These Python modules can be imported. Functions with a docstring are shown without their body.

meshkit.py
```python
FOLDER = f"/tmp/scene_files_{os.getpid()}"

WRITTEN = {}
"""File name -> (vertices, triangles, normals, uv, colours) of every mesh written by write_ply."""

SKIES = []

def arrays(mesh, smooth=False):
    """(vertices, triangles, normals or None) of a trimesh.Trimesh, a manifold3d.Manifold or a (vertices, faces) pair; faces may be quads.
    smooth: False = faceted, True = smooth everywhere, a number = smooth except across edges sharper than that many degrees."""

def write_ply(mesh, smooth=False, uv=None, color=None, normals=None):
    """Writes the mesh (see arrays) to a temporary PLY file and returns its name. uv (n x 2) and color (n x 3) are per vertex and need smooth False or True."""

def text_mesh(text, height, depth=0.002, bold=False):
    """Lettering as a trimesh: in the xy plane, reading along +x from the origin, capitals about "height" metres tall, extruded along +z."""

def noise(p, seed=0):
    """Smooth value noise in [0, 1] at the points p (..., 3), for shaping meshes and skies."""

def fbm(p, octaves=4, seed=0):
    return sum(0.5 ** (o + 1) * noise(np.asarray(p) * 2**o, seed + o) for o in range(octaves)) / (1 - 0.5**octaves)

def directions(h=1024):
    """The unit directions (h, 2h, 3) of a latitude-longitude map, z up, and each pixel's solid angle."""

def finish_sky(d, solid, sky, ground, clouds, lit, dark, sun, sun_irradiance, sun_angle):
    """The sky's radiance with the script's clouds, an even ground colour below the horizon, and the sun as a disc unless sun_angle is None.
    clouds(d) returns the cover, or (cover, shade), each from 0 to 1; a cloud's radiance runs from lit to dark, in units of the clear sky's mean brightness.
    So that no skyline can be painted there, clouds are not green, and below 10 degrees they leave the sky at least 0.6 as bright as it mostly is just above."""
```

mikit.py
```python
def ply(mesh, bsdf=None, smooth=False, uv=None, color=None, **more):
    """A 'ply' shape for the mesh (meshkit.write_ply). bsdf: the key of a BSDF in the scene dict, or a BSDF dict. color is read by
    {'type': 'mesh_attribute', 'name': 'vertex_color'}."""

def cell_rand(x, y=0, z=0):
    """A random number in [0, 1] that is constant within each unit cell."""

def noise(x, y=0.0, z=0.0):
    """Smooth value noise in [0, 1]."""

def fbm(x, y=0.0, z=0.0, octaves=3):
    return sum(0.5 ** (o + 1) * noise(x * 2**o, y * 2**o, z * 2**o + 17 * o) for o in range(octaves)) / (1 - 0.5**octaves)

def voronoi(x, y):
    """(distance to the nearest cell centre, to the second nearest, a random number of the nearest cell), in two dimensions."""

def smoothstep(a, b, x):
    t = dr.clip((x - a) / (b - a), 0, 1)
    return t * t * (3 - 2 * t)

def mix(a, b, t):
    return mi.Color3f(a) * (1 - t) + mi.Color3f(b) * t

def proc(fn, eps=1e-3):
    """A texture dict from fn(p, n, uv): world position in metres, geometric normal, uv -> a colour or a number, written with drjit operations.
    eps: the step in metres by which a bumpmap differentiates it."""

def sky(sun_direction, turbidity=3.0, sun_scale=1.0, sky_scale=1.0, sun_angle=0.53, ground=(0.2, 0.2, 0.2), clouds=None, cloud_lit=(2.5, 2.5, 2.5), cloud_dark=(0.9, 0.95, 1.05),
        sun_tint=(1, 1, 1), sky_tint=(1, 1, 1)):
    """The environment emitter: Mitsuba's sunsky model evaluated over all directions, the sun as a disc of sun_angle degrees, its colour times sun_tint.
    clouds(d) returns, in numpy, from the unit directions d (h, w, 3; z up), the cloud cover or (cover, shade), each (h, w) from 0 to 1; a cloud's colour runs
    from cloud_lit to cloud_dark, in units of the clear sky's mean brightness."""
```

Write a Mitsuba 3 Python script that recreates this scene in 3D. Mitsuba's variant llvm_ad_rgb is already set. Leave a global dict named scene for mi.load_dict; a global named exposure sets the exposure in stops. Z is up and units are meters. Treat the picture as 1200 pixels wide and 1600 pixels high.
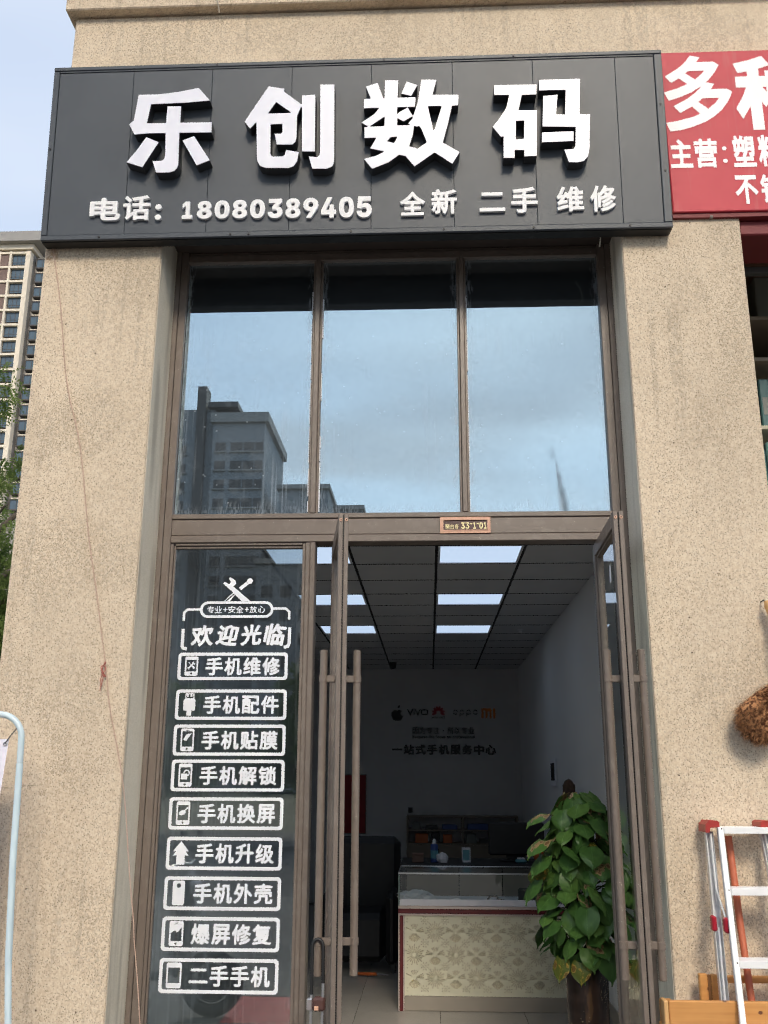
import math
import numpy as np
import trimesh
import drjit as dr
import mitsuba as mi
import mikit, meshkit
from mikit import proc, noise, fbm, voronoi, cell_rand, smoothstep, mix
from shapely import affinity, union_all
from shapely.geometry import Polygon, MultiPolygon, box as sbox, Point, LineString

scene, labels = {}, {}
T = mi.ScalarTransform4f

# ------------------------------------------------------------------ camera, sky, exposure
EYE = np.array([0.0, 0.0, 1.6])
pitch, yaw, roll = 0.27161, -0.04698, 0.00404
fwd = np.array([math.sin(yaw) * math.cos(pitch), math.cos(yaw) * math.cos(pitch), math.sin(pitch)])
rgt = np.array([math.cos(yaw), -math.sin(yaw), 0.0])
upv = np.cross(rgt, fwd)
upv = math.cos(roll) * upv - math.sin(roll) * rgt
scene['camera'] = {'type': 'perspective', 'fov': 2 * math.degrees(math.atan(600 / 1502.7)), 'fov_axis': 'x', 'near_clip': 0.05, 'far_clip': 2000.0,
                   'to_world': T().look_at(origin=EYE.tolist(), target=(EYE + fwd).tolist(), up=upv.tolist())}


def cloud_cover(d):
    q = d[..., :2] / np.maximum(d[..., 2:3], 0.08)
    p = np.concatenate([q * [0.9, 1.5], np.zeros_like(q[..., :1])], -1)
    f = meshkit.fbm(p + 7.3, 5, 3)
    t = np.clip((f - 0.34) / 0.34, 0, 1)
    cover = 0.68 + 0.32 * t * t * (3 - 2 * t)
    g = meshkit.fbm(p * 1.7 + 31.0, 4, 9)
    return cover, 0.55 * np.clip((g - 0.35) / 0.5, 0, 1)


exposure = 3.0
scene['sky'] = mikit.sky((0.12, -0.80, 0.599), turbidity=3.0, sun_scale=0.26, sun_angle=17, sun_tint=(0.90, 0.98, 1.12), clouds=cloud_cover, cloud_lit=(1.36, 1.45, 1.58), cloud_dark=(0.98, 1.10, 1.29))

# ------------------------------------------------------------------ materials
LIN = lambda c: [((v / 255) / 12.92 if v / 255 <= 0.04045 else ((v / 255 + 0.055) / 1.055) ** 2.4) for v in c]


def rgb(c): return {'type': 'rgb', 'value': [float(v) for v in c]}


def mat(name, color, rough=0.5, spec=0.5, metallic=0.0, two=True, **more):
    c = color if isinstance(color, dict) else rgb(color)
    b = {'type': 'principled', 'base_color': c, 'roughness': rough if isinstance(rough, dict) else float(rough), 'specular': spec, **more}
    if metallic: b['metallic'] = float(metallic); b.pop('specular')
    scene[name] = {'type': 'twosided', 'bsdf': b} if two else b


def bumped(name, color, height, scale=1.0, rough=0.7, eps=1e-3, **more):
    mat('tmp', color, rough, **more)
    inner = scene.pop('tmp')['bsdf']
    scene[name] = {'type': 'twosided', 'bsdf': {'type': 'bumpmap', 'arbitrary': proc(height, eps), 'scale': scale, 'bsdf': inner}}


C3 = mi.Color3f


def stone_color(p, n, uv):
    u, v = p.x + p.y, p.z + p.y
    d1, d2, r = voronoi(u * 185 + 0.6 * noise(u * 60, v * 60), v * 155)
    _, _, r2 = voronoi(u * 300 + 9.1, v * 280)
    c = mix((0.580, 0.472, 0.350), (0.660, 0.562, 0.440), smoothstep(0.45, 0.95, r))
    c = mix(c, (0.42, 0.33, 0.24), 0.60 * smoothstep(0.24, 0.12, r))
    c = mix(c, (0.17, 0.12, 0.085), mi.Float(dr.select(r2 < 0.048, 0.65, 0.0)))
    c = mix(c, (0.70, 0.63, 0.52), mi.Float(dr.select(r2 > 0.93, 0.6, 0.0)))
    big = fbm(u * 1.6 + 3, v * 1.1 + 2, 0, 4)
    c = c * (0.86 + 0.28 * big)
    # dust and splash dirt, grainy, around the foot of the wall and in runs under the signs
    grain = noise(u * 210, v * 190)
    blot = fbm(u * 4.2 + 11, v * 3.1, 5.0, 4)
    low = smoothstep(0.46, 0.64, blot) * smoothstep(0.35, 0.75, grain)
    c = mix(c, (0.27, 0.215, 0.155), 0.38 * low)
    # rain streaks below the signs, a rust mark, the patched joint and a few old nail holes of the photograph
    run = smoothstep(0.56, 0.74, noise(u * 46, v * 1.3)) * smoothstep(0.40, 0.62, fbm(u * 3 + 8, v * 1.7, 3, 3)) * smoothstep(0.3, 0.6, noise(u * 150, v * 60))
    c = mix(c, (0.30, 0.25, 0.19), 0.34 * run)
    rust = smoothstep(0.045, 0.012, dr.sqrt(dr.square(p.x + 1.862) + dr.square((p.z - 4.125) * 0.6)) + 0.03 * noise(u * 60, v * 60) - 0.012)
    c = mix(c, (0.34, 0.16, 0.06), 0.55 * rust * smoothstep(0.3, 0.6, noise(u * 170, v * 170)))
    seam = smoothstep(0.0055, 0.002, dr.abs(p.z - 1.575 + 0.016 * noise(p.x * 14, 2.0) - 0.012 * (p.x + 1.7))) * smoothstep(-1.62, -1.66, p.x + 0.05 * noise(p.z * 300, 1.0)) * smoothstep(0.3, 0.5, noise(u * 90, v * 90))
    c = mix(c, (0.24, 0.18, 0.12), 0.6 * seam)
    cu, cv = dr.floor(u / 0.16), dr.floor(v / 0.16)
    hx, hv = u / 0.16 - cu - 0.2 - 0.6 * cell_rand(cu, cv, 3), v / 0.16 - cv - 0.2 - 0.6 * cell_rand(cu, cv, 4)
    hole = mi.Float(dr.select((dr.square(hx) + dr.square(hv) < 0.0006) & (cell_rand(cu, cv, 5) < 0.10), 1.0, 0.0))
    return mix(c, (0.09, 0.06, 0.045), 0.9 * hole)


def stone_h(p, n, uv):
    u, v = p.x + p.y, p.z + p.y
    d1, d2, r = voronoi(u * 185 + 0.6 * noise(u * 60, v * 60), v * 155)
    return 0.0007 * (1 - d1) * (0.5 + r) + 0.002 * noise(u * 30, v * 30)


bumped('mat_stone', proc(stone_color), stone_h, rough=0.85, eps=1.5e-3, spec=0.2)


def reveal_color(p, n, uv):
    u, v = p.x + p.y, p.z
    g = noise(u * 240, v * 240)
    c = mix((0.56, 0.505, 0.41), (0.65, 0.59, 0.49), g)
    s = fbm(u * 9, v * 1.2, 2.0, 4)
    return mix(c, (0.27, 0.235, 0.185), 0.55 * smoothstep(0.5, 0.72, s))


bumped('mat_reveal', proc(reveal_color), lambda p, n, uv: 0.0008 * fbm(p.x * 160 + p.y * 160, p.z * 160, 0, 3), rough=0.85, spec=0.2)


def frame_color(p, n, uv):
    g = fbm(p.x * 6 + p.y * 6, p.z * 4, 1, 4)
    c = mix((0.146, 0.115, 0.095), (0.166, 0.134, 0.113), g)
    chip = noise(p.x * 260 + p.y * 260, p.z * 170)
    dust = fbm(p.x * 30 + p.y * 30, p.z * 24, 4, 4)
    c = mix(c, (0.40, 0.35, 0.29), 0.7 * smoothstep(0.93, 0.96, chip) * smoothstep(0.52, 0.6, dust))
    return mix(c, (0.225, 0.195, 0.17), 0.25 * smoothstep(0.5, 0.75, dust))


mat('mat_frame', proc(frame_color), rough=0.38, spec=0.5)
mat('mat_frame_dark', (0.055, 0.038, 0.030), rough=0.5)


def signgrey_color(p, n, uv):
    g = fbm(p.x * 5, p.z * 3, 2, 4)
    return mix((0.050, 0.058, 0.070), (0.064, 0.074, 0.088), g)


mat('mat_sign_grey', proc(signgrey_color), rough=0.46, spec=0.4)
mat('mat_sign_trim', (0.052, 0.058, 0.066), rough=0.33, spec=0.5)
mat('mat_letter_white', proc(lambda p, n, uv: mix((0.70, 0.705, 0.78), (0.75, 0.755, 0.83), fbm(p.x * 12, p.z * 5, 0, 3))), rough=0.3, spec=0.45)
mat('mat_letter_side', (0.030, 0.031, 0.034), rough=0.4)
mat('mat_pvc', (0.74, 0.74, 0.75), rough=0.45, spec=0.4)


def red_color(p, n, uv):
    g = fbm(p.x * 3.0, p.z * 2.2, 2, 4)
    wr = fbm(p.x * 40, p.z * 4, 7, 3)
    c = mix((0.45, 0.034, 0.052), (0.50, 0.048, 0.067), g)
    return mix(c, (0.46, 0.10, 0.105), 0.4 * smoothstep(0.6, 0.75, wr))


mat('mat_red_vinyl', proc(red_color), rough=0.5, spec=0.3)
mat('mat_red_dark', (0.16, 0.018, 0.022), rough=0.6)
mat('mat_vinyl_white', proc(lambda p, n, uv: mix((0.72, 0.73, 0.78), (0.80, 0.81, 0.85), noise(p.x * 9, p.z * 9))), rough=0.35)
mat('mat_print_white', (0.75, 0.75, 0.77), rough=0.45)

scene['mat_coated_glass'] = {'type': 'thindielectric', 'int_ior': 4.6, 'specular_reflectance': rgb((0.73, 0.91, 1.0)), 'specular_transmittance': rgb((0.45, 0.52, 0.56))}
scene['mat_side_glass'] = {'type': 'thindielectric', 'int_ior': 2.35, 'specular_reflectance': rgb((0.88, 0.97, 1.0)), 'specular_transmittance': rgb((0.62, 0.70, 0.72))}
scene['mat_clear_glass'] = {'type': 'thindielectric', 'int_ior': 1.5, 'specular_transmittance': rgb((0.86, 0.92, 0.90))}
mat('mat_glass_edge', (0.20, 0.27, 0.25), rough=0.3)


def dirt_color(p, n, uv):
    # pale dried film; the wiped patch at the foot of the right pane is dark wet grime
    ax = 0.665 - 0.16 * (p.z - 2.85)
    wipe = smoothstep(0.075, 0.03, dr.abs(p.x - ax) + 0.04 * noise(p.x * 20, p.z * 14)) * smoothstep(3.25, 3.18, p.z)
    g = noise(p.x * 60, p.z * 18)
    return mix((0.42, 0.47, 0.52), mix((0.05, 0.06, 0.07), (0.22, 0.25, 0.28), g), wipe)


mat('mat_glass_dirt', proc(dirt_color), rough=0.8, spec=0.2)
PANES = ((-1.245, -0.583), (-0.534, 0.159), (0.206, 0.885))


def pane_dirt(p, n, uv):
    # dried water marks, cement runs and half peeled protective film along the glazing beads of the upper windows
    x, z = p.x, p.z
    edge = mi.Float(9.0)
    for a, b in PANES:
        inside = (x > a - 0.01) & (x < b + 0.01)
        edge = dr.select(inside, dr.minimum(x - a, b - x), edge)
    wob = 0.030 * fbm(x * 25, z * 25, 3, 3) + 0.012 * noise(x * 160, z * 55)
    rim = smoothstep(0.045, 0.015, edge + wob - 0.012) * smoothstep(0.30, 0.75, noise(x * 190, z * 34))
    base = smoothstep(0.10, 0.01, z - 2.846 + 0.10 * fbm(x * 18, z * 14, 1, 3) - 0.03) * smoothstep(0.30, 0.8, noise(x * 210, z * 60))
    runs = smoothstep(0.60, 0.80, noise(x * 95, z * 2.6)) * smoothstep(0.50, 0.72, fbm(x * 5 + 2, z * 3.2, 8, 3))
    smear = smoothstep(0.54, 0.74, fbm(x * 7 + z * 2, z * 7, 4, 4)) * smoothstep(0.35, 0.7, noise(x * 30 + z * 12, z * 42))
    specks = mi.Float(dr.select(cell_rand(dr.floor(x * 130), dr.floor(z * 130), 5) > 0.9975, 0.6, 0.0))
    left = smoothstep(-0.60, -0.85, x)
    film = smoothstep(0.05, 0.2, 3.45 - z) * left * smoothstep(0.44, 0.62, fbm(x * 6 + 1, z * 2.4, 6, 4))
    # the dried run marks and the wiped patch where the photograph shows them
    wet = smoothstep(0.0, 0.04, x + 0.83) * smoothstep(-0.585, -0.62, x) * smoothstep(3.24, 3.05, z + 0.1 * noise(x * 40, 1.0))
    drip = wet * smoothstep(0.45, 0.75, noise(x * 150, z * 3.0))
    ax = 0.665 - 0.16 * (z - 2.85)
    wipe = smoothstep(0.055, 0.02, dr.abs(x - ax) + 0.05 * fbm(x * 14, z * 9, 2, 3)) * smoothstep(3.22, 3.14, z + 0.06 * noise(x * 30, z * 9)) * smoothstep(0.25, 0.5, noise(x * 42, z * 12))
    low = smoothstep(3.95, 3.70, z)
    w = 0.26 * rim + 0.20 * base + low * (0.10 * runs + 0.05 * smear + 0.5 * specks) + 0.05 * film + 0.22 * drip + 0.55 * wipe + 0.040
    return dr.clip(w, 0, 0.85)


scene['mat_upper_pane'] = {'type': 'blendbsdf', 'weight': proc(pane_dirt), 'a': {'type': 'ref', 'id': 'mat_coated_glass'}, 'b': {'type': 'ref', 'id': 'mat_glass_dirt'}}


def side_dirt(p, n, uv):
    x, z = p.x, p.z
    edge = dr.minimum(x + 1.228, -0.603 - x)
    rim = smoothstep(0.05, 0.0, edge + 0.05 * fbm(x * 20, z * 9, 3, 3)) * smoothstep(0.4, 0.7, noise(x * 90, z * 30))
    runs = smoothstep(0.62, 0.8, noise(x * 120, z * 2.2)) * smoothstep(0.48, 0.7, fbm(x * 6, z * 2, 8, 3))
    return dr.clip(0.16 * rim + 0.035 * runs + 0.005, 0, 0.6)


scene['mat_side_pane'] = {'type': 'blendbsdf', 'weight': proc(side_dirt), 'a': {'type': 'ref', 'id': 'mat_side_glass'}, 'b': {'type': 'ref', 'id': 'mat_glass_dirt'}}
scene['mat_window_far'] = {'type': 'twosided', 'bsdf': {'type': 'principled', 'base_color': rgb((0.05, 0.085, 0.12)), 'roughness': 0.12, 'specular': 0.9}}

bumped('mat_plaster', proc(lambda p, n, uv: mix((0.68, 0.68, 0.68), (0.74, 0.74, 0.74), fbm(p.x * 2 + p.y * 2, p.z * 2, 0, 4))), lambda p, n, uv: 0.0006 * fbm(p.y * 70 + p.x * 70, p.z * 70, 0, 3), rough=0.8, spec=0.2)
mat('mat_ceiling', proc(lambda p, n, uv: mix((0.50, 0.505, 0.51), (0.55, 0.555, 0.56), fbm(p.x * 5, p.y * 5, 0, 3))), rough=0.6, spec=0.3)
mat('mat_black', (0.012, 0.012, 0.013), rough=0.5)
mat('mat_black_gloss', (0.010, 0.010, 0.011), rough=0.2)
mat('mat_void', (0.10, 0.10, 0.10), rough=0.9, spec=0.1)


def tile_color(p, n, uv):
    g = fbm(p.x * 3 + 5, p.y * 3, 0, 5)
    t = cell_rand(dr.floor((p.x + 1.74) / 0.6), dr.floor((p.y - 4.56) / 0.6), 2)
    s = noise(p.x * 160, p.y * 160)
    return mix((0.30, 0.285, 0.26), (0.37, 0.355, 0.33), g) * (0.93 + 0.1 * t) * (0.95 + 0.1 * s)


mat('mat_tile', proc(tile_color), rough=0.28, spec=0.5)
mat('mat_grout', (0.10, 0.095, 0.09), rough=0.9)
bumped('mat_paving', proc(lambda p, n, uv: mix((0.085, 0.082, 0.079), (0.12, 0.116, 0.11), fbm(p.x * 5, p.y * 5, 0, 5)) * (0.9 + 0.2 * cell_rand(dr.floor(p.x / 0.3), dr.floor(p.y / 0.6), 1))), lambda p, n, uv: 0.001 * fbm(p.x * 60, p.y * 60, 0, 3), rough=0.8)
mat('mat_asphalt', proc(lambda p, n, uv: mix((0.04, 0.04, 0.042), (0.065, 0.065, 0.066), noise(p.x * 90, p.y * 90))), rough=0.85)
mat('mat_soil', proc(lambda p, n, uv: mix((0.10, 0.09, 0.06), (0.16, 0.15, 0.10), fbm(p.x, p.y, 0, 5))), rough=0.9)
mat('mat_steel', (0.62, 0.62, 0.63), rough=0.28, metallic=0.9)
mat('mat_copper', proc(lambda p, n, uv: mix((0.50, 0.27, 0.18), (0.60, 0.36, 0.25), noise(p.x * 300, p.z * 60))), rough=0.45, spec=0.5)
mat('mat_plate_brown', (0.075, 0.035, 0.030), rough=0.4)
mat('mat_gold', (0.72, 0.62, 0.33), rough=0.4)
mat('mat_alu', proc(lambda p, n, uv: mix((0.62, 0.62, 0.62), (0.72, 0.72, 0.72), noise(p.x * 8, p.z * 160))), rough=0.36, metallic=0.55)
mat('mat_alu_white', (0.76, 0.765, 0.77), rough=0.35)
mat('mat_red_plastic', (0.33, 0.028, 0.022), rough=0.4)
mat('mat_red_hinge', (0.36, 0.012, 0.028), rough=0.35)
mat('mat_pole_red', proc(lambda p, n, uv: mix((0.42, 0.095, 0.045), (0.50, 0.14, 0.07), fbm(p.x * 90, p.z * 5, 0, 3))), rough=0.5)


def wood_color(p, n, uv):
    gr = fbm(p.x * 3 + 2, p.z * 60 + p.y * 60, 1, 4)
    k = voronoi(p.x * 6.5, p.z * 9)[0]
    c = mix((0.44, 0.185, 0.050), (0.60, 0.305, 0.10), gr)
    return mix((0.13, 0.05, 0.02), c, smoothstep(0.035, 0.07, k))


mat('mat_wood', proc(wood_color), rough=0.42)
mat('mat_wood_light', proc(lambda p, n, uv: mix((0.50, 0.27, 0.10), (0.62, 0.38, 0.17), fbm(p.x * 60 + p.y * 60, p.z * 3, 1, 4))), rough=0.5)
mat('mat_wood_stripe', (0.20, 0.09, 0.03), rough=0.5)
mat('mat_coir', proc(lambda p, n, uv: mix((0.085, 0.032, 0.015), (0.56, 0.30, 0.15), smoothstep(0.35, 0.72, noise(p.x * 130, p.z * 130, p.y * 110)))), rough=0.9, spec=0.1)
mat('mat_tube_blue', proc(lambda p, n, uv: mix((0.50, 0.62, 0.68), (0.57, 0.68, 0.73), noise(p.z * 20, p.x * 20))), rough=0.3, spec=0.5)
mat('mat_banner', (0.72, 0.70, 0.80), rough=0.6)
mat('mat_cord', proc(lambda p, n, uv: mix((0.42, 0.29, 0.23), (0.54, 0.39, 0.31), noise(p.z * 260, p.x * 260))), rough=0.9, spec=0.1)
mat('mat_cord_red', (0.42, 0.14, 0.11), rough=0.8)
mat('mat_cable', (0.05, 0.05, 0.055), rough=0.5)
mat('mat_wire_white', (0.55, 0.50, 0.42), rough=0.5)
mat('mat_rubber', (0.02, 0.02, 0.021), rough=0.6)
mat('mat_chrome', (0.45, 0.45, 0.46), rough=0.2, metallic=1.0)
mat('mat_cream', (0.76, 0.735, 0.575), rough=0.45)
mat('mat_cream_back', (0.58, 0.53, 0.40), rough=0.6)
mat('mat_beige_board', (0.34, 0.29, 0.24), rough=0.5)
mat('mat_maroon', (0.13, 0.018, 0.020), rough=0.3)
mat('mat_trim_silver', (0.62, 0.52, 0.48), rough=0.3, metallic=0.5)
mat('mat_skirt', (0.36, 0.32, 0.27), rough=0.35)
mat('mat_white_lining', (0.72, 0.73, 0.80), rough=0.6)
mat('mat_paper', (0.70, 0.70, 0.74), rough=0.8)
mat('mat_dark_grey', (0.06, 0.06, 0.06), rough=0.5)
mat('mat_blue', (0.03, 0.07, 0.26), rough=0.4)
mat('mat_teal', (0.10, 0.30, 0.36), rough=0.4)
mat('mat_orange', (0.55, 0.13, 0.03), rough=0.5)
mat('mat_orange_logo', (0.75, 0.25, 0.04), rough=0.5)
mat('mat_red_logo', (0.45, 0.02, 0.04), rough=0.5)
mat('mat_poster_red', (0.36, 0.008, 0.014), rough=0.5)
mat('mat_shelf_wood', (0.24, 0.195, 0.145), rough=0.5)
mat('mat_shelf_brown', (0.16, 0.085, 0.060), rough=0.5)
mat('mat_goods_green', (0.045, 0.12, 0.12), rough=0.3)
mat('mat_goods_teal', (0.10, 0.22, 0.21), rough=0.3)
mat('mat_goods_grey', (0.16, 0.175, 0.16), rough=0.5)
mat('mat_shelf_pale', (0.42, 0.40, 0.30), rough=0.5)


def pot_color(p, n, uv):
    g = fbm(p.x * 16 + p.y * 16, p.z * 7, 0, 4)
    c = mix((0.014, 0.008, 0.007), (0.055, 0.032, 0.024), smoothstep(0.35, 0.7, g))
    s = voronoi(p.x * 85 + p.y * 60, p.z * 85)
    sp = mi.Float(dr.select((s[0] < 0.24) & (s[2] > 0.62), 1.0, 0.0)) * smoothstep(0.48, 0.62, fbm(p.x * 9 + 4, p.z * 5, 3, 3))
    c = mix(c, (0.50, 0.40, 0.24), 0.75 * sp)
    return mix(c, (0.22, 0.115, 0.05), 0.45 * smoothstep(0.62, 0.76, fbm(p.x * 22, p.z * 6 + 9, 2, 3)))


mat('mat_pot', proc(pot_color), rough=0.22, spec=0.6)
mat('mat_moss_pole', proc(lambda p, n, uv: mix((0.012, 0.009, 0.008), (0.04, 0.028, 0.022), noise(p.x * 150, p.z * 150, p.y * 150))), rough=0.95, spec=0.1)


def leaf(name, a, b, blotch=None, amount=0.0, seed=0.0):
    def f(p, n, uv):
        vein = dr.abs(uv.x - 0.5)
        side = dr.abs(dr.sin((uv.y * 1.0 + vein * 0.9) * 34))
        c = mix(a, b, fbm(uv.x * 6 + seed, uv.y * 6, seed, 3))
        c = mix(c, [v * 1.5 for v in b], 0.55 * smoothstep(0.02, 0.004, vein) + 0.10 * smoothstep(0.18, 0.0, side))
        if blotch is not None:
            w = fbm(uv.x * 3.4 + seed * 3.1, uv.y * 3.0 + seed, seed, 4)
            c = mix(c, blotch, amount * smoothstep(0.57, 0.62, w))
            c = mix(c, (0.10, 0.045, 0.02), amount * 0.8 * smoothstep(0.65, 0.69, w))
        return c
    scene[name] = {'type': 'twosided', 'bsdf': {'type': 'principled', 'base_color': proc(f), 'roughness': 0.38, 'specular': 0.35}}


leaf('mat_leaf_a', (0.045, 0.115, 0.026), (0.075, 0.165, 0.038), seed=1.0)
leaf('mat_leaf_b', (0.070, 0.155, 0.032), (0.110, 0.215, 0.048), seed=2.0)
leaf('mat_leaf_c', (0.050, 0.120, 0.028), (0.085, 0.175, 0.040), (0.36, 0.24, 0.12), 0.9, 3.7)
leaf('mat_leaf_d', (0.075, 0.120, 0.020), (0.16, 0.17, 0.03), (0.42, 0.27, 0.05), 0.85, 5.2)
mat('mat_stem', (0.06, 0.09, 0.025), rough=0.6)


def tree_leaf(name, a, b):
    col = proc(lambda p, n, uv: mix(a, b, cell_rand(dr.floor(p.x * 5), dr.floor(p.y * 5), dr.floor(p.z * 5))))
    scene[name] = {'type': 'principledthin', 'base_color': col, 'roughness': 0.55, 'diff_trans': 0.7, 'spec_trans': 0.0}


tree_leaf('mat_foliage_a', (0.070, 0.115, 0.034), (0.120, 0.165, 0.052))
tree_leaf('mat_foliage_b', (0.095, 0.145, 0.042), (0.160, 0.205, 0.066))
tree_leaf('mat_foliage_c', (0.14, 0.10, 0.025), (0.20, 0.13, 0.03))
mat('mat_bark', proc(lambda p, n, uv: mix((0.05, 0.04, 0.03), (0.12, 0.10, 0.08), fbm(p.x * 20 + p.y * 20, p.z * 4, 0, 4))), rough=0.9)

mat('mat_tower_cream', proc(lambda p, n, uv: mix((0.66, 0.59, 0.49), (0.71, 0.64, 0.54), fbm(p.x * 0.3, p.z * 0.3, p.y * 0.3, 4))), rough=0.8)
mat('mat_tower_brown', proc(lambda p, n, uv: mix((0.15, 0.10, 0.09), (0.18, 0.13, 0.115), noise(p.x, p.z))), rough=0.7)
mat('mat_tower_grey', proc(lambda p, n, uv: mix((0.26, 0.25, 0.245), (0.31, 0.30, 0.29), fbm(p.x * 0.4, p.z * 0.4, 0, 4))), rough=0.8)
mat('mat_tower_dark', (0.07, 0.065, 0.065), rough=0.6)
mat('mat_recess', (0.20, 0.18, 0.16), rough=0.8)
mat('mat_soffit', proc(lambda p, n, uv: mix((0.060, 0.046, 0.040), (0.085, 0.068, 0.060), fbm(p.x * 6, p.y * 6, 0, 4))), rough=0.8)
mat('mat_block_grey', proc(lambda p, n, uv: mix((0.20, 0.215, 0.235), (0.25, 0.265, 0.285), fbm(p.x * 0.3, p.z * 0.3, 0, 4))), rough=0.8)
scene['mat_ceiling_lamp'] = {'type': 'diffuse', 'reflectance': rgb((0.7, 0.7, 0.7))}

# ------------------------------------------------------------------ helpers


def numbered(key):
    if key not in scene and key not in labels and not any(k.startswith(key + '__') for k in scene): return key
    i = 1
    while True:
        k = f'{key}_{i:03d}'
        if k not in scene and k not in labels and not any(q.startswith(k + '__') for q in scene): return k
        i += 1


COUNT = {}


def next_key(key):
    """key, key_001, key_002 ... without searching"""
    i = COUNT.get(key, 0); COUNT[key] = i + 1
    return key if i == 0 else f'{key}_{i:03d}'


def thing(name, label, cat, group=None):
    key = next_key(name)
    labels[key] = {'label': label, 'category': cat}
    if group: labels[key]['group'] = group
    return key


def add(parent, name, mesh, m, smooth=False, label=None, **more):
    key = next_key(parent + '__' + name)
    scene[key] = mikit.ply(mesh, m, smooth, **more)
    if label: labels[key] = {'label': label}
    return key


def add_ref(parent, name, shape, to_world=None):
    key = next_key(parent + '__' + name)
    scene[key] = {**shape, 'to_world': to_world} if to_world is not None else dict(shape)
    return key


def struct(name, mesh, m, label=None, smooth=False):
    key = next_key(name)
    scene[key] = mikit.ply(mesh, m, smooth)
    labels[key] = {'kind': 'structure'}
    if label: labels[key]['label'] = label
    return key


def cat(*ms):
    ms = [m for m in ms if m is not None]
    return trimesh.util.concatenate(ms) if len(ms) > 1 else ms[0]


def bx(x0, x1, y0, y1, z0, z1, b=0.0):
    """a box; b = chamfer"""
    if b <= 0:
        m = trimesh.creation.box(extents=(x1 - x0, y1 - y0, z1 - z0)); m.apply_translation(((x0 + x1) / 2, (y0 + y1) / 2, (z0 + z1) / 2)); return m
    b = min(b, (x1 - x0) * 0.45, (y1 - y0) * 0.45, (z1 - z0) * 0.45)
    pts = []
    for X, sx in ((x0, 1), (x1, -1)):
        for Y, sy in ((y0, 1), (y1, -1)):
            for Z, sz in ((z0, 1), (z1, -1)):
                pts += [(X, Y + sy * b, Z + sz * b), (X + sx * b, Y, Z + sz * b), (X + sx * b, Y + sy * b, Z)]
    return trimesh.PointCloud(pts).convex_hull


def geoms(g): return [q for q in getattr(g, 'geoms', [g]) if not q.is_empty and q.area > 1e-9]


def extrude(poly, h):
    return cat(*[trimesh.creation.extrude_polygon(q, h, engine='earcut') for q in geoms(poly)])


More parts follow.
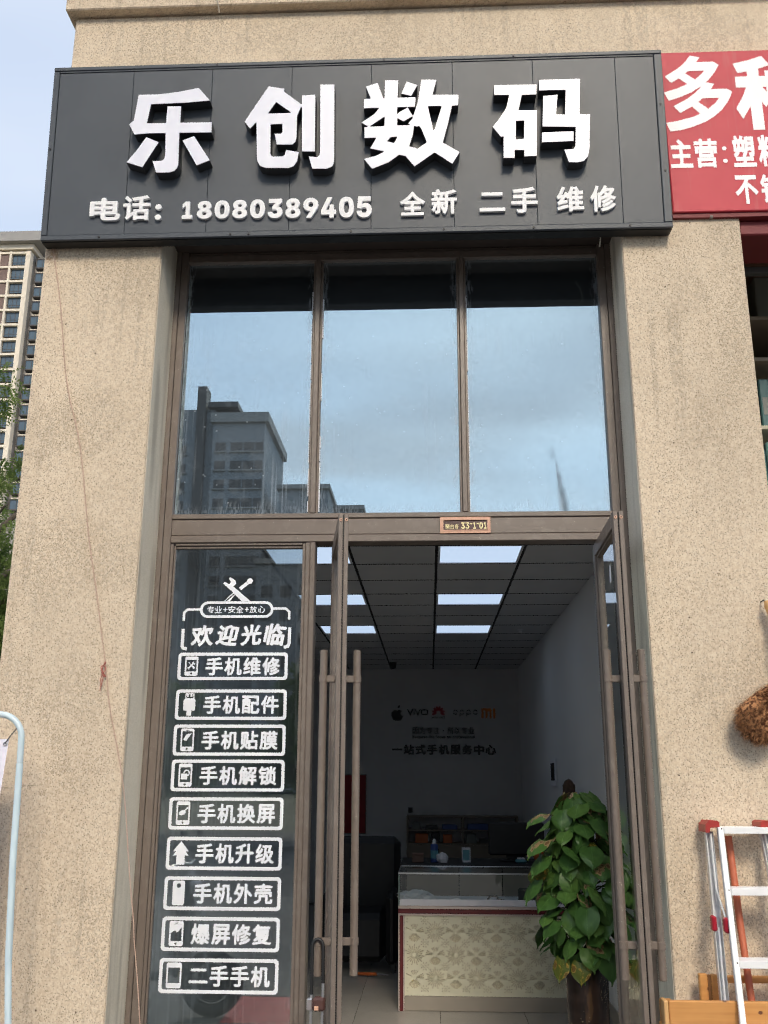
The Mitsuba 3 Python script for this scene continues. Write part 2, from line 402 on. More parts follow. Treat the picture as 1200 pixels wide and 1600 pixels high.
def wall_ext(poly, yback, depth):
    """polygon in (x, z), standing out from y = yback towards the street by depth"""
    m = extrude(poly, depth)
    v = m.vertices.copy()
    m.vertices = np.stack([v[:, 0], yback - v[:, 2], v[:, 1]], 1)
    return m


def tube(pts, r, n=10, caps=True):
    pts = np.asarray(pts, float)
    rr = np.broadcast_to(np.asarray(r, float), (len(pts),))
    t = np.gradient(pts, axis=0); t /= np.linalg.norm(t, axis=1, keepdims=True)
    a = np.cross(t[0], [0, 0, 1.0] if abs(t[0][2]) < 0.9 else [1.0, 0, 0]); a /= np.linalg.norm(a)
    V = []
    ang = np.arange(n) * 2 * math.pi / n
    for i in range(len(pts)):
        a = a - t[i] * np.dot(a, t[i]); a /= np.linalg.norm(a)
        b = np.cross(t[i], a)
        V.append(pts[i] + rr[i] * (np.cos(ang)[:, None] * a + np.sin(ang)[:, None] * b))
    V = np.vstack(V); F = []
    for i in range(len(pts) - 1):
        for k in range(n):
            p, q = i * n + k, i * n + (k + 1) % n
            F += [(p, q, q + n), (p, q + n, p + n)]
    if caps:
        V = np.vstack([V, pts[:1], pts[-1:]]); c0, c1 = len(V) - 2, len(V) - 1
        e = (len(pts) - 1) * n
        for k in range(n):
            F += [(c0, (k + 1) % n, k), (c1, e + k, e + (k + 1) % n)]
    return trimesh.Trimesh(V, F, process=False)


def lathe(profile, n=32, center=(0, 0, 0)):
    m = trimesh.creation.revolve(np.asarray(profile, float), sections=n)
    m.apply_translation(center); return m


def rrect(x0, x1, y0, y1, r):
    return sbox(x0 + r, y0 + r, x1 - r, y1 - r).buffer(r, quad_segs=5)


# ------------------------------------------------------------------ lettering outlines (em = 200 units)
_KEYS = list(dict.fromkeys('电话全新二手维修专业安放心欢迎光临机配件贴膜解锁换屏升级外壳爆复主营塑料不锈多种蘭台府因为注所以一站式服务中')) + list(dict.fromkeys('0123456789:~+BecausthfoprinlvOPHWAEUI,.·'))
_ROWS = [
[1, 200, 5, 28, 45, 71, 45, 184, 110, 184, 111, 213, 126, 213, 126, 184, 193, 184, 193, 83, 126, 83, 126, 60, 129, 50, 135, 48, 188, 48, 192, 51, 195, 57, 198, 80, 212, 73, 209, 50, 206, 43, 201, 37, 190, 32, 131, 32, 119, 36, 114, 42, 111, 50, 110, 83, 61, 83, 60, 71, 4, 126, 141, 177, 141, 177, 169, 126, 169, 4, 126, 98, 177, 98, 177, 126, 126, 126, 4, 61, 98, 110, 98, 110, 126, 61, 126, 4, 61, 141, 110, 141, 110, 169, 61, 169],
[3, 200, 2, 26, 93, 138, 93, 151, 144, 152, 144, 187, 98, 182, 93, 194, 152, 203, 191, 211, 201, 200, 159, 190, 159, 152, 212, 151, 212, 138, 159, 137, 159, 104, 200, 103, 200, 30, 185, 30, 184, 37, 119, 37, 118, 29, 104, 29, 104, 103, 144, 104, 144, 136, 143, 138, 4, 118, 51, 184, 51, 184, 89, 118, 89, 1, 14, 29, 136, 29, 150, 71, 150, 71, 68, 74, 69, 91, 82, 97, 70, 95, 68, 68, 47, 55, 35, 46, 46, 53, 55, 56, 63, 56, 136, 1, 6, 40, 198, 49, 208, 65, 194, 79, 180, 68, 169, 60, 179],
[1, 200, 2, 34, 36, 126, 26, 138, 52, 152, 80, 173, 104, 196, 119, 215, 131, 209, 129, 203, 155, 178, 179, 159, 214, 138, 215, 137, 209, 130, 205, 125, 183, 138, 182, 126, 128, 126, 128, 95, 182, 94, 182, 82, 128, 81, 128, 48, 206, 48, 206, 35, 35, 35, 35, 48, 112, 48, 112, 81, 61, 81, 60, 94, 112, 95, 112, 125, 60, 126, 59, 138, 6, 62, 140, 62, 140, 180, 140, 148, 165, 120, 192, 91, 163],
[4, 200, 1, 23, 112, 40, 122, 59, 126, 74, 129, 90, 130, 109, 131, 194, 162, 200, 193, 209, 205, 199, 175, 190, 144, 183, 145, 146, 211, 145, 211, 132, 190, 131, 189, 30, 175, 30, 174, 131, 145, 131, 143, 89, 140, 71, 135, 53, 124, 31, 1, 46, 29, 134, 29, 146, 53, 147, 50, 162, 46, 175, 58, 177, 62, 167, 66, 151, 66, 150, 58, 148, 58, 147, 84, 147, 88, 155, 96, 179, 32, 180, 32, 192, 71, 192, 63, 210, 76, 214, 79, 210, 87, 192, 120, 192, 120, 180, 96, 179, 109, 175, 99, 147, 124, 146, 124, 134, 84, 133, 84, 113, 121, 112, 121, 100, 84, 99, 84, 44, 81, 37, 76, 35, 57, 33, 53, 45, 53, 46, 66, 46, 70, 47, 70, 99, 30, 100, 30, 112, 70, 113, 70, 133, 1, 9, 92, 87, 101, 92, 103, 92, 117, 67, 119, 62, 118, 61, 109, 55, 108, 56, 101, 71, 1, 6, 29, 59, 39, 73, 47, 92, 59, 89, 50, 68, 39, 51],
[2, 200, 1, 4, 32, 65, 209, 65, 209, 49, 32, 49, 1, 4, 48, 184, 192, 184, 192, 169, 48, 169],
[1, 200, 1, 36, 30, 95, 30, 109, 112, 110, 112, 142, 44, 142, 44, 156, 112, 157, 112, 187, 47, 183, 44, 196, 96, 200, 132, 204, 165, 209, 179, 213, 180, 213, 190, 201, 169, 196, 128, 189, 128, 157, 199, 156, 199, 142, 128, 142, 128, 110, 210, 109, 210, 95, 128, 94, 128, 45, 125, 38, 120, 33, 108, 30, 76, 30, 70, 44, 70, 44, 107, 44, 112, 46, 112, 94],
[4, 200, 4, 26, 93, 140, 112, 171, 122, 193, 129, 212, 143, 208, 132, 177, 208, 177, 208, 164, 174, 163, 174, 138, 204, 138, 203, 125, 174, 124, 174, 99, 204, 98, 204, 85, 174, 85, 174, 58, 211, 57, 211, 43, 128, 43, 127, 29, 113, 29, 113, 144, 112, 144, 100, 129, 4, 127, 84, 127, 57, 159, 57, 159, 85, 4, 127, 124, 127, 99, 159, 99, 159, 124, 4, 127, 163, 127, 138, 159, 138, 159, 163, 1, 6, 152, 207, 165, 212, 171, 201, 179, 185, 165, 179, 162, 188, 1, 5, 29, 55, 92, 70, 97, 70, 98, 58, 32, 41, 1, 26, 28, 143, 34, 149, 43, 163, 54, 186, 65, 212, 78, 207, 60, 168, 48, 147, 52, 146, 73, 149, 86, 171, 97, 164, 76, 130, 55, 102, 58, 102, 93, 108, 93, 96, 49, 86, 34, 82, 30, 95, 33, 96, 39, 102, 54, 120, 64, 135, 48, 133, 32, 130],
[5, 200, 3, 22, 81, 61, 81, 157, 94, 158, 107, 171, 124, 194, 133, 213, 146, 210, 139, 192, 197, 192, 205, 188, 199, 174, 191, 164, 171, 144, 188, 136, 214, 128, 206, 117, 185, 123, 158, 136, 132, 124, 102, 115, 94, 126, 94, 61, 6, 131, 178, 142, 164, 159, 151, 174, 164, 186, 178, 132, 179, 7, 95, 157, 94, 127, 125, 135, 146, 144, 132, 157, 124, 168, 106, 149, 1, 12, 103, 40, 105, 42, 140, 49, 161, 57, 182, 68, 197, 80, 210, 75, 203, 67, 185, 54, 167, 45, 144, 37, 110, 30, 1, 9, 114, 70, 149, 83, 168, 93, 179, 102, 189, 98, 182, 90, 170, 81, 141, 67, 121, 61, 1, 9, 111, 96, 138, 108, 153, 117, 159, 122, 171, 117, 163, 110, 151, 102, 121, 89, 119, 88, 1, 13, 24, 130, 33, 142, 46, 162, 59, 189, 67, 211, 80, 208, 74, 189, 65, 168, 65, 29, 51, 29, 50, 139, 49, 138, 32, 115],
[1, 200, 1, 33, 31, 138, 31, 152, 87, 153, 94, 176, 48, 177, 48, 190, 98, 191, 105, 213, 120, 211, 115, 191, 191, 190, 192, 177, 110, 176, 103, 153, 206, 152, 206, 138, 98, 138, 97, 137, 91, 116, 177, 116, 180, 116, 191, 110, 139, 58, 170, 41, 162, 29, 121, 48, 72, 66, 78, 75, 81, 77, 124, 64, 161, 101, 70, 102, 82, 138],
[3, 200, 1, 12, 32, 39, 32, 54, 88, 54, 88, 211, 103, 211, 104, 54, 137, 54, 137, 210, 152, 210, 152, 54, 208, 54, 208, 39, 1, 7, 158, 97, 176, 131, 191, 166, 204, 160, 192, 132, 170, 91, 170, 91, 1, 7, 37, 163, 49, 167, 51, 166, 72, 117, 78, 98, 64, 93, 52, 127],
[2, 200, 2, 31, 34, 121, 34, 134, 88, 135, 99, 156, 104, 167, 120, 164, 107, 135, 207, 134, 207, 121, 169, 120, 156, 95, 140, 75, 185, 53, 200, 45, 202, 43, 191, 31, 190, 31, 168, 43, 127, 63, 110, 52, 91, 43, 69, 35, 46, 30, 37, 43, 64, 49, 80, 54, 99, 63, 110, 70, 94, 77, 59, 89, 79, 120, 6, 83, 96, 125, 81, 132, 88, 141, 100, 151, 120, 98, 120, 1, 13, 38, 190, 111, 190, 111, 192, 103, 210, 118, 213, 130, 190, 201, 190, 201, 150, 186, 150, 185, 176, 54, 176, 53, 150, 39, 150],
[2, 200, 2, 64, 25, 38, 36, 53, 44, 70, 50, 93, 52, 117, 52, 166, 29, 167, 29, 180, 117, 180, 117, 167, 67, 166, 67, 140, 108, 140, 109, 125, 118, 137, 128, 159, 136, 185, 143, 213, 157, 211, 150, 176, 212, 175, 212, 162, 198, 161, 194, 141, 188, 118, 181, 99, 172, 81, 180, 69, 194, 55, 214, 42, 204, 30, 198, 32, 182, 44, 171, 56, 163, 67, 142, 46, 128, 36, 115, 29, 107, 41, 134, 59, 145, 70, 154, 81, 146, 102, 135, 136, 121, 113, 109, 124, 108, 124, 105, 55, 103, 42, 97, 34, 89, 31, 67, 31, 64, 44, 64, 45, 85, 45, 89, 50, 93, 83, 93, 126, 67, 126, 64, 88, 60, 69, 56, 59, 49, 46, 36, 29, 7, 145, 161, 152, 126, 161, 102, 164, 97, 175, 126, 182, 161, 146, 161, 1, 5, 62, 210, 74, 213, 82, 195, 85, 187, 72, 182],
[4, 200, 1, 9, 173, 142, 186, 147, 202, 109, 210, 84, 213, 72, 201, 67, 198, 67, 194, 83, 187, 105, 1, 23, 79, 157, 94, 157, 94, 55, 96, 50, 103, 46, 149, 46, 154, 48, 158, 52, 159, 56, 161, 70, 162, 85, 163, 88, 163, 88, 177, 81, 173, 50, 170, 43, 165, 37, 159, 34, 154, 33, 98, 32, 90, 35, 83, 40, 79, 52, 1, 7, 89, 197, 98, 206, 100, 205, 132, 181, 153, 162, 142, 151, 120, 172, 1, 8, 29, 68, 35, 83, 40, 104, 47, 142, 61, 139, 54, 97, 44, 61, 30, 66],
[3, 200, 1, 27, 92, 38, 110, 53, 123, 66, 132, 79, 139, 95, 144, 111, 146, 136, 147, 157, 160, 157, 160, 129, 166, 106, 174, 84, 182, 70, 190, 60, 199, 51, 214, 41, 204, 29, 203, 29, 185, 43, 174, 56, 167, 66, 155, 94, 150, 82, 142, 67, 131, 52, 122, 43, 102, 29, 1, 17, 106, 139, 113, 150, 121, 171, 130, 213, 144, 211, 139, 183, 200, 184, 209, 180, 204, 159, 196, 137, 184, 140, 191, 163, 191, 169, 135, 169, 126, 145, 118, 130, 117, 130, 1, 23, 25, 53, 34, 61, 45, 72, 54, 83, 66, 103, 31, 155, 41, 163, 74, 119, 82, 143, 90, 176, 89, 176, 30, 177, 30, 190, 98, 190, 105, 188, 102, 163, 97, 142, 83, 104, 102, 70, 90, 60, 75, 88, 56, 62, 36, 43],
[4, 200, 1, 22, 28, 41, 41, 55, 56, 65, 55, 129, 30, 129, 30, 143, 70, 143, 70, 66, 89, 54, 104, 48, 123, 46, 162, 46, 212, 49, 208, 34, 194, 32, 127, 32, 108, 34, 92, 38, 65, 54, 61, 53, 55, 49, 38, 29, 1, 14, 144, 198, 204, 198, 204, 89, 202, 84, 196, 80, 186, 79, 173, 79, 168, 91, 188, 92, 190, 93, 190, 185, 158, 185, 158, 55, 144, 55, 1, 14, 82, 87, 88, 93, 91, 101, 91, 194, 109, 201, 132, 213, 143, 203, 127, 195, 105, 186, 105, 99, 139, 108, 140, 96, 98, 81, 89, 76, 1, 8, 34, 192, 42, 201, 43, 201, 64, 188, 78, 176, 69, 166, 68, 166, 56, 176],
[3, 200, 1, 41, 27, 41, 52, 53, 59, 58, 68, 68, 75, 80, 79, 91, 84, 122, 84, 122, 31, 123, 31, 136, 111, 137, 112, 213, 127, 213, 127, 137, 209, 136, 209, 123, 153, 122, 153, 46, 158, 44, 190, 44, 193, 45, 196, 52, 198, 77, 212, 71, 211, 56, 208, 43, 204, 35, 200, 31, 195, 30, 152, 30, 144, 32, 140, 36, 138, 45, 137, 122, 100, 122, 96, 92, 89, 72, 80, 57, 65, 43, 49, 34, 37, 29, 1, 8, 154, 155, 171, 186, 179, 205, 180, 205, 194, 200, 193, 196, 182, 175, 167, 149, 1, 7, 48, 198, 61, 203, 76, 177, 83, 163, 85, 154, 71, 149, 62, 173],
[5, 200, 1, 12, 90, 143, 103, 161, 113, 179, 119, 194, 125, 214, 140, 211, 134, 190, 210, 190, 210, 176, 127, 175, 115, 152, 103, 135, 3, 8, 105, 120, 205, 120, 205, 30, 190, 30, 189, 39, 121, 40, 120, 29, 105, 29, 4, 162, 54, 189, 54, 189, 106, 162, 106, 4, 120, 54, 148, 54, 148, 106, 120, 106, 1, 6, 137, 159, 146, 168, 168, 150, 180, 139, 170, 128, 156, 142, 1, 4, 70, 210, 85, 211, 85, 31, 70, 31, 1, 4, 37, 189, 51, 189, 51, 55, 37, 55],
[2, 200, 1, 30, 90, 38, 102, 54, 108, 66, 112, 78, 116, 94, 120, 122, 120, 201, 186, 201, 187, 48, 189, 46, 191, 45, 199, 45, 202, 48, 205, 82, 216, 76, 215, 50, 212, 38, 210, 35, 204, 32, 185, 31, 177, 34, 173, 40, 172, 46, 171, 188, 134, 187, 134, 121, 131, 96, 126, 74, 115, 48, 101, 29, 1, 28, 26, 80, 36, 95, 47, 116, 55, 136, 61, 155, 61, 156, 31, 156, 31, 170, 63, 171, 64, 213, 78, 213, 78, 171, 108, 170, 108, 156, 78, 156, 78, 138, 108, 105, 108, 104, 99, 92, 84, 113, 79, 120, 78, 120, 78, 29, 64, 29, 63, 123, 62, 121, 47, 87, 34, 67],
[2, 200, 1, 29, 131, 190, 131, 204, 206, 204, 206, 113, 192, 113, 191, 126, 146, 126, 146, 53, 148, 47, 153, 45, 190, 45, 193, 46, 196, 49, 197, 53, 200, 79, 208, 75, 214, 73, 212, 57, 210, 45, 206, 38, 200, 33, 195, 31, 148, 31, 138, 34, 133, 41, 132, 47, 132, 141, 191, 141, 192, 189, 6, 16, 32, 192, 32, 205, 121, 205, 121, 192, 94, 191, 94, 169, 116, 168, 116, 33, 104, 33, 104, 43, 49, 44, 48, 30, 37, 30, 37, 168, 60, 169, 60, 191, 4, 49, 56, 104, 56, 104, 76, 49, 76, 13, 49, 88, 104, 88, 104, 106, 88, 107, 85, 108, 82, 112, 82, 155, 71, 155, 70, 133, 68, 122, 62, 108, 55, 100, 49, 105, 5, 91, 116, 102, 115, 104, 116, 104, 155, 91, 155, 4, 72, 192, 71, 169, 83, 169, 83, 192, 7, 48, 107, 50, 107, 56, 114, 61, 126, 62, 133, 62, 155, 49, 155],
[2, 200, 1, 29, 82, 134, 88, 145, 95, 161, 102, 184, 106, 202, 120, 200, 115, 172, 140, 172, 141, 173, 141, 211, 155, 211, 156, 172, 202, 172, 202, 158, 156, 157, 156, 113, 210, 113, 210, 99, 156, 98, 156, 29, 141, 29, 141, 98, 84, 99, 84, 113, 141, 114, 141, 157, 109, 157, 102, 141, 95, 127, 1, 14, 27, 133, 38, 146, 52, 167, 66, 194, 74, 212, 87, 208, 79, 188, 68, 165, 67, 29, 54, 29, 53, 139, 52, 139, 35, 118, 35, 118],
[4, 200, 2, 16, 117, 117, 149, 117, 149, 213, 163, 213, 163, 173, 212, 173, 212, 159, 163, 158, 163, 117, 205, 117, 205, 30, 192, 30, 191, 38, 131, 38, 130, 29, 117, 29, 4, 130, 53, 192, 53, 192, 103, 130, 103, 1, 6, 74, 70, 84, 77, 98, 56, 106, 42, 95, 35, 83, 56, 1, 8, 37, 81, 37, 202, 106, 202, 106, 81, 93, 81, 93, 188, 50, 188, 49, 81, 1, 16, 28, 39, 38, 46, 47, 55, 53, 63, 59, 76, 62, 90, 64, 107, 65, 175, 78, 175, 77, 104, 76, 91, 71, 71, 66, 60, 60, 50, 42, 32, 36, 29],
[3, 200, 3, 36, 91, 39, 110, 46, 120, 52, 131, 61, 138, 74, 137, 74, 96, 75, 96, 87, 142, 88, 143, 97, 143, 102, 107, 102, 107, 163, 198, 163, 198, 102, 159, 102, 157, 88, 208, 87, 208, 75, 166, 74, 172, 64, 183, 53, 196, 46, 211, 41, 202, 29, 201, 29, 191, 32, 173, 43, 162, 55, 153, 70, 148, 61, 141, 51, 132, 43, 120, 36, 99, 29, 96, 34, 4, 121, 114, 184, 113, 184, 127, 121, 127, 4, 121, 139, 184, 138, 184, 152, 121, 152, 1, 20, 96, 184, 96, 196, 123, 197, 124, 213, 137, 213, 138, 197, 167, 197, 167, 213, 181, 213, 181, 197, 209, 196, 209, 184, 181, 184, 181, 169, 167, 170, 167, 184, 138, 184, 137, 170, 124, 170, 123, 184, 3, 20, 26, 36, 31, 49, 34, 63, 38, 93, 40, 204, 89, 204, 89, 42, 88, 38, 84, 34, 80, 32, 61, 31, 57, 43, 72, 43, 75, 44, 76, 45, 76, 97, 52, 98, 46, 58, 38, 30, 36, 30, 4, 52, 159, 76, 159, 76, 190, 52, 190, 4, 53, 144, 52, 112, 76, 112, 76, 144],
[3, 200, 1, 25, 119, 93, 129, 111, 137, 137, 149, 135, 146, 119, 162, 118, 163, 137, 177, 137, 177, 119, 207, 118, 207, 106, 177, 105, 177, 81, 212, 81, 212, 68, 177, 67, 177, 29, 163, 29, 163, 67, 122, 68, 123, 81, 163, 81, 163, 105, 141, 105, 130, 86, 1, 26, 118, 145, 131, 154, 138, 162, 144, 173, 149, 188, 148, 190, 122, 191, 122, 203, 206, 203, 203, 157, 199, 147, 196, 144, 187, 141, 167, 142, 164, 153, 164, 154, 183, 153, 188, 156, 191, 169, 192, 190, 163, 190, 160, 176, 156, 165, 150, 156, 141, 146, 126, 136, 7, 30, 27, 150, 37, 164, 47, 182, 58, 213, 71, 210, 67, 196, 97, 196, 105, 190, 100, 176, 94, 163, 114, 162, 114, 42, 110, 34, 103, 31, 88, 31, 85, 42, 84, 42, 83, 40, 73, 40, 72, 76, 53, 76, 48, 51, 38, 29, 27, 35, 35, 52, 40, 75, 42, 104, 42, 144, 41, 144, 38, 141, 4, 84, 44, 101, 44, 101, 76, 84, 76, 4, 84, 114, 84, 89, 101, 89, 101, 114, 4, 84, 150, 84, 126, 101, 126, 101, 150, 5, 62, 183, 53, 162, 79, 162, 84, 173, 88, 183, 4, 54, 89, 72, 89, 72, 114, 55, 114, 4, 54, 127, 72, 126, 72, 150, 55, 150],
[7, 200, 1, 6, 155, 56, 164, 66, 195, 50, 212, 39, 203, 29, 181, 43, 1, 5, 173, 170, 183, 187, 192, 205, 204, 201, 183, 166, 1, 12, 112, 159, 149, 160, 149, 214, 163, 214, 163, 160, 200, 159, 200, 66, 186, 66, 185, 145, 127, 146, 126, 66, 112, 66, 1, 15, 94, 39, 120, 51, 132, 60, 139, 68, 144, 78, 147, 90, 148, 134, 162, 134, 161, 85, 158, 72, 151, 60, 142, 50, 133, 43, 105, 29, 104, 29, 1, 6, 108, 201, 119, 206, 133, 185, 139, 171, 127, 166, 119, 183, 1, 11, 27, 163, 44, 187, 51, 200, 56, 212, 69, 209, 62, 190, 103, 190, 103, 177, 54, 176, 44, 162, 34, 151, 1, 24, 34, 100, 34, 114, 60, 115, 60, 141, 42, 141, 42, 154, 98, 154, 98, 141, 75, 141, 74, 140, 74, 114, 101, 114, 102, 100, 74, 100, 74, 58, 75, 57, 99, 70, 102, 57, 73, 41, 57, 31, 49, 40, 57, 50, 60, 57, 60, 100],
[2, 200, 4, 42, 76, 39, 99, 51, 113, 62, 126, 75, 134, 88, 134, 90, 87, 90, 87, 102, 101, 103, 101, 151, 98, 149, 88, 160, 102, 174, 111, 184, 121, 201, 127, 213, 142, 211, 136, 196, 181, 196, 189, 191, 190, 189, 188, 186, 171, 163, 196, 162, 196, 103, 210, 102, 210, 90, 159, 90, 158, 88, 168, 73, 182, 59, 197, 49, 213, 41, 204, 30, 190, 37, 178, 45, 164, 58, 147, 81, 135, 64, 123, 52, 101, 37, 86, 29, 5, 154, 103, 181, 103, 181, 150, 157, 150, 156, 116, 5, 112, 163, 113, 162, 153, 163, 168, 182, 127, 182, 5, 116, 103, 139, 103, 142, 118, 142, 150, 116, 150, 1, 27, 28, 106, 53, 115, 53, 158, 30, 159, 30, 172, 53, 173, 53, 213, 67, 213, 68, 173, 86, 172, 86, 159, 68, 158, 68, 119, 87, 124, 89, 111, 68, 103, 67, 42, 65, 36, 58, 31, 51, 30, 38, 30, 33, 43, 33, 44, 50, 44, 52, 45, 53, 98, 31, 92],
[2, 200, 2, 39, 73, 29, 64, 40, 76, 46, 86, 54, 94, 63, 99, 74, 98, 76, 65, 76, 65, 88, 101, 89, 102, 116, 71, 117, 71, 129, 102, 130, 90, 151, 104, 154, 114, 138, 115, 136, 102, 131, 102, 130, 154, 130, 168, 155, 183, 151, 171, 130, 204, 129, 204, 117, 171, 116, 171, 89, 209, 88, 210, 76, 171, 75, 171, 29, 156, 29, 155, 75, 115, 75, 112, 65, 108, 57, 100, 47, 90, 38, 4, 116, 89, 156, 89, 156, 116, 117, 116, 2, 15, 27, 38, 33, 48, 38, 61, 45, 93, 47, 116, 47, 203, 198, 203, 198, 157, 62, 157, 61, 102, 58, 82, 53, 60, 47, 43, 39, 29, 27, 36, 5, 62, 171, 182, 170, 183, 171, 183, 190, 62, 190],
[1, 200, 1, 36, 28, 39, 48, 54, 62, 70, 71, 90, 75, 113, 74, 118, 30, 118, 30, 132, 75, 133, 75, 177, 37, 168, 32, 179, 86, 195, 119, 210, 129, 199, 130, 198, 114, 190, 91, 182, 91, 133, 151, 133, 152, 209, 167, 209, 167, 133, 210, 132, 210, 118, 167, 118, 167, 29, 152, 29, 151, 118, 91, 118, 89, 101, 85, 85, 79, 69, 70, 54, 57, 41, 39, 29],
[3, 200, 2, 36, 86, 38, 99, 57, 109, 84, 115, 109, 120, 144, 122, 186, 100, 186, 100, 200, 188, 200, 173, 146, 196, 146, 205, 142, 205, 141, 200, 122, 193, 103, 184, 86, 175, 70, 192, 54, 213, 41, 203, 30, 202, 30, 184, 41, 165, 59, 147, 43, 134, 34, 125, 29, 115, 40, 136, 53, 146, 61, 156, 71, 143, 92, 131, 115, 121, 73, 114, 53, 107, 41, 99, 29, 12, 134, 145, 143, 122, 152, 103, 161, 89, 166, 83, 178, 105, 188, 131, 187, 132, 154, 133, 162, 159, 169, 186, 138, 186, 1, 6, 29, 56, 93, 79, 97, 80, 99, 67, 33, 42, 32, 42, 1, 25, 27, 144, 32, 148, 43, 164, 57, 190, 66, 213, 79, 207, 79, 204, 66, 177, 48, 147, 73, 149, 86, 171, 98, 164, 83, 139, 58, 105, 60, 105, 96, 114, 96, 102, 43, 85, 32, 81, 28, 94, 33, 97, 39, 103, 64, 135, 47, 133, 31, 130],
[2, 200, 1, 13, 142, 213, 158, 213, 158, 150, 163, 152, 165, 151, 196, 125, 213, 107, 201, 97, 179, 119, 160, 137, 158, 137, 158, 29, 142, 29, 1, 33, 28, 125, 40, 141, 50, 161, 60, 188, 66, 213, 81, 210, 74, 183, 115, 183, 125, 180, 120, 153, 115, 131, 106, 106, 98, 90, 86, 71, 71, 53, 54, 39, 41, 31, 28, 43, 45, 53, 60, 66, 72, 79, 84, 99, 78, 105, 53, 124, 53, 125, 62, 134, 92, 113, 101, 139, 107, 168, 69, 168, 55, 137, 42, 116, 40, 115],
[3, 200, 1, 30, 34, 28, 27, 41, 53, 49, 67, 56, 73, 62, 77, 68, 79, 76, 80, 107, 161, 107, 161, 48, 163, 45, 194, 45, 197, 49, 199, 66, 212, 60, 209, 42, 206, 35, 201, 32, 198, 31, 160, 31, 155, 32, 150, 36, 147, 43, 146, 94, 95, 94, 94, 76, 92, 65, 87, 56, 78, 46, 57, 35, 1, 16, 33, 182, 33, 195, 112, 196, 112, 213, 127, 213, 128, 196, 208, 195, 208, 182, 128, 182, 128, 164, 192, 163, 192, 151, 48, 151, 48, 163, 112, 164, 112, 182, 1, 8, 36, 136, 204, 136, 204, 96, 190, 96, 189, 123, 51, 123, 50, 96, 36, 96],
[6, 200, 5, 36, 91, 74, 84, 83, 101, 92, 116, 103, 87, 104, 87, 115, 119, 116, 119, 129, 94, 130, 94, 140, 119, 141, 119, 153, 99, 153, 99, 207, 200, 207, 200, 153, 178, 153, 178, 141, 205, 140, 205, 130, 178, 129, 178, 116, 210, 115, 210, 104, 183, 103, 197, 91, 215, 81, 208, 73, 207, 72, 203, 74, 191, 82, 177, 95, 169, 104, 131, 104, 113, 87, 92, 74, 4, 112, 164, 185, 164, 186, 175, 113, 175, 4, 112, 186, 186, 185, 186, 197, 113, 197, 4, 133, 116, 163, 115, 163, 129, 133, 129, 4, 133, 141, 163, 141, 163, 153, 133, 153, 1, 25, 86, 47, 141, 68, 142, 98, 155, 98, 156, 68, 162, 66, 177, 85, 186, 80, 186, 79, 172, 62, 198, 49, 206, 44, 197, 36, 182, 44, 156, 56, 155, 38, 153, 33, 146, 30, 125, 29, 121, 40, 141, 40, 142, 42, 142, 57, 92, 37, 91, 37, 1, 6, 111, 80, 120, 87, 128, 79, 134, 71, 124, 65, 119, 72, 1, 5, 70, 135, 80, 176, 90, 173, 91, 171, 78, 132, 1, 17, 27, 39, 34, 49, 40, 61, 46, 78, 50, 98, 53, 128, 53, 212, 65, 212, 66, 124, 63, 98, 86, 66, 88, 61, 79, 52, 61, 81, 52, 55, 38, 31, 36, 30, 1, 8, 28, 123, 34, 146, 37, 171, 46, 171, 44, 145, 38, 121, 38, 120, 35, 120],
[2, 200, 4, 30, 27, 42, 68, 47, 103, 56, 87, 67, 74, 78, 50, 61, 39, 70, 63, 87, 76, 99, 84, 108, 63, 109, 63, 168, 186, 168, 186, 109, 102, 109, 92, 97, 176, 96, 183, 91, 177, 82, 160, 68, 141, 55, 173, 48, 212, 43, 204, 31, 182, 33, 161, 36, 121, 48, 102, 41, 79, 36, 33, 29, 4, 78, 121, 170, 120, 170, 133, 78, 133, 4, 78, 144, 170, 144, 170, 156, 78, 157, 6, 85, 83, 101, 71, 121, 62, 144, 73, 159, 84, 85, 84, 1, 14, 30, 162, 31, 164, 46, 177, 59, 190, 68, 204, 73, 213, 87, 209, 79, 195, 79, 194, 200, 193, 200, 181, 69, 181, 62, 173, 40, 152],
[1, 200, 1, 29, 31, 36, 31, 50, 111, 50, 112, 51, 111, 100, 50, 100, 50, 114, 112, 115, 112, 158, 41, 159, 41, 173, 128, 173, 119, 183, 95, 204, 107, 212, 123, 200, 144, 180, 137, 175, 136, 173, 199, 173, 199, 159, 128, 158, 128, 115, 191, 114, 191, 100, 128, 100, 128, 51, 209, 50, 209, 36],
[4, 200, 1, 22, 33, 183, 33, 196, 76, 197, 77, 213, 91, 213, 92, 197, 148, 197, 148, 213, 162, 214, 163, 197, 208, 196, 208, 183, 163, 183, 163, 169, 148, 169, 148, 182, 147, 183, 92, 183, 91, 182, 91, 169, 77, 169, 76, 183, 1, 8, 38, 163, 203, 163, 203, 124, 189, 124, 189, 151, 53, 151, 52, 124, 38, 124, 2, 8, 54, 28, 54, 85, 189, 85, 189, 29, 175, 29, 174, 36, 69, 36, 68, 28, 8, 68, 50, 69, 48, 174, 49, 175, 50, 175, 72, 174, 72, 69, 72, 68, 71, 2, 4, 68, 138, 174, 138, 174, 99, 68, 99, 4, 83, 127, 82, 110, 159, 110, 159, 127],
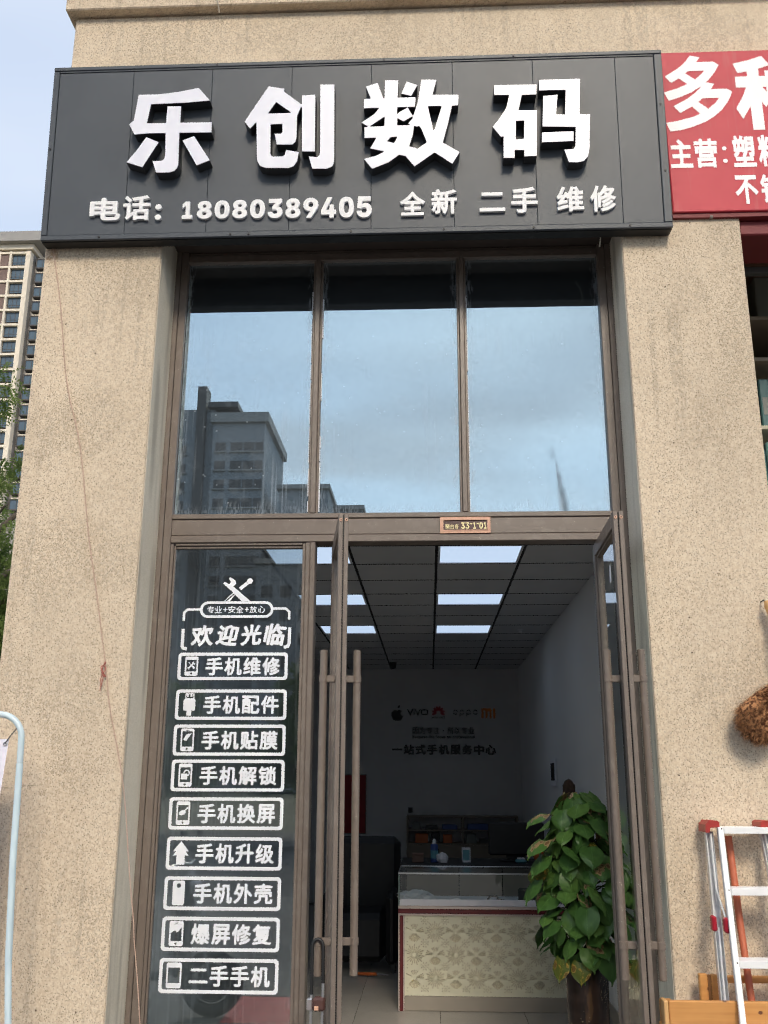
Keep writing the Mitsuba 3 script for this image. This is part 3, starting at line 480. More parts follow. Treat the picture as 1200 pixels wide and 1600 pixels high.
[2, 200, 3, 37, 29, 35, 29, 47, 111, 48, 112, 70, 50, 70, 50, 83, 111, 83, 112, 84, 112, 97, 125, 97, 123, 99, 115, 104, 121, 111, 127, 119, 134, 139, 136, 157, 136, 204, 202, 204, 202, 107, 200, 101, 195, 98, 189, 96, 169, 96, 165, 108, 186, 109, 188, 110, 188, 131, 147, 131, 138, 111, 127, 96, 128, 83, 190, 83, 190, 70, 128, 70, 128, 48, 211, 47, 211, 35, 4, 148, 144, 188, 144, 188, 162, 150, 162, 4, 150, 174, 188, 174, 188, 192, 150, 192, 1, 41, 30, 173, 30, 185, 58, 186, 55, 192, 46, 206, 46, 207, 54, 211, 57, 211, 70, 190, 66, 187, 65, 186, 85, 186, 99, 211, 112, 207, 100, 186, 126, 185, 126, 173, 85, 173, 84, 140, 106, 139, 107, 164, 119, 164, 119, 121, 107, 121, 106, 126, 81, 126, 74, 114, 66, 105, 54, 97, 43, 92, 35, 102, 53, 113, 61, 120, 65, 126, 38, 127, 38, 164, 50, 164, 50, 139, 70, 139, 71, 143, 71, 173],
[6, 200, 1, 13, 108, 85, 173, 98, 173, 213, 187, 213, 188, 101, 211, 104, 213, 93, 212, 90, 188, 86, 187, 29, 173, 29, 173, 83, 111, 72, 1, 8, 124, 188, 130, 198, 131, 199, 153, 184, 162, 175, 162, 174, 155, 163, 144, 174, 1, 7, 113, 138, 120, 148, 144, 134, 151, 129, 153, 125, 146, 114, 131, 127, 1, 6, 83, 156, 89, 177, 95, 200, 97, 201, 108, 198, 92, 153, 1, 27, 27, 70, 37, 85, 46, 103, 57, 131, 30, 132, 30, 146, 61, 146, 62, 212, 75, 212, 76, 146, 108, 146, 108, 132, 76, 132, 76, 129, 100, 98, 105, 89, 96, 78, 80, 105, 77, 109, 76, 110, 75, 29, 62, 29, 61, 108, 60, 108, 45, 73, 34, 55, 34, 55, 1, 6, 31, 198, 42, 200, 49, 180, 53, 156, 42, 154, 39, 171],
[2, 200, 1, 8, 132, 141, 143, 150, 144, 149, 181, 123, 203, 106, 212, 97, 200, 86, 171, 111, 1, 18, 29, 95, 58, 113, 83, 134, 106, 159, 122, 183, 34, 184, 34, 199, 206, 199, 206, 184, 142, 183, 128, 162, 128, 29, 112, 29, 112, 140, 78, 109, 61, 96, 44, 85, 39, 83],
[4, 200, 1, 34, 100, 127, 121, 142, 133, 154, 138, 160, 106, 161, 106, 174, 150, 175, 150, 192, 114, 189, 110, 201, 156, 205, 190, 212, 192, 211, 201, 201, 201, 201, 191, 198, 164, 193, 164, 175, 210, 174, 210, 161, 176, 160, 181, 154, 193, 142, 212, 129, 203, 118, 197, 122, 184, 132, 164, 156, 163, 120, 150, 120, 149, 155, 131, 133, 110, 118, 109, 117, 1, 34, 97, 38, 109, 46, 117, 56, 123, 66, 127, 83, 129, 101, 111, 102, 111, 114, 183, 114, 178, 89, 207, 89, 204, 58, 201, 42, 198, 35, 192, 30, 188, 29, 164, 29, 162, 30, 159, 41, 183, 41, 188, 44, 191, 54, 193, 76, 192, 77, 161, 77, 166, 99, 166, 101, 143, 101, 140, 78, 135, 61, 129, 48, 118, 36, 105, 28, 102, 33, 1, 24, 33, 100, 33, 114, 60, 114, 60, 141, 41, 141, 41, 154, 96, 154, 96, 141, 75, 141, 74, 140, 74, 114, 100, 114, 101, 100, 74, 100, 74, 59, 75, 58, 97, 69, 100, 57, 72, 41, 58, 32, 51, 44, 57, 50, 60, 57, 60, 100, 1, 10, 28, 164, 44, 186, 56, 212, 68, 209, 61, 189, 100, 189, 100, 175, 53, 175, 44, 162, 35, 152],
[2, 200, 1, 36, 35, 43, 60, 46, 84, 51, 105, 56, 130, 66, 130, 67, 123, 73, 108, 86, 109, 87, 119, 93, 124, 90, 145, 74, 167, 89, 178, 100, 186, 111, 132, 111, 106, 93, 70, 76, 60, 87, 89, 100, 112, 114, 126, 125, 144, 143, 160, 140, 149, 125, 199, 125, 208, 120, 205, 113, 196, 99, 178, 79, 156, 63, 133, 51, 97, 39, 67, 32, 44, 29, 41, 29, 1, 33, 36, 121, 67, 129, 102, 142, 102, 144, 98, 147, 80, 160, 90, 167, 95, 165, 117, 150, 138, 165, 154, 180, 154, 182, 99, 182, 78, 167, 54, 154, 52, 154, 43, 164, 66, 176, 84, 187, 100, 201, 111, 213, 127, 210, 116, 197, 116, 196, 170, 196, 179, 190, 169, 176, 152, 158, 131, 142, 103, 127, 73, 116, 45, 108, 43, 108],
[2, 200, 3, 16, 108, 171, 150, 171, 151, 213, 165, 213, 166, 171, 208, 171, 208, 83, 193, 83, 193, 94, 166, 94, 165, 29, 151, 29, 150, 94, 123, 94, 122, 82, 108, 82, 4, 166, 109, 193, 109, 193, 156, 166, 156, 4, 122, 109, 150, 109, 150, 156, 123, 156, 1, 31, 25, 79, 42, 105, 52, 125, 59, 142, 29, 143, 29, 156, 62, 157, 61, 187, 34, 183, 30, 194, 64, 201, 93, 210, 102, 198, 76, 190, 76, 157, 101, 156, 101, 143, 76, 142, 76, 139, 103, 105, 94, 94, 83, 111, 77, 120, 76, 120, 76, 29, 62, 29, 61, 115, 60, 115, 46, 87, 32, 66, 32, 66],
[6, 200, 1, 20, 33, 188, 33, 201, 77, 201, 78, 213, 92, 213, 93, 201, 147, 201, 147, 213, 161, 213, 162, 201, 208, 201, 208, 188, 162, 187, 161, 179, 147, 179, 146, 187, 93, 187, 92, 179, 78, 178, 77, 187, 3, 12, 128, 175, 200, 175, 200, 45, 198, 37, 192, 32, 183, 31, 169, 31, 165, 43, 183, 43, 185, 45, 185, 129, 129, 129, 4, 142, 139, 185, 139, 185, 147, 143, 147, 4, 142, 157, 185, 156, 185, 165, 143, 165, 3, 31, 72, 38, 64, 47, 85, 54, 103, 65, 76, 66, 76, 102, 113, 103, 113, 110, 70, 111, 70, 119, 113, 120, 113, 131, 125, 131, 125, 121, 126, 120, 170, 119, 170, 111, 125, 110, 125, 103, 164, 102, 164, 66, 135, 65, 165, 47, 159, 38, 126, 60, 125, 60, 125, 33, 113, 33, 113, 60, 95, 48, 73, 38, 4, 124, 75, 153, 75, 153, 93, 125, 93, 4, 86, 75, 114, 75, 114, 93, 87, 93, 1, 4, 131, 78, 140, 91, 147, 88, 137, 76, 3, 6, 41, 175, 109, 175, 109, 129, 55, 129, 55, 29, 41, 29, 4, 55, 139, 96, 139, 96, 148, 55, 148, 4, 55, 165, 55, 157, 96, 157, 96, 165, 1, 4, 101, 77, 93, 89, 100, 91, 108, 80],
[2, 200, 1, 19, 41, 145, 49, 150, 64, 164, 87, 191, 103, 214, 118, 207, 93, 176, 68, 149, 168, 153, 164, 159, 140, 182, 152, 190, 184, 158, 196, 145, 205, 132, 192, 122, 179, 140, 72, 134, 45, 131, 2, 8, 56, 113, 184, 113, 184, 30, 168, 30, 167, 40, 72, 40, 71, 29, 56, 29, 4, 72, 99, 71, 55, 168, 55, 168, 99],
[4, 200, 1, 19, 112, 141, 172, 141, 173, 171, 187, 171, 188, 141, 210, 140, 210, 127, 188, 127, 187, 43, 186, 37, 181, 33, 171, 30, 148, 29, 143, 43, 143, 44, 170, 44, 172, 46, 172, 127, 112, 127, 1, 18, 28, 37, 36, 55, 41, 84, 43, 112, 43, 191, 122, 192, 122, 195, 114, 211, 127, 215, 129, 214, 141, 192, 210, 191, 210, 178, 58, 177, 58, 97, 53, 61, 47, 42, 41, 28, 1, 5, 120, 108, 132, 112, 146, 91, 155, 74, 143, 68, 1, 14, 63, 109, 72, 119, 85, 139, 94, 157, 100, 173, 114, 169, 108, 153, 100, 136, 99, 29, 85, 29, 85, 111, 83, 111, 70, 96, 69, 96],
[2, 200, 2, 8, 36, 205, 204, 205, 204, 29, 190, 29, 189, 38, 51, 38, 50, 29, 37, 29, 4, 50, 52, 189, 52, 189, 191, 51, 191, 1, 26, 63, 136, 63, 150, 112, 150, 115, 182, 129, 183, 128, 150, 177, 150, 177, 136, 126, 136, 124, 127, 160, 91, 177, 69, 167, 60, 143, 89, 121, 112, 112, 94, 104, 82, 89, 68, 72, 58, 63, 70, 73, 75, 83, 82, 94, 94, 99, 101, 105, 114, 110, 135],
[3, 200, 1, 39, 31, 42, 54, 61, 67, 74, 77, 88, 91, 114, 96, 130, 100, 147, 99, 150, 37, 150, 37, 165, 101, 165, 103, 213, 117, 213, 117, 165, 200, 165, 198, 109, 194, 67, 190, 47, 188, 42, 183, 36, 179, 33, 171, 31, 138, 32, 137, 37, 132, 47, 168, 46, 173, 50, 175, 53, 178, 68, 181, 90, 184, 140, 183, 150, 115, 150, 110, 124, 103, 102, 94, 84, 81, 66, 65, 49, 43, 32, 1, 7, 120, 118, 121, 120, 132, 125, 148, 105, 160, 87, 147, 80, 134, 100, 1, 6, 53, 201, 65, 207, 78, 192, 87, 178, 73, 172, 64, 187],
[4, 200, 1, 30, 80, 49, 139, 50, 139, 101, 94, 102, 95, 115, 139, 116, 139, 160, 87, 161, 87, 175, 146, 175, 142, 186, 130, 208, 130, 209, 143, 214, 151, 201, 160, 183, 160, 181, 149, 177, 148, 175, 207, 175, 207, 161, 155, 161, 155, 116, 200, 115, 200, 102, 155, 101, 155, 50, 212, 49, 212, 35, 81, 35, 1, 8, 39, 201, 47, 210, 48, 210, 75, 197, 84, 191, 85, 189, 77, 178, 65, 186, 1, 8, 35, 41, 46, 60, 72, 106, 73, 106, 83, 96, 83, 95, 52, 40, 47, 31, 1, 9, 29, 144, 36, 155, 38, 155, 61, 143, 72, 137, 73, 135, 66, 123, 65, 123, 48, 134],
[2, 200, 1, 26, 101, 38, 111, 51, 117, 63, 124, 86, 127, 121, 127, 193, 164, 200, 198, 210, 207, 199, 207, 198, 175, 188, 142, 181, 142, 146, 211, 145, 211, 131, 188, 131, 188, 30, 173, 30, 172, 131, 142, 131, 142, 110, 140, 90, 136, 71, 129, 53, 120, 38, 113, 29, 2, 19, 26, 38, 33, 58, 38, 88, 40, 103, 40, 193, 82, 201, 108, 209, 117, 196, 93, 189, 54, 182, 55, 163, 108, 163, 108, 104, 54, 103, 52, 81, 49, 59, 44, 43, 38, 29, 38, 29, 4, 54, 118, 94, 117, 94, 149, 55, 149],
[3, 200, 1, 24, 101, 28, 90, 41, 108, 50, 124, 61, 138, 75, 149, 90, 157, 108, 164, 132, 169, 167, 172, 205, 188, 204, 186, 173, 181, 140, 175, 114, 167, 91, 196, 60, 213, 39, 200, 30, 182, 53, 160, 77, 149, 63, 138, 52, 124, 41, 113, 34, 1, 7, 95, 186, 97, 188, 108, 194, 129, 164, 138, 147, 125, 140, 113, 162, 1, 11, 40, 61, 49, 70, 52, 77, 52, 197, 68, 197, 68, 79, 114, 99, 118, 86, 73, 63, 57, 55, 48, 49],
[1, 200, 1, 4, 29, 131, 212, 131, 212, 115, 29, 115],
[5, 200, 2, 16, 114, 117, 146, 118, 146, 213, 161, 213, 161, 172, 212, 172, 212, 158, 161, 157, 161, 118, 203, 117, 203, 30, 189, 30, 188, 38, 129, 38, 128, 29, 114, 29, 4, 128, 53, 188, 53, 188, 103, 128, 103, 1, 4, 32, 175, 109, 175, 109, 162, 32, 162, 1, 10, 30, 64, 73, 74, 81, 116, 86, 155, 100, 152, 86, 78, 107, 82, 108, 68, 34, 49, 33, 50, 1, 6, 63, 193, 55, 208, 68, 212, 78, 194, 82, 182, 69, 178, 1, 8, 40, 150, 49, 152, 52, 151, 59, 106, 62, 81, 60, 80, 49, 79, 47, 105],
[3, 200, 1, 30, 31, 175, 134, 176, 133, 212, 149, 212, 150, 176, 209, 175, 209, 161, 150, 160, 154, 131, 160, 97, 166, 74, 175, 55, 185, 46, 192, 44, 195, 47, 197, 54, 200, 82, 213, 73, 211, 52, 209, 44, 205, 35, 196, 29, 183, 29, 171, 36, 160, 50, 152, 66, 145, 91, 139, 124, 135, 161, 31, 161, 1, 7, 162, 203, 171, 211, 173, 211, 190, 198, 201, 187, 191, 178, 178, 191, 1, 14, 32, 49, 74, 59, 74, 116, 38, 117, 38, 131, 126, 131, 126, 117, 89, 116, 89, 62, 91, 62, 132, 70, 132, 57, 38, 35, 36, 36],
[2, 200, 3, 28, 118, 205, 202, 205, 202, 160, 198, 155, 192, 152, 163, 151, 158, 163, 186, 164, 188, 166, 188, 191, 132, 191, 132, 138, 200, 138, 208, 134, 204, 118, 197, 98, 191, 85, 181, 67, 196, 51, 213, 40, 204, 29, 189, 39, 172, 55, 157, 41, 142, 30, 132, 41, 131, 29, 118, 29, 6, 151, 123, 160, 97, 167, 85, 172, 79, 184, 101, 191, 123, 7, 132, 41, 136, 43, 148, 51, 163, 67, 151, 88, 136, 123, 132, 122, 3, 21, 27, 35, 35, 58, 40, 95, 42, 206, 100, 206, 100, 45, 98, 37, 94, 32, 89, 30, 66, 29, 62, 43, 83, 43, 86, 46, 86, 96, 85, 97, 55, 97, 49, 61, 45, 43, 39, 29, 39, 29, 34, 32, 4, 55, 112, 86, 111, 86, 145, 55, 145, 4, 55, 160, 86, 159, 86, 192, 55, 192],
[2, 200, 2, 33, 30, 130, 65, 135, 104, 144, 87, 157, 75, 168, 48, 150, 47, 151, 42, 157, 38, 161, 58, 173, 70, 183, 87, 200, 97, 214, 112, 210, 101, 195, 101, 193, 184, 193, 189, 189, 192, 187, 192, 186, 179, 171, 163, 158, 141, 144, 172, 137, 212, 132, 204, 119, 183, 121, 157, 126, 140, 130, 122, 136, 82, 125, 37, 116, 35, 117, 8, 85, 177, 87, 175, 101, 162, 122, 150, 148, 163, 159, 171, 168, 179, 88, 180, 1, 35, 32, 41, 55, 48, 73, 57, 82, 63, 91, 72, 100, 86, 100, 88, 45, 88, 45, 101, 105, 101, 110, 122, 124, 120, 122, 101, 194, 101, 189, 68, 185, 51, 180, 39, 171, 33, 165, 31, 131, 32, 130, 38, 127, 45, 161, 44, 166, 46, 169, 51, 172, 59, 176, 79, 177, 88, 117, 88, 111, 76, 100, 61, 89, 50, 79, 44, 60, 35, 40, 29],
[1, 200, 3, 16, 39, 177, 111, 178, 112, 214, 127, 213, 128, 178, 200, 177, 200, 83, 185, 83, 185, 94, 128, 94, 127, 29, 112, 29, 111, 94, 54, 94, 54, 82, 39, 82, 4, 128, 110, 185, 110, 185, 163, 128, 163, 4, 54, 162, 54, 110, 111, 110, 111, 163],
[1, 129, 2, 27, 27, 109, 28, 137, 34, 159, 42, 174, 55, 185, 64, 189, 74, 192, 98, 191, 108, 188, 117, 183, 124, 177, 132, 166, 138, 150, 141, 133, 142, 109, 140, 95, 136, 78, 130, 66, 121, 55, 112, 49, 98, 44, 79, 43, 65, 46, 53, 52, 42, 62, 35, 74, 30, 90, 21, 62, 109, 65, 87, 72, 76, 79, 72, 87, 71, 93, 73, 98, 76, 103, 84, 106, 95, 108, 109, 108, 126, 106, 140, 103, 151, 100, 157, 94, 162, 87, 164, 79, 164, 74, 161, 68, 155, 65, 147, 63, 137],
[1, 129, 1, 12, 36, 45, 36, 72, 74, 73, 73, 160, 72, 160, 40, 138, 40, 168, 72, 190, 108, 190, 108, 73, 137, 72, 137, 45],
[1, 129, 1, 30, 30, 145, 33, 162, 40, 174, 48, 182, 59, 188, 78, 192, 95, 192, 109, 188, 122, 181, 132, 169, 136, 159, 138, 144, 135, 135, 131, 126, 122, 114, 80, 74, 139, 73, 139, 45, 32, 45, 32, 70, 95, 127, 102, 137, 104, 149, 101, 157, 96, 162, 86, 166, 77, 165, 71, 162, 65, 154, 63, 145],
[1, 129, 1, 35, 27, 87, 61, 87, 63, 80, 70, 74, 77, 72, 87, 71, 97, 75, 102, 79, 105, 88, 103, 99, 96, 107, 86, 111, 63, 112, 63, 133, 94, 162, 34, 163, 34, 190, 135, 190, 135, 166, 97, 131, 111, 128, 123, 123, 132, 115, 138, 104, 141, 93, 140, 80, 137, 70, 127, 57, 112, 48, 95, 44, 77, 43, 60, 46, 45, 53, 36, 62, 29, 73],
[1, 129, 1, 15, 24, 97, 77, 190, 110, 190, 58, 97, 95, 97, 96, 136, 126, 136, 127, 97, 145, 96, 145, 70, 127, 69, 126, 45, 94, 45, 94, 69, 24, 69],
[1, 129, 1, 46, 29, 87, 62, 87, 65, 78, 69, 74, 77, 70, 86, 70, 94, 72, 101, 77, 104, 83, 106, 90, 105, 100, 102, 108, 97, 113, 89, 116, 80, 117, 74, 115, 67, 112, 62, 107, 32, 112, 38, 190, 131, 190, 131, 163, 67, 162, 64, 132, 64, 129, 71, 135, 80, 139, 89, 141, 99, 141, 109, 139, 117, 136, 129, 126, 133, 119, 137, 110, 139, 99, 140, 89, 137, 77, 128, 62, 116, 51, 103, 46, 89, 43, 77, 43, 65, 45, 50, 51, 37, 62, 30, 75],
[1, 129, 2, 24, 30, 87, 31, 102, 36, 118, 44, 134, 81, 189, 82, 190, 116, 190, 81, 138, 99, 138, 113, 135, 124, 129, 133, 119, 138, 105, 139, 88, 136, 75, 129, 62, 118, 52, 103, 45, 91, 43, 80, 43, 68, 45, 52, 52, 40, 63, 33, 75, 16, 63, 90, 67, 79, 71, 74, 79, 70, 91, 70, 99, 74, 104, 79, 107, 89, 107, 99, 104, 106, 96, 113, 88, 115, 79, 115, 71, 111, 67, 106, 64, 99],
[1, 129, 1, 7, 32, 163, 32, 190, 136, 190, 136, 162, 77, 45, 42, 45, 100, 162],
[1, 129, 3, 45, 26, 81, 28, 95, 33, 105, 44, 115, 58, 120, 47, 125, 41, 130, 35, 137, 32, 146, 31, 157, 33, 165, 38, 174, 45, 180, 56, 187, 64, 190, 78, 192, 90, 192, 101, 191, 112, 187, 122, 181, 130, 174, 133, 169, 137, 160, 137, 150, 136, 143, 133, 137, 128, 130, 121, 125, 111, 121, 125, 115, 132, 109, 138, 101, 141, 93, 142, 88, 141, 75, 138, 67, 131, 59, 123, 53, 104, 45, 91, 43, 78, 43, 64, 45, 49, 51, 38, 59, 31, 67, 16, 62, 85, 65, 77, 69, 72, 78, 68, 87, 68, 96, 70, 103, 76, 106, 82, 106, 90, 104, 96, 98, 103, 90, 106, 81, 107, 71, 103, 66, 99, 63, 92, 16, 65, 147, 68, 140, 72, 135, 81, 132, 87, 132, 95, 134, 100, 139, 103, 144, 103, 152, 102, 157, 96, 164, 90, 166, 81, 167, 74, 165, 69, 160, 66, 155],
[1, 129, 2, 26, 30, 136, 30, 147, 32, 157, 36, 166, 41, 173, 54, 184, 62, 188, 74, 191, 97, 191, 109, 187, 117, 183, 131, 170, 136, 162, 139, 152, 139, 133, 134, 117, 124, 99, 87, 45, 54, 44, 54, 45, 88, 97, 66, 97, 57, 100, 49, 104, 37, 116, 32, 126, 16, 62, 140, 66, 129, 70, 124, 78, 120, 90, 120, 98, 124, 103, 129, 106, 139, 106, 149, 103, 156, 95, 163, 87, 165, 78, 165, 70, 161, 66, 156, 63, 149],
[2, 54, 1, 16, 28, 64, 31, 70, 36, 76, 42, 79, 50, 79, 58, 76, 62, 72, 65, 64, 65, 58, 63, 52, 58, 46, 52, 44, 44, 43, 36, 46, 32, 51, 29, 58, 1, 16, 29, 128, 29, 134, 32, 141, 36, 146, 44, 149, 52, 148, 58, 146, 62, 141, 65, 134, 65, 128, 62, 120, 58, 116, 50, 113, 42, 113, 36, 116, 31, 122],
[1, 128, 1, 28, 31, 83, 33, 104, 37, 114, 44, 122, 53, 126, 66, 128, 74, 125, 80, 122, 95, 110, 100, 108, 105, 109, 109, 112, 112, 117, 113, 124, 138, 124, 137, 110, 131, 94, 123, 85, 115, 81, 103, 80, 95, 82, 87, 86, 74, 97, 69, 99, 63, 99, 59, 96, 57, 90, 56, 83],
[1, 129, 1, 12, 34, 90, 34, 117, 70, 117, 71, 155, 98, 155, 99, 117, 136, 117, 136, 90, 99, 90, 98, 52, 71, 52, 70, 90],
[1, 134, 3, 23, 32, 190, 104, 190, 113, 188, 125, 183, 135, 174, 140, 161, 141, 149, 139, 143, 136, 136, 130, 129, 121, 124, 114, 121, 125, 118, 135, 113, 142, 105, 146, 96, 147, 81, 145, 72, 139, 62, 131, 54, 119, 48, 103, 45, 32, 45, 10, 66, 74, 93, 73, 104, 76, 108, 80, 111, 87, 111, 93, 108, 99, 102, 105, 96, 107, 66, 108, 10, 66, 131, 89, 131, 99, 134, 104, 139, 106, 144, 106, 150, 104, 155, 99, 160, 93, 162, 66, 163],
[1, 120, 2, 36, 27, 93, 29, 115, 36, 132, 39, 137, 50, 147, 66, 154, 86, 155, 98, 153, 107, 150, 115, 144, 123, 136, 129, 126, 132, 116, 133, 106, 133, 91, 61, 91, 62, 81, 65, 76, 71, 70, 77, 68, 86, 68, 92, 69, 98, 73, 102, 78, 132, 73, 128, 65, 122, 57, 110, 49, 101, 45, 88, 43, 72, 44, 62, 46, 50, 51, 40, 60, 35, 66, 30, 79, 10, 61, 112, 100, 111, 101, 114, 98, 122, 93, 128, 87, 130, 78, 131, 71, 129, 66, 124, 63, 119],
[1, 119, 1, 40, 27, 93, 28, 113, 31, 122, 35, 131, 46, 144, 62, 153, 75, 155, 88, 156, 105, 151, 114, 147, 122, 139, 130, 125, 132, 117, 101, 112, 97, 122, 93, 126, 87, 129, 80, 129, 70, 125, 65, 117, 62, 102, 63, 88, 67, 78, 73, 71, 84, 69, 92, 72, 97, 77, 101, 87, 132, 82, 129, 71, 121, 58, 111, 50, 99, 45, 88, 43, 76, 43, 64, 45, 52, 50, 43, 58, 35, 68, 29, 81],
[1, 118, 2, 40, 26, 71, 26, 80, 28, 88, 32, 95, 37, 100, 45, 105, 55, 108, 86, 112, 90, 114, 92, 117, 92, 123, 91, 126, 88, 129, 81, 131, 72, 131, 66, 128, 62, 124, 60, 121, 30, 124, 31, 131, 34, 136, 45, 147, 55, 152, 64, 154, 89, 155, 100, 152, 110, 148, 121, 138, 124, 131, 126, 123, 126, 45, 95, 45, 94, 60, 87, 51, 76, 45, 67, 43, 49, 45, 40, 48, 32, 56, 28, 62, 11, 58, 75, 61, 70, 67, 66, 75, 66, 84, 69, 90, 74, 92, 77, 93, 94, 71, 89, 63, 86, 59, 81],
[1, 126, 1, 24, 31, 154, 65, 154, 66, 85, 68, 79, 73, 74, 80, 72, 86, 72, 96, 76, 101, 85, 102, 154, 135, 154, 135, 45, 103, 45, 102, 65, 95, 54, 89, 49, 84, 46, 73, 44, 64, 44, 54, 46, 47, 50, 40, 57, 34, 66, 31, 79],
[1, 115, 1, 48, 27, 76, 58, 81, 60, 77, 65, 71, 75, 67, 88, 69, 92, 72, 94, 75, 93, 80, 86, 84, 50, 93, 40, 98, 34, 104, 30, 114, 30, 128, 35, 139, 44, 148, 54, 152, 66, 155, 92, 154, 102, 151, 110, 147, 121, 137, 124, 131, 125, 125, 95, 121, 93, 125, 88, 130, 81, 132, 75, 132, 66, 129, 63, 124, 64, 119, 70, 115, 109, 106, 118, 101, 125, 94, 128, 83, 127, 69, 122, 60, 111, 51, 98, 46, 84, 43, 71, 43, 56, 46, 44, 51, 34, 59, 29, 68],
[1, 76, 1, 21, 22, 129, 22, 154, 36, 155, 37, 180, 70, 180, 71, 155, 90, 154, 90, 129, 71, 129, 71, 76, 72, 73, 75, 71, 89, 71, 93, 46, 78, 44, 62, 44, 50, 48, 42, 55, 39, 62, 37, 71, 36, 129],
[1, 126, 1, 26, 31, 190, 64, 190, 65, 135, 71, 144, 78, 150, 84, 153, 93, 155, 102, 155, 113, 153, 121, 148, 127, 142, 132, 133, 135, 120, 135, 45, 102, 45, 101, 112, 100, 116, 97, 122, 91, 126, 86, 128, 78, 127, 73, 124, 68, 120, 66, 114, 65, 45, 31, 45],
[1, 82, 1, 23, 22, 129, 22, 154, 40, 155, 40, 165, 43, 177, 47, 185, 53, 190, 60, 194, 72, 197, 83, 197, 100, 194, 94, 170, 88, 171, 80, 170, 76, 167, 74, 163, 74, 155, 96, 154, 96, 129, 74, 129, 74, 45, 40, 45, 40, 129],
[1, 124, 2, 28, 27, 93, 29, 115, 32, 125, 38, 135, 50, 147, 58, 151, 68, 154, 75, 156, 92, 155, 104, 152, 113, 147, 120, 142, 128, 133, 133, 123, 136, 111, 136, 87, 133, 77, 128, 66, 120, 56, 112, 51, 95, 44, 88, 43, 69, 44, 57, 48, 48, 53, 39, 61, 35, 68, 29, 81, 18, 62, 97, 64, 83, 68, 76, 72, 72, 80, 69, 87, 70, 91, 72, 95, 75, 99, 81, 102, 95, 101, 111, 96, 123, 91, 127, 84, 129, 77, 129, 71, 126, 66, 120, 63, 113],
[1, 128, 2, 25, 31, 154, 65, 154, 66, 135, 73, 146, 83, 152, 92, 155, 109, 153, 119, 149, 128, 140, 135, 129, 138, 120, 140, 106, 140, 92, 138, 79, 132, 63, 122, 52, 109, 45, 92, 44, 84, 46, 76, 50, 71, 55, 67, 61, 66, 61, 65, 4, 31, 4, 17, 64, 95, 67, 83, 70, 78, 75, 73, 80, 71, 88, 70, 96, 74, 102, 82, 105, 95, 104, 111, 99, 122, 94, 126, 88, 128, 80, 128, 73, 124, 70, 120, 66, 112],
[1, 84, 1, 15, 31, 154, 64, 154, 64, 135, 65, 134, 70, 145, 77, 152, 87, 155, 100, 154, 100, 125, 84, 126, 77, 124, 70, 119, 66, 111, 65, 45, 31, 45],
[2, 56, 1, 16, 30, 186, 33, 192, 38, 197, 45, 200, 51, 200, 57, 198, 63, 192, 66, 186, 66, 181, 63, 175, 59, 170, 51, 167, 45, 167, 38, 170, 33, 175, 31, 181, 1, 4, 31, 154, 65, 154, 65, 45, 31, 45],
[1, 126, 1, 24, 31, 45, 31, 154, 63, 154, 64, 134, 69, 142, 75, 148, 87, 154, 106, 155, 113, 153, 121, 148, 129, 139, 135, 124, 135, 45, 102, 45, 101, 112, 100, 116, 97, 122, 91, 126, 86, 128, 78, 127, 73, 124, 68, 120, 66, 114, 65, 45],
[1, 64, 1, 13, 31, 190, 65, 190, 65, 77, 66, 74, 69, 71, 78, 70, 83, 49, 82, 47, 72, 44, 51, 46, 39, 53, 33, 61, 31, 70],
[1, 123, 1, 7, 23, 154, 58, 154, 82, 73, 105, 154, 140, 154, 101, 45, 62, 45],
[1, 154, 2, 32, 28, 110, 28, 125, 30, 139, 33, 150, 39, 162, 47, 172, 56, 180, 68, 187, 81, 191, 91, 192, 108, 192, 123, 188, 134, 183, 143, 176, 154, 164, 160, 152, 165, 137, 166, 125, 166, 105, 163, 92, 158, 78, 149, 65, 140, 57, 128, 49, 116, 45, 104, 43, 83, 44, 69, 48, 56, 56, 47, 64, 38, 76, 31, 94, 20, 64, 112, 68, 93, 71, 87, 78, 80, 86, 75, 94, 74, 105, 74, 114, 78, 125, 88, 128, 96, 131, 107, 131, 128, 125, 146, 117, 156, 107, 161, 94, 162, 81, 158, 73, 151, 68, 142, 64, 128],
[1, 130, 2, 16, 32, 190, 97, 190, 109, 188, 121, 183, 127, 179, 137, 168, 142, 155, 144, 135, 142, 124, 136, 112, 127, 102, 117, 96, 104, 92, 66, 90, 66, 45, 32, 45, 11, 66, 118, 91, 118, 98, 121, 103, 125, 108, 134, 108, 143, 105, 153, 101, 158, 96, 160, 88, 162, 66, 162],
[1, 150, 1, 12, 32, 190, 66, 190, 66, 134, 123, 134, 124, 190, 158, 190, 158, 45, 124, 45, 124, 105, 67, 106, 66, 45, 32, 45],
[1, 212, 1, 19, 25, 190, 63, 190, 78, 121, 85, 84, 93, 125, 109, 190, 143, 190, 159, 126, 167, 85, 175, 127, 189, 190, 227, 190, 188, 45, 149, 45, 131, 116, 126, 144, 120, 113, 103, 46, 64, 45],
[1, 154, 2, 8, 25, 45, 73, 190, 119, 190, 169, 45, 131, 45, 120, 76, 73, 76, 63, 45, 5, 80, 103, 112, 102, 96, 161, 95, 160, 86, 121],
[1, 122, 1, 12, 32, 190, 132, 190, 132, 163, 66, 162, 66, 133, 128, 132, 127, 105, 66, 105, 66, 73, 132, 73, 132, 45, 32, 45],
[1, 146, 1, 29, 32, 190, 66, 190, 66, 98, 68, 90, 71, 83, 79, 76, 86, 74, 96, 73, 106, 76, 112, 80, 117, 86, 119, 91, 120, 98, 120, 190, 154, 190, 154, 87, 148, 71, 142, 62, 135, 56, 123, 49, 113, 45, 99, 43, 81, 44, 71, 46, 57, 52, 48, 58, 41, 65, 35, 77, 32, 91],
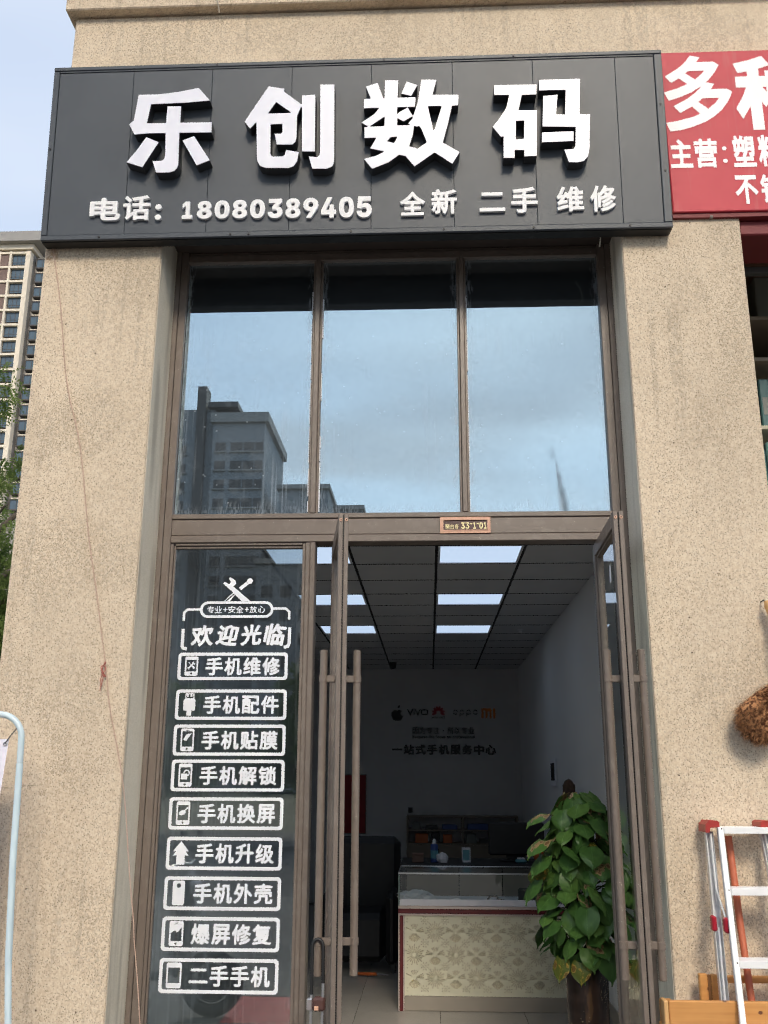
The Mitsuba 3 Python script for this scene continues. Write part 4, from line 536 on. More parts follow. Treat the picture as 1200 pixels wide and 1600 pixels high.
[1, 98, 1, 12, 27, 45, 27, 73, 52, 74, 52, 162, 27, 163, 27, 190, 112, 190, 112, 163, 86, 162, 87, 73, 112, 73, 112, 45],
[1, 54, 1, 4, 24, 5, 32, 67, 65, 67, 46, 5],
[1, 54, 1, 16, 29, 58, 29, 64, 32, 72, 36, 76, 44, 79, 52, 79, 58, 76, 62, 72, 65, 64, 65, 58, 62, 51, 58, 46, 50, 43, 42, 44, 36, 46, 31, 52],
[1, 71, 1, 16, 37, 111, 37, 117, 40, 124, 45, 129, 53, 132, 61, 131, 66, 129, 71, 124, 74, 117, 74, 111, 71, 103, 66, 99, 58, 96, 50, 96, 45, 99, 39, 105],
]
BIG = [[[[[-1425, 752], [-1328, 752], [-1232, 761], [-1123, 782], [-1065, 710], [-1175, 702], [-1360, 698], [-1376, 591], [-1279, 589], [-1276, 683], [-1208, 681], [-1208, 589], [-1050, 587], [-1050, 532], [-1210, 534], [-1207, 360], [-1212, 341], [-1226, 325], [-1253, 318], [-1314, 319], [-1336, 382], [-1293, 381], [-1280, 388], [-1274, 409], [-1278, 534], [-1360, 536], [-1434, 531], [-1464, 588], [-1442, 608], [-1436, 656]]], [[[-1374, 514], [-1311, 484], [-1385, 350], [-1465, 379], [-1418, 442]]], [[[-1135, 513], [-1052, 379], [-1116, 353], [-1192, 491]]]], [[[[-772, 779], [-692, 763], [-695, 748], [-604, 671], [-627, 608], [-627, 491], [-632, 468], [-647, 453], [-723, 455], [-735, 514], [-704, 513], [-697, 522], [-698, 568], [-757, 567], [-754, 406], [-744, 389], [-691, 389], [-682, 398], [-676, 424], [-614, 410], [-622, 360], [-638, 335], [-662, 326], [-775, 330], [-803, 342], [-818, 371], [-827, 584], [-858, 547], [-886, 586]], [[-732, 691], [-773, 627], [-652, 627]]], [[[-604, 723], [-538, 725], [-535, 412], [-598, 414]]], [[[-514, 781], [-444, 779], [-440, 355], [-448, 330], [-474, 317], [-546, 319], [-564, 385], [-523, 380], [-511, 393], [-509, 409]]]], [[[[-287, 763], [-229, 781], [-202, 699], [-262, 695]]], [[[-85, 784], [-33, 762], [-63, 704], [-111, 718]]], [[[-192, 795], [-127, 792], [-130, 695], [-42, 696], [-45, 643], [-132, 643], [-134, 598], [-123, 614], [-80, 639], [-56, 592], [-102, 564], [-132, 585], [-133, 543], [-50, 541], [-57, 485], [-75, 426], [-38, 415], [-93, 375], [-124, 383], [-175, 343], [-254, 311], [-294, 364], [-236, 379], [-192, 402], [-264, 421], [-233, 479], [-292, 478], [-293, 537], [-196, 541], [-192, 595], [-271, 539], [-307, 563], [-246, 607], [-218, 643], [-296, 642], [-296, 693], [-194, 695]], [[-163, 480], [-130, 482], [-147, 446], [-184, 457]]], [[[-12, 792], [62, 789], [41, 706], [170, 702], [166, 645], [136, 643], [116, 548], [89, 442], [170, 388], [134, 327], [49, 391], [-49, 318], [-91, 374], [-30, 414], [12, 446], [-14, 521], [-25, 537], [-36, 533], [-79, 551], [-58, 577], [-33, 659], [-22, 722]], [[18, 644], [87, 644], [46, 501]]]], [[[[345, 750], [552, 747], [549, 693], [478, 692], [460, 608], [550, 605], [541, 358], [481, 357], [482, 391], [435, 393], [434, 350], [382, 352], [385, 473], [373, 464], [333, 521], [365, 562], [402, 624], [418, 694], [344, 696]], [[446, 550], [487, 551], [482, 451], [443, 448]]], [[[566, 772], [765, 772], [755, 578], [805, 574], [794, 389], [785, 348], [764, 324], [733, 318], [693, 320], [674, 387], [717, 389], [728, 405], [734, 509], [574, 516], [583, 682], [652, 687], [641, 579], [685, 577], [693, 714], [564, 714]]], [[[570, 483], [722, 485], [720, 433], [568, 430]]]]]


def _glyphs():
    out = {}
    for ch, b in zip(_KEYS, _ROWS):
        i, polys, adv = 2, [], b[1]
        for _ in range(b[0]):
            rings = []; nr = b[i]; i += 1
            for _ in range(nr):
                k = b[i]; i += 1
                a = np.array(b[i:i + 2 * k], float).reshape(-1, 2); i += 2 * k
                rings.append((a - [20, 45]) / 200)
            polys.append(Polygon(rings[0], rings[1:]).buffer(0))
        out[ch] = (union_all(polys), adv / 200)
    return out


GLYPH = _glyphs()


def glyph(ch, grow=0.0, rnd=False):
    g = GLYPH[ch][0]
    if grow: g = g.buffer(grow, quad_segs=4 if rnd else 2, join_style='round' if rnd else 'mitre', mitre_limit=2)
    if rnd: g = g.buffer(-0.012).buffer(0.012, quad_segs=4)
    return g.simplify(0.004)


def text2d(s, x, z, size, pitch=None, grow=0.0, rnd=False, xs=1.0):
    """outlines with the baseline at z and the left end at x; pitch = fixed step, else the letters' own widths"""
    out = []
    for ch in s:
        if ch != ' ':
            out.append(affinity.affine_transform(glyph(ch, grow, rnd), [size * xs, 0, 0, size, x, z]))
        x += pitch if pitch else (GLYPH[ch][1] if ch != ' ' else 0.3) * size * xs
    return out


def fit(g, x0, x1, z0, z1):
    a, b, c, d = g.bounds
    return affinity.affine_transform(g, [(x1 - x0) / (c - a), 0, 0, (z1 - z0) / (d - b), x0 - a * (x1 - x0) / (c - a), z0 - b * (z1 - z0) / (d - b)])

# ================================================================== the setting
G0 = -0.06                                                     # pavement level in front of the shop
struct('ground', bx(-600, 600, -600, 600, G0 - 0.5, G0 - 0.16), 'mat_soil')
struct('road', bx(-300, 300, -17.0, -6.0, G0 - 0.30, G0 - 0.12), 'mat_asphalt')
struct('pavement', bx(-60, 60, -6.0, 4.3, G0 - 0.3, G0), 'mat_paving')
struct('far_pavement', bx(-60, 60, -24.0, -17.0, G0 - 0.3, G0), 'mat_paving')
fl = struct('floor', bx(-1.9, 1.527, 4.3, 13.9, -0.20, -0.004), 'mat_grout', 'grey tiled floor inside the shop')
base_tile = mikit.ply(bx(-0.298, 0.298, -0.298, 0.298, -0.003, 0.0, 0.001), 'mat_tile')
for j in range(16):
    for i in range(5):
        x, y = -1.74 + 0.3 + 0.6 * i, 4.56 + 0.3 + 0.6 * j
        if y < 13.7: add_ref(fl, 'tile', base_tile, T().translate([x, y, 0]))
add(fl, 'threshold', bx(-1.31, 0.955, 4.3, 4.555, -0.003, 0.004, 0.002), 'mat_skirt')

cl = struct('ceiling', bx(-1.74, 1.262, 4.62, 13.85, 3.135, 3.16), 'mat_black', 'dark grey suspended ceiling of square panels with black joints')
CEIL = 3.124
col_x = [(-1.737, -1.150), (-1.130, -0.550), (-0.530, 0.050), (0.070, 0.650), (0.670, 1.26)]
rows_y = [4.64, 5.16, 5.745, 6.32, 6.893, 7.48, 8.066, 8.616, 9.205, 9.79, 10.372, 10.95, 11.53, 12.11, 12.69, 13.27, 13.85]
lamp_rows = {3, 6, 9}
for j in range(len(rows_y) - 1):
    for i, (xa, xb) in enumerate(col_x):
        if j in lamp_rows and i in (1, 3): continue
        add(cl, 'panel', bx(xa, xb, rows_y[j] + 0.011, rows_y[j + 1] - 0.011, CEIL, CEIL + 0.010, 0.002), 'mat_ceiling')
LAMP = 0.125
for yy in rows_y[1:-1]:
    add(cl, 'grid_bar', bx(-1.74, 1.262, yy - 0.0075, yy + 0.0075, CEIL - 0.0015, CEIL + 0.0105), 'mat_black')
for k_, xx in enumerate((-1.140, -0.540, 0.060, 0.660)):
    for ya, yb in zip(rows_y[:-1], rows_y[1:]): add(cl, 'grid_bar', bx(xx - 0.0085, xx + 0.0085, ya + 0.0078, yb - 0.0078, CEIL - 0.0012, CEIL + 0.0105), 'mat_black')
for j, wo in ((3, 'nearest'), (6, 'middle'), (9, 'farthest')):
    for i, side in ((3, 'right'), (1, 'left')):
        xa, xb = col_x[i]; ya, yb = rows_y[j] + 0.009, rows_y[j + 1] - 0.009
        t = thing('ceiling_light', f'lit square ceiling light, {wo} of the {"row above the counter" if side == "right" else "left row partly behind the left door leaf"}', 'ceiling light', 'square lit ceiling lights')
        fr = Polygon([(xa, ya), (xb, ya), (xb, yb), (xa, yb)])
        rim = extrude(fr.difference(fr.buffer(-0.016, join_style='mitre')), 0.012); rim.apply_translation((0, 0, CEIL - 0.001))
        add(t, 'frame', rim, 'mat_alu_white')
        k = next_key(t + '__diffuser')
        pl = trimesh.Trimesh([(xa + .014, ya + .014, CEIL + .006), (xa + .014, yb - .014, CEIL + .006), (xb - .014, yb - .014, CEIL + .006), (xb - .014, ya + .014, CEIL + .006)], [(0, 1, 2), (0, 2, 3)], process=False)
        scene[k] = mikit.ply(pl, 'mat_ceiling_lamp', emitter={'type': 'area', 'radiance': rgb((0.52 * LAMP, 0.66 * LAMP, 0.86 * LAMP))})

# ================================================================== the shop building
SB = thing('shop_building', 'beige speckled stone-coated building front with two piers and a tall brown framed shopfront', 'building')
YP, YF, YG = 4.2, 4.48, 4.51
HB = 1.527


def pier(x0, x1, lab):
    m = cat(bx(x0, x1, YP, 4.78, G0 - 0.1, 4.40, 0.003))
    return add(SB, 'pier', m, 'mat_stone', label=lab)


pier(-1.898, -1.313, 'left speckled stone pier with a pink cord hanging down it')
pier(0.957, HB, 'right speckled stone pier behind the aluminium ladder')
rv = bx(-1.313, -1.310, YP + 0.012, YF + 0.06, G0, 4.285)
add(SB, 'reveal', rv, 'mat_reveal')
rv = bx(0.954, 0.957, YP + 0.012, YF + 0.06, G0, 4.285)
add(SB, 'reveal', rv, 'mat_reveal')
add(SB, 'header_wall', bx(-1.898, 9.0, 4.26, 14.6, 4.40, 5.605, 0.01), 'mat_stone')
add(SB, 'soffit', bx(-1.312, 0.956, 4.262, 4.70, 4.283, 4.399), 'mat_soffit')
# cornice with a small step in its underside
add(SB, 'cornice', cat(bx(-1.935, 9.0, 4.20, 14.6, 5.606, 5.72, 0.006), bx(-1.96, 9.0, 4.16, 14.6, 5.721, 5.95, 0.01)), 'mat_stone')
# walls of the room behind
add(SB, 'side_wall', bx(-1.897, -1.741, 4.781, 14.0, -0.02, 4.399), 'mat_plaster')
add(SB, 'side_wall', bx(1.263, 1.52, 4.781, 14.0, -0.02, 4.399), 'mat_plaster')
add(SB, 'back_wall', bx(-1.74, 1.262, 13.851, 14.0, -0.02, 4.399), 'mat_plaster')
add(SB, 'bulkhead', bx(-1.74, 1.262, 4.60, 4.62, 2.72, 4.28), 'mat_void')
add(SB, 'skirting', bx(1.253, 1.2625, 4.80, 13.8, 0.0, 0.09), 'mat_skirt')

# ---- brown aluminium frame
ZH, ZT0, ZT1 = 4.22, 2.703, 2.846
add(SB, 'frame_stile', cat(bx(-1.310, -1.286, YF - 0.004, 4.57, G0, 4.283, 0.003), bx(-1.2845, -1.2475, YF, 4.57, G0, 4.283, 0.003)), 'mat_frame')
add(SB, 'frame_stile', cat(bx(0.926, 0.954, YF - 0.004, 4.57, G0, 4.283, 0.003), bx(0.885, 0.9245, YF, 4.57, G0, 4.283, 0.003)), 'mat_frame')
add(SB, 'frame_head', cat(bx(-1.247, 0.885, YF, 4.57, ZH, 4.262, 0.003), bx(-1.247, 0.885, YF + 0.012, 4.57, 4.2635, 4.283, 0.003)), 'mat_frame')
for xa, xb in ((-0.583, -0.534), (0.159, 0.206)):
    add(SB, 'mullion', cat(bx(xa, xa + 0.011, YF + 0.012, 4.57, ZT1, ZH, 0.002), bx(xa + 0.0115, xb - 0.0115, YF - 0.006, 4.57, ZT1, ZH, 0.003), bx(xb - 0.011, xb, YF + 0.012, 4.57, ZT1, ZH, 0.002)), 'mat_frame')
rng = np.random.default_rng(5)
add(SB, 'transom', cat(bx(-1.247, 0.885, YF - 0.002, 4.57, ZT0, 2.738, 0.003), bx(-1.247, 0.885, YF + 0.003, 4.57, 2.740, 2.819, 0.003), bx(-1.247, 0.885, YF - 0.003, 4.57, 2.821, ZT1, 0.003)), 'mat_frame')
add(SB, 'post', cat(bx(-0.588, -0.566, YF + 0.004, 4.57, G0, ZT0, 0.003), bx(-0.5655, -0.541, YF, 4.57, G0, ZT0, 0.003)), 'mat_frame')
bead = 0.022
add(SB, 'glazing_bead', cat(bx(-1.247, -1.232, YF + 0.008, 4.53, G0, ZT0, 0.002), bx(-1.231, -1.222, YF + 0.018, 4.53, G0, ZT0, 0.002),
                            bx(-1.221, -0.604, YF + 0.008, 4.53, 2.690, ZT0, 0.002), bx(-1.221, -0.604, YF + 0.018, 4.53, 2.677, 2.689, 0.002), bx(-0.603, -0.589, YF + 0.010, 4.53, G0, ZT0, 0.002)), 'mat_frame')
# glass
for xa, xb in PANES:
    q = trimesh.Trimesh([(xa, YG, ZT1 - .004), (xb, YG, ZT1 - .004), (xb, YG, ZH + .004), (xa, YG, ZH + .004)], [(0, 1, 2), (0, 2, 3)], process=False)
    add(SB, 'upper_pane', q, 'mat_upper_pane')
q = trimesh.Trimesh([(-1.226, YG, 0.0), (-0.60, YG, 0.0), (-0.60, YG, 2.685), (-1.226, YG, 2.685)], [(0, 1, 2), (0, 2, 3)], process=False)
add(SB, 'side_pane', q, 'mat_side_pane')
# dark backing cavity between ceiling and upper glass is the room's own void; a white strip of old sealant shows beside the mullions
for xa, xb in ((-0.534, -0.528), (0.206, 0.2115), (-0.5885, -0.5835)):
    seg = []
    z = 2.86
    while z < 4.02:
        l = rng.uniform(0.05, 0.30); w = rng.uniform(0.35, 1.0) * (xb - xa)
        if rng.random() < 0.86: seg.append(bx(xa, xa + w, 4.503, 4.509, z, min(z + l, 4.05)))
        z += l + rng.uniform(0.002, 0.03)
    add(SB, 'sealant_strip', cat(*seg), 'mat_paper')


# ---- glazed door leaves, both open towards the street. Built flat (hinge at x=0, leaf along +x, thickness in y), then turned
LW, LT, LZ0, LZ1 = 0.635, 0.042, 0.012, 2.690


def door_leaf(hinge, ang, lab, inner):
    dk = next_key(SB + '__door')
    labels[dk] = {'label': lab}
    tw = T().translate([hinge[0], hinge[1], 0]).rotate([0, 0, 1], ang)

    def put(name, m, mt, smooth=False):
        k = next_key(dk + '__' + name); scene[k] = mikit.ply(m, mt, smooth, to_world=tw)
    h = LT / 2
    # free stile: two profiles with a groove in the edge, closed with screws
    put('stile', cat(bx(LW - 0.050, LW, -h, -0.0026, LZ0, LZ1, 0.002), bx(LW - 0.050, LW, 0.0026, h, LZ0, LZ1, 0.002)), 'mat_frame')
    put('stile', cat(bx(0.0, 0.050, -h, h, LZ0, LZ1, 0.003), bx(0.056, 0.066, -h * 0.6, h * 0.6, LZ0, LZ1 - 0.06, 0.002)), 'mat_frame')
    put('groove_shade', bx(LW - 0.050, LW - 0.012, -0.0025, 0.0025, LZ0, LZ1 - 0.002), 'mat_black')  # black strip set into the groove, its shade put into the colour
    put('top_rail', cat(bx(0.056, LW - 0.056, -h, h, LZ1 - 0.062, LZ1, 0.003), bx(0.066, LW - 0.056, -h * 0.6, h * 0.6, LZ1 - 0.072, LZ1 - 0.063, 0.002)), 'mat_frame')
    put('bottom_rail', bx(0.056, LW - 0.056, -h, h, LZ0, LZ0 + 0.10, 0.003), 'mat_frame')
    g = trimesh.Trimesh([(0.05, 0, 0.10), (LW - 0.05, 0, 0.10), (LW - 0.05, 0, LZ1 - 0.05), (0.05, 0, LZ1 - 0.05)], [(0, 1, 2), (0, 2, 3)], process=False)
    put('pane', g, 'mat_clear_glass')
    for s in (-1, 1):
        sc = trimesh.creation.cylinder(radius=0.0065, height=0.004, sections=14); sc.apply_transform(trimesh.transformations.rotation_matrix(math.pi / 2, [0, 1, 0])); sc.apply_translation((LW + 0.0015, s * 0.0115, LZ1 - 0.028))
        hd = trimesh.creation.cylinder(radius=0.003, height=0.002, sections=10); hd.apply_transform(trimesh.transformations.rotation_matrix(math.pi / 2, [0, 1, 0])); hd.apply_translation((LW + 0.0037, s * 0.0115, LZ1 - 0.028))
        put('screw', sc, 'mat_copper'); put('screw_socket', hd, 'mat_black')
        hx = LW - 0.072
        y = s * 0.069
        prof = [(0.0, 0.878), (0.0135, 0.878), (0.0155, 0.880), (0.0155, 2.116), (0.0135, 2.118), (0.0, 2.118)]
        hb = lathe(prof, 28, (hx, y, 0))
        put('handle', hb, 'mat_frame', 40)
        for z in (1.0, 2.0):
            b = bx(hx - 0.011, hx + 0.011, min(s * h, y), max(s * h, y), z - 0.014, z + 0.014, 0.002)
            cl_ = lathe([(0.0157, z - 0.014), (0.0185, z - 0.013), (0.0185, z + 0.013), (0.0157, z + 0.014)], 24, (hx, y, 0))
            rs = lathe([(0.0, 0.0), (0.016, 0.0), (0.016, 0.004), (0.0, 0.004)], 20); rs.apply_transform(trimesh.transformations.rotation_matrix(-s * math.pi / 2, [1, 0, 0])); rs.apply_translation((hx, s * h, z))
            put('handle_bracket', cat(b, cl_), 'mat_frame'); put('handle_rose', rs, 'mat_frame')
    return dk, tw


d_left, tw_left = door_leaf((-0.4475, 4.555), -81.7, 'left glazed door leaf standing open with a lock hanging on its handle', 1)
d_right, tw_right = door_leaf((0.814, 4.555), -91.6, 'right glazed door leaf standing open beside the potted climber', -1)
# torn sticker on the right pane
lt = thing('torn_sticker', 'small torn white paper scrap stuck on the right door glass near its top', 'sticker')
scrap = Polygon([(0.0, 0.0), (0.028, 0.006), (0.034, 0.06), (0.020, 0.085), (0.006, 0.05)])
m = extrude(scrap, 0.0006); m.apply_transform(trimesh.transformations.rotation_matrix(math.pi / 2, [1, 0, 0])); m.apply_translation((0.33, -0.0012, 2.44))
scene[next_key(lt + '__paper')] = mikit.ply(m, 'mat_paper', to_world=tw_right)

# ================================================================== the dark sign with raised characters
SG = thing('shop_sign', 'dark grey panelled shop sign with large raised white characters above the door', 'sign')
P0 = np.array([0, 4.12, 4.148]); VV = np.array([0, -0.05672669, 0.99838974]); NN = np.cross([1.0, 0, 0], VV)


def on_sign(m):
    v = m.vertices.copy()
    m.vertices = P0 + v[:, :1] * [1.0, 0, 0] + v[:, 1:2] * VV + v[:, 2:3] * NN
    return m


SX0, SX1, SV1 = -1.892, 1.183, 0.968
add(SG, 'box', on_sign(bx(SX0 + 0.004, SX1 - 0.004, 0.004, SV1 - 0.004, -0.075, -0.008)), 'mat_black')
seams = [SX0 + 0.03, -1.478, -1.073, -0.6655, -0.263, 0.1425, 0.543, 0.951, SX1 - 0.04]
for a, b in zip(seams[:-1], seams[1:]):
    add(SG, 'panel', on_sign(bx(a + 0.0008, b - 0.0008, 0.028, SV1 - 0.034, -0.008, 0.0, 0.0015)), 'mat_sign_grey')
add(SG, 'trim', on_sign(bx(SX0, SX1, 0.0, 0.0265, -0.012, 0.005, 0.003)), 'mat_sign_grey')
add(SG, 'lower_lip', on_sign(bx(SX0 + 0.002, SX1 - 0.002, -0.004, 0.0035, -0.075, -0.013, 0.001)), 'mat_black')
add(SG, 'trim', on_sign(cat(bx(SX0, SX1, SV1 - 0.022, SV1, -0.075, 0.006, 0.003), bx(SX0 + 0.03, SX1 - 0.04, SV1 - 0.0325, SV1 - 0.0235, -0.02, 0.003, 0.002))), 'mat_sign_grey')
add(SG, 'trim', on_sign(bx(SX0, SX0 + 0.0285, 0.027, SV1 - 0.0235, -0.075, 0.005, 0.003)), 'mat_sign_grey')
add(SG, 'trim', on_sign(bx(SX1 - 0.0385, SX1, 0.027, SV1 - 0.0235, -0.075, 0.005, 0.003)), 'mat_sign_grey')
for x, v in ((-1.60, 0.012), (-0.95, 0.012), (-0.86, 0.012), (-0.36, 0.013), (0.09, 0.013), (0.52, 0.013), (0.98, 0.013), (-1.05, SV1 - 0.011), (-0.2, SV1 - 0.011), (0.45, SV1 - 0.011), (1.164, 0.30), (1.162, 0.66), (-1.878, 0.5)):
    s = trimesh.creation.cylinder(radius=0.0052, height=0.006, sections=10); s.apply_translation((x, v, 0.007))
    add(SG, 'screw', on_sign(s), 'mat_black')
DEP = 0.065
for ch in BIG:
    polys = [Polygon(np.array(r[0]) / 1000, [np.array(h) / 1000 for h in r[1:]]).buffer(0) for r in ch]
    g = union_all(polys)
    g = g.buffer(0.0035, join_style='round', quad_segs=3).buffer(-0.0035, join_style='round', quad_segs=3)
    k = next_key(SG + '__large_character')
    body = extrude(g.buffer(0.0012, join_style='mitre'), DEP - 0.006); face = extrude(g, 0.004)
    body.apply_translation((0, 0, 0.0005)); face.apply_translation((0, 0, DEP - 0.004))
    scene[next_key(k + '__return')] = mikit.ply(on_sign(body), 'mat_letter_side')
    scene[next_key(k + '__face')] = mikit.ply(on_sign(face), 'mat_letter_white')
# the smaller line: one letter, one part
line = [('电', -1.651, -1.497, .095, .217), ('话', -1.484, -1.350, .093, .226), (':', -1.325, -1.293, .092, .176)]
xs = np.linspace(-1.212, -0.2525, 12)
nums = '18080389405'
for i, ch in enumerate(nums):
    w = xs[i + 1] - xs[i]
    z0 = 0.0935 - 0.0135 * i / 10; z1 = 0.187 + 0.006 * i / 10
    line.append((ch, xs[i] + 0.10 * w + (0.15 * w if ch == '1' else 0), xs[i + 1] - 0.06 * w - (0.10 * w if ch == '1' else 0), z0, z1))
line += [('全', -.1225, 0.001, .085, .212), ('新', 0.031, 0.155, .088, .2215), ('二', .264, .387, .097, .198), ('手', .4165, .543, .086, .2215), ('维', .636, .764, .087, .2195), ('修', .796, .919, .083, .222)]
for ch, x0, x1, v0, v1 in line:
    g = fit(glyph(ch, 0.014 if ch.isdigit() else (0.028 if ch != ':' else 0.0)), x0, x1, v0, v1)
    m = extrude(g, 0.016); m.apply_translation((0, 0, 0.0005))
    add(SG, 'small_character', on_sign(m), 'mat_pvc')

# ================================================================== the red neighbouring sign
RS = thing('neighbour_sign', 'red flat sign with printed white characters right of the dark sign', 'sign')
YR = 4.17
add(RS, 'board', bx(1.205, 4.2, YR, 4.25, 4.262, 5.19, 0.004), 'mat_red_vinyl')
add(RS, 'lower_edge', bx(1.205, 4.2, YR + 0.012, 4.25, 4.238, 4.2605), 'mat_red_dark')
reds = [('多', 1.208, 1.548, 4.718, 5.165, .022), ('种', 1.560, 1.94, 4.715, 5.155, .040),
        ('主', 1.214, 1.322, 4.508, 4.672, .03), ('营', 1.333, 1.446, 4.506, 4.672, .03), (':', 1.470, 1.489, 4.53, 4.625, 0.0), ('塑', 1.520, 1.630, 4.505, 4.685, .03), ('料', 1.643, 1.76, 4.505, 4.685, .03),
        ('不', 1.512, 1.622, 4.298, 4.458, .03), ('锈', 1.634, 1.75, 4.298, 4.460, .03)]
for ch, x0, x1, z0, z1, gr in reds:
    if ch == ':':
        for zz in (z0 + .012, z1 - .012): add(RS, 'printed_dot', wall_ext(Point((x0 + x1) / 2, zz).buffer(.011), YR - .0004, .0012), 'mat_print_white')
        continue
    m = wall_ext(fit(glyph(ch, gr), x0, x1, z0, z1), YR - 0.0004, 0.0012)
    add(RS, 'printed_character', m, 'mat_print_white')
add(RS, 'bolt', trimesh.creation.icosphere(subdivisions=2, radius=0.011).apply_translation((1.39, 4.19, 4.243)), 'mat_recess')
aw = thing('awning_box', 'dark red shutter box under the red sign', 'shutter box')
add(aw, 'cover', bx(1.530, 4.2, 4.22, 4.50, 4.16, 4.2365, 0.006), 'mat_red_dark')
add(aw, 'guide_rail', bx(1.530, 4.2, 4.52, 4.56, 4.12, 4.158, 0.004), 'mat_dark_grey')

# ================================================================== number plate, stickers, cords
NP = thing('number_plate', 'small copper framed house number plate fixed on the brown transom', 'house number plate')
pl = sbox(0.0595, 2.739, 0.3005, 2.8185)
yt = YF + 0.003
add(NP, 'backing', wall_ext(pl.buffer(-0.004), yt, 0.008), 'mat_plate_brown')
rim = pl.difference(pl.buffer(-0.0145, join_style='mitre'))
inner = pl.buffer(-0.0105, join_style='mitre').difference(pl.buffer(-0.0155, join_style='mitre'))
add(NP, 'frame', cat(wall_ext(rim, yt, 0.012), wall_ext(inner, yt, 0.0145)), 'mat_copper')
txt = [fit(glyph(c, 0.012), a, b, 2.7605, 2.784) for c, a, b in (('蘭', .084, .105), ('台', .108, .127), ('府', .130, .147))]
txt += [fit(glyph(c, 0.0), a, b, 2.760, 2.7925) for c, a, b in (('3', .160, .178), ('3', .181, .199), ('1', .217, .231), ('0', .247, .265), ('1', .269, .281))]
txt += [fit(glyph('~', 0.03), a, b, 2.782, 2.7895) for a, b in ((.202, .214), (.234, .246))]
add(NP, 'lettering', wall_ext(union_all(txt), yt - 0.0075, 0.002), 'mat_gold')


def sticker(label, border, icon, letters, group=None):
    t = thing('window_sticker', label, 'sticker', group)
    for nm, g in [('border', border), ('icon', icon)] + [('character', q) for q in letters]:
        add(t, nm, wall_ext(g, YG - 0.0015, 0.0008), 'mat_vinyl_white')


def U(*g): return union_all([q for q in g if q is not None])


def phone(cx, z0, z1, w, top=0.016, bot=0.020, button=True, slot=False):
    b = rrect(cx - w / 2, cx + w / 2, z0, z1, 0.008).difference(sbox(cx - w / 2 + 0.007, z0 + bot, cx + w / 2 - 0.007, z1 - top))
    if button: b = b.difference(Point(cx, z0 + bot / 2).buffer(0.0048))
    if slot: b = b.difference(sbox(cx - 0.007, z1 - 0.010, cx + 0.007, z1 - 0.0065))
    return b


def tools(cx, cz, s):
    h = LineString([(-.42, -.42), (.30, .30)]).buffer(.085, cap_style='flat')
    wr = U(h, Point(.30, .30).buffer(.20).difference(affinity.rotate(sbox(.30, .21, .62, .39), 45, origin=(.30, .30))), Point(-.42, -.42).buffer(.16).difference(affinity.rotate(sbox(-.75, -.49, -.42, -.35), 45, origin=(-.42, -.42))))
    dv = U(LineString([(-.10, .10), (.42, -.42)]).buffer(.055, cap_style='flat'), LineString([(-.42, .42), (-.10, .10)]).buffer(.13, cap_style='flat'))
    dv = affinity.scale(dv, -1, -1, origin=(0, 0)); dv = affinity.scale(dv, 1, 1)
    return affinity.affine_transform(U(wr, dv.difference(h.buffer(.05))), [s, 0, 0, s, cx, cz])


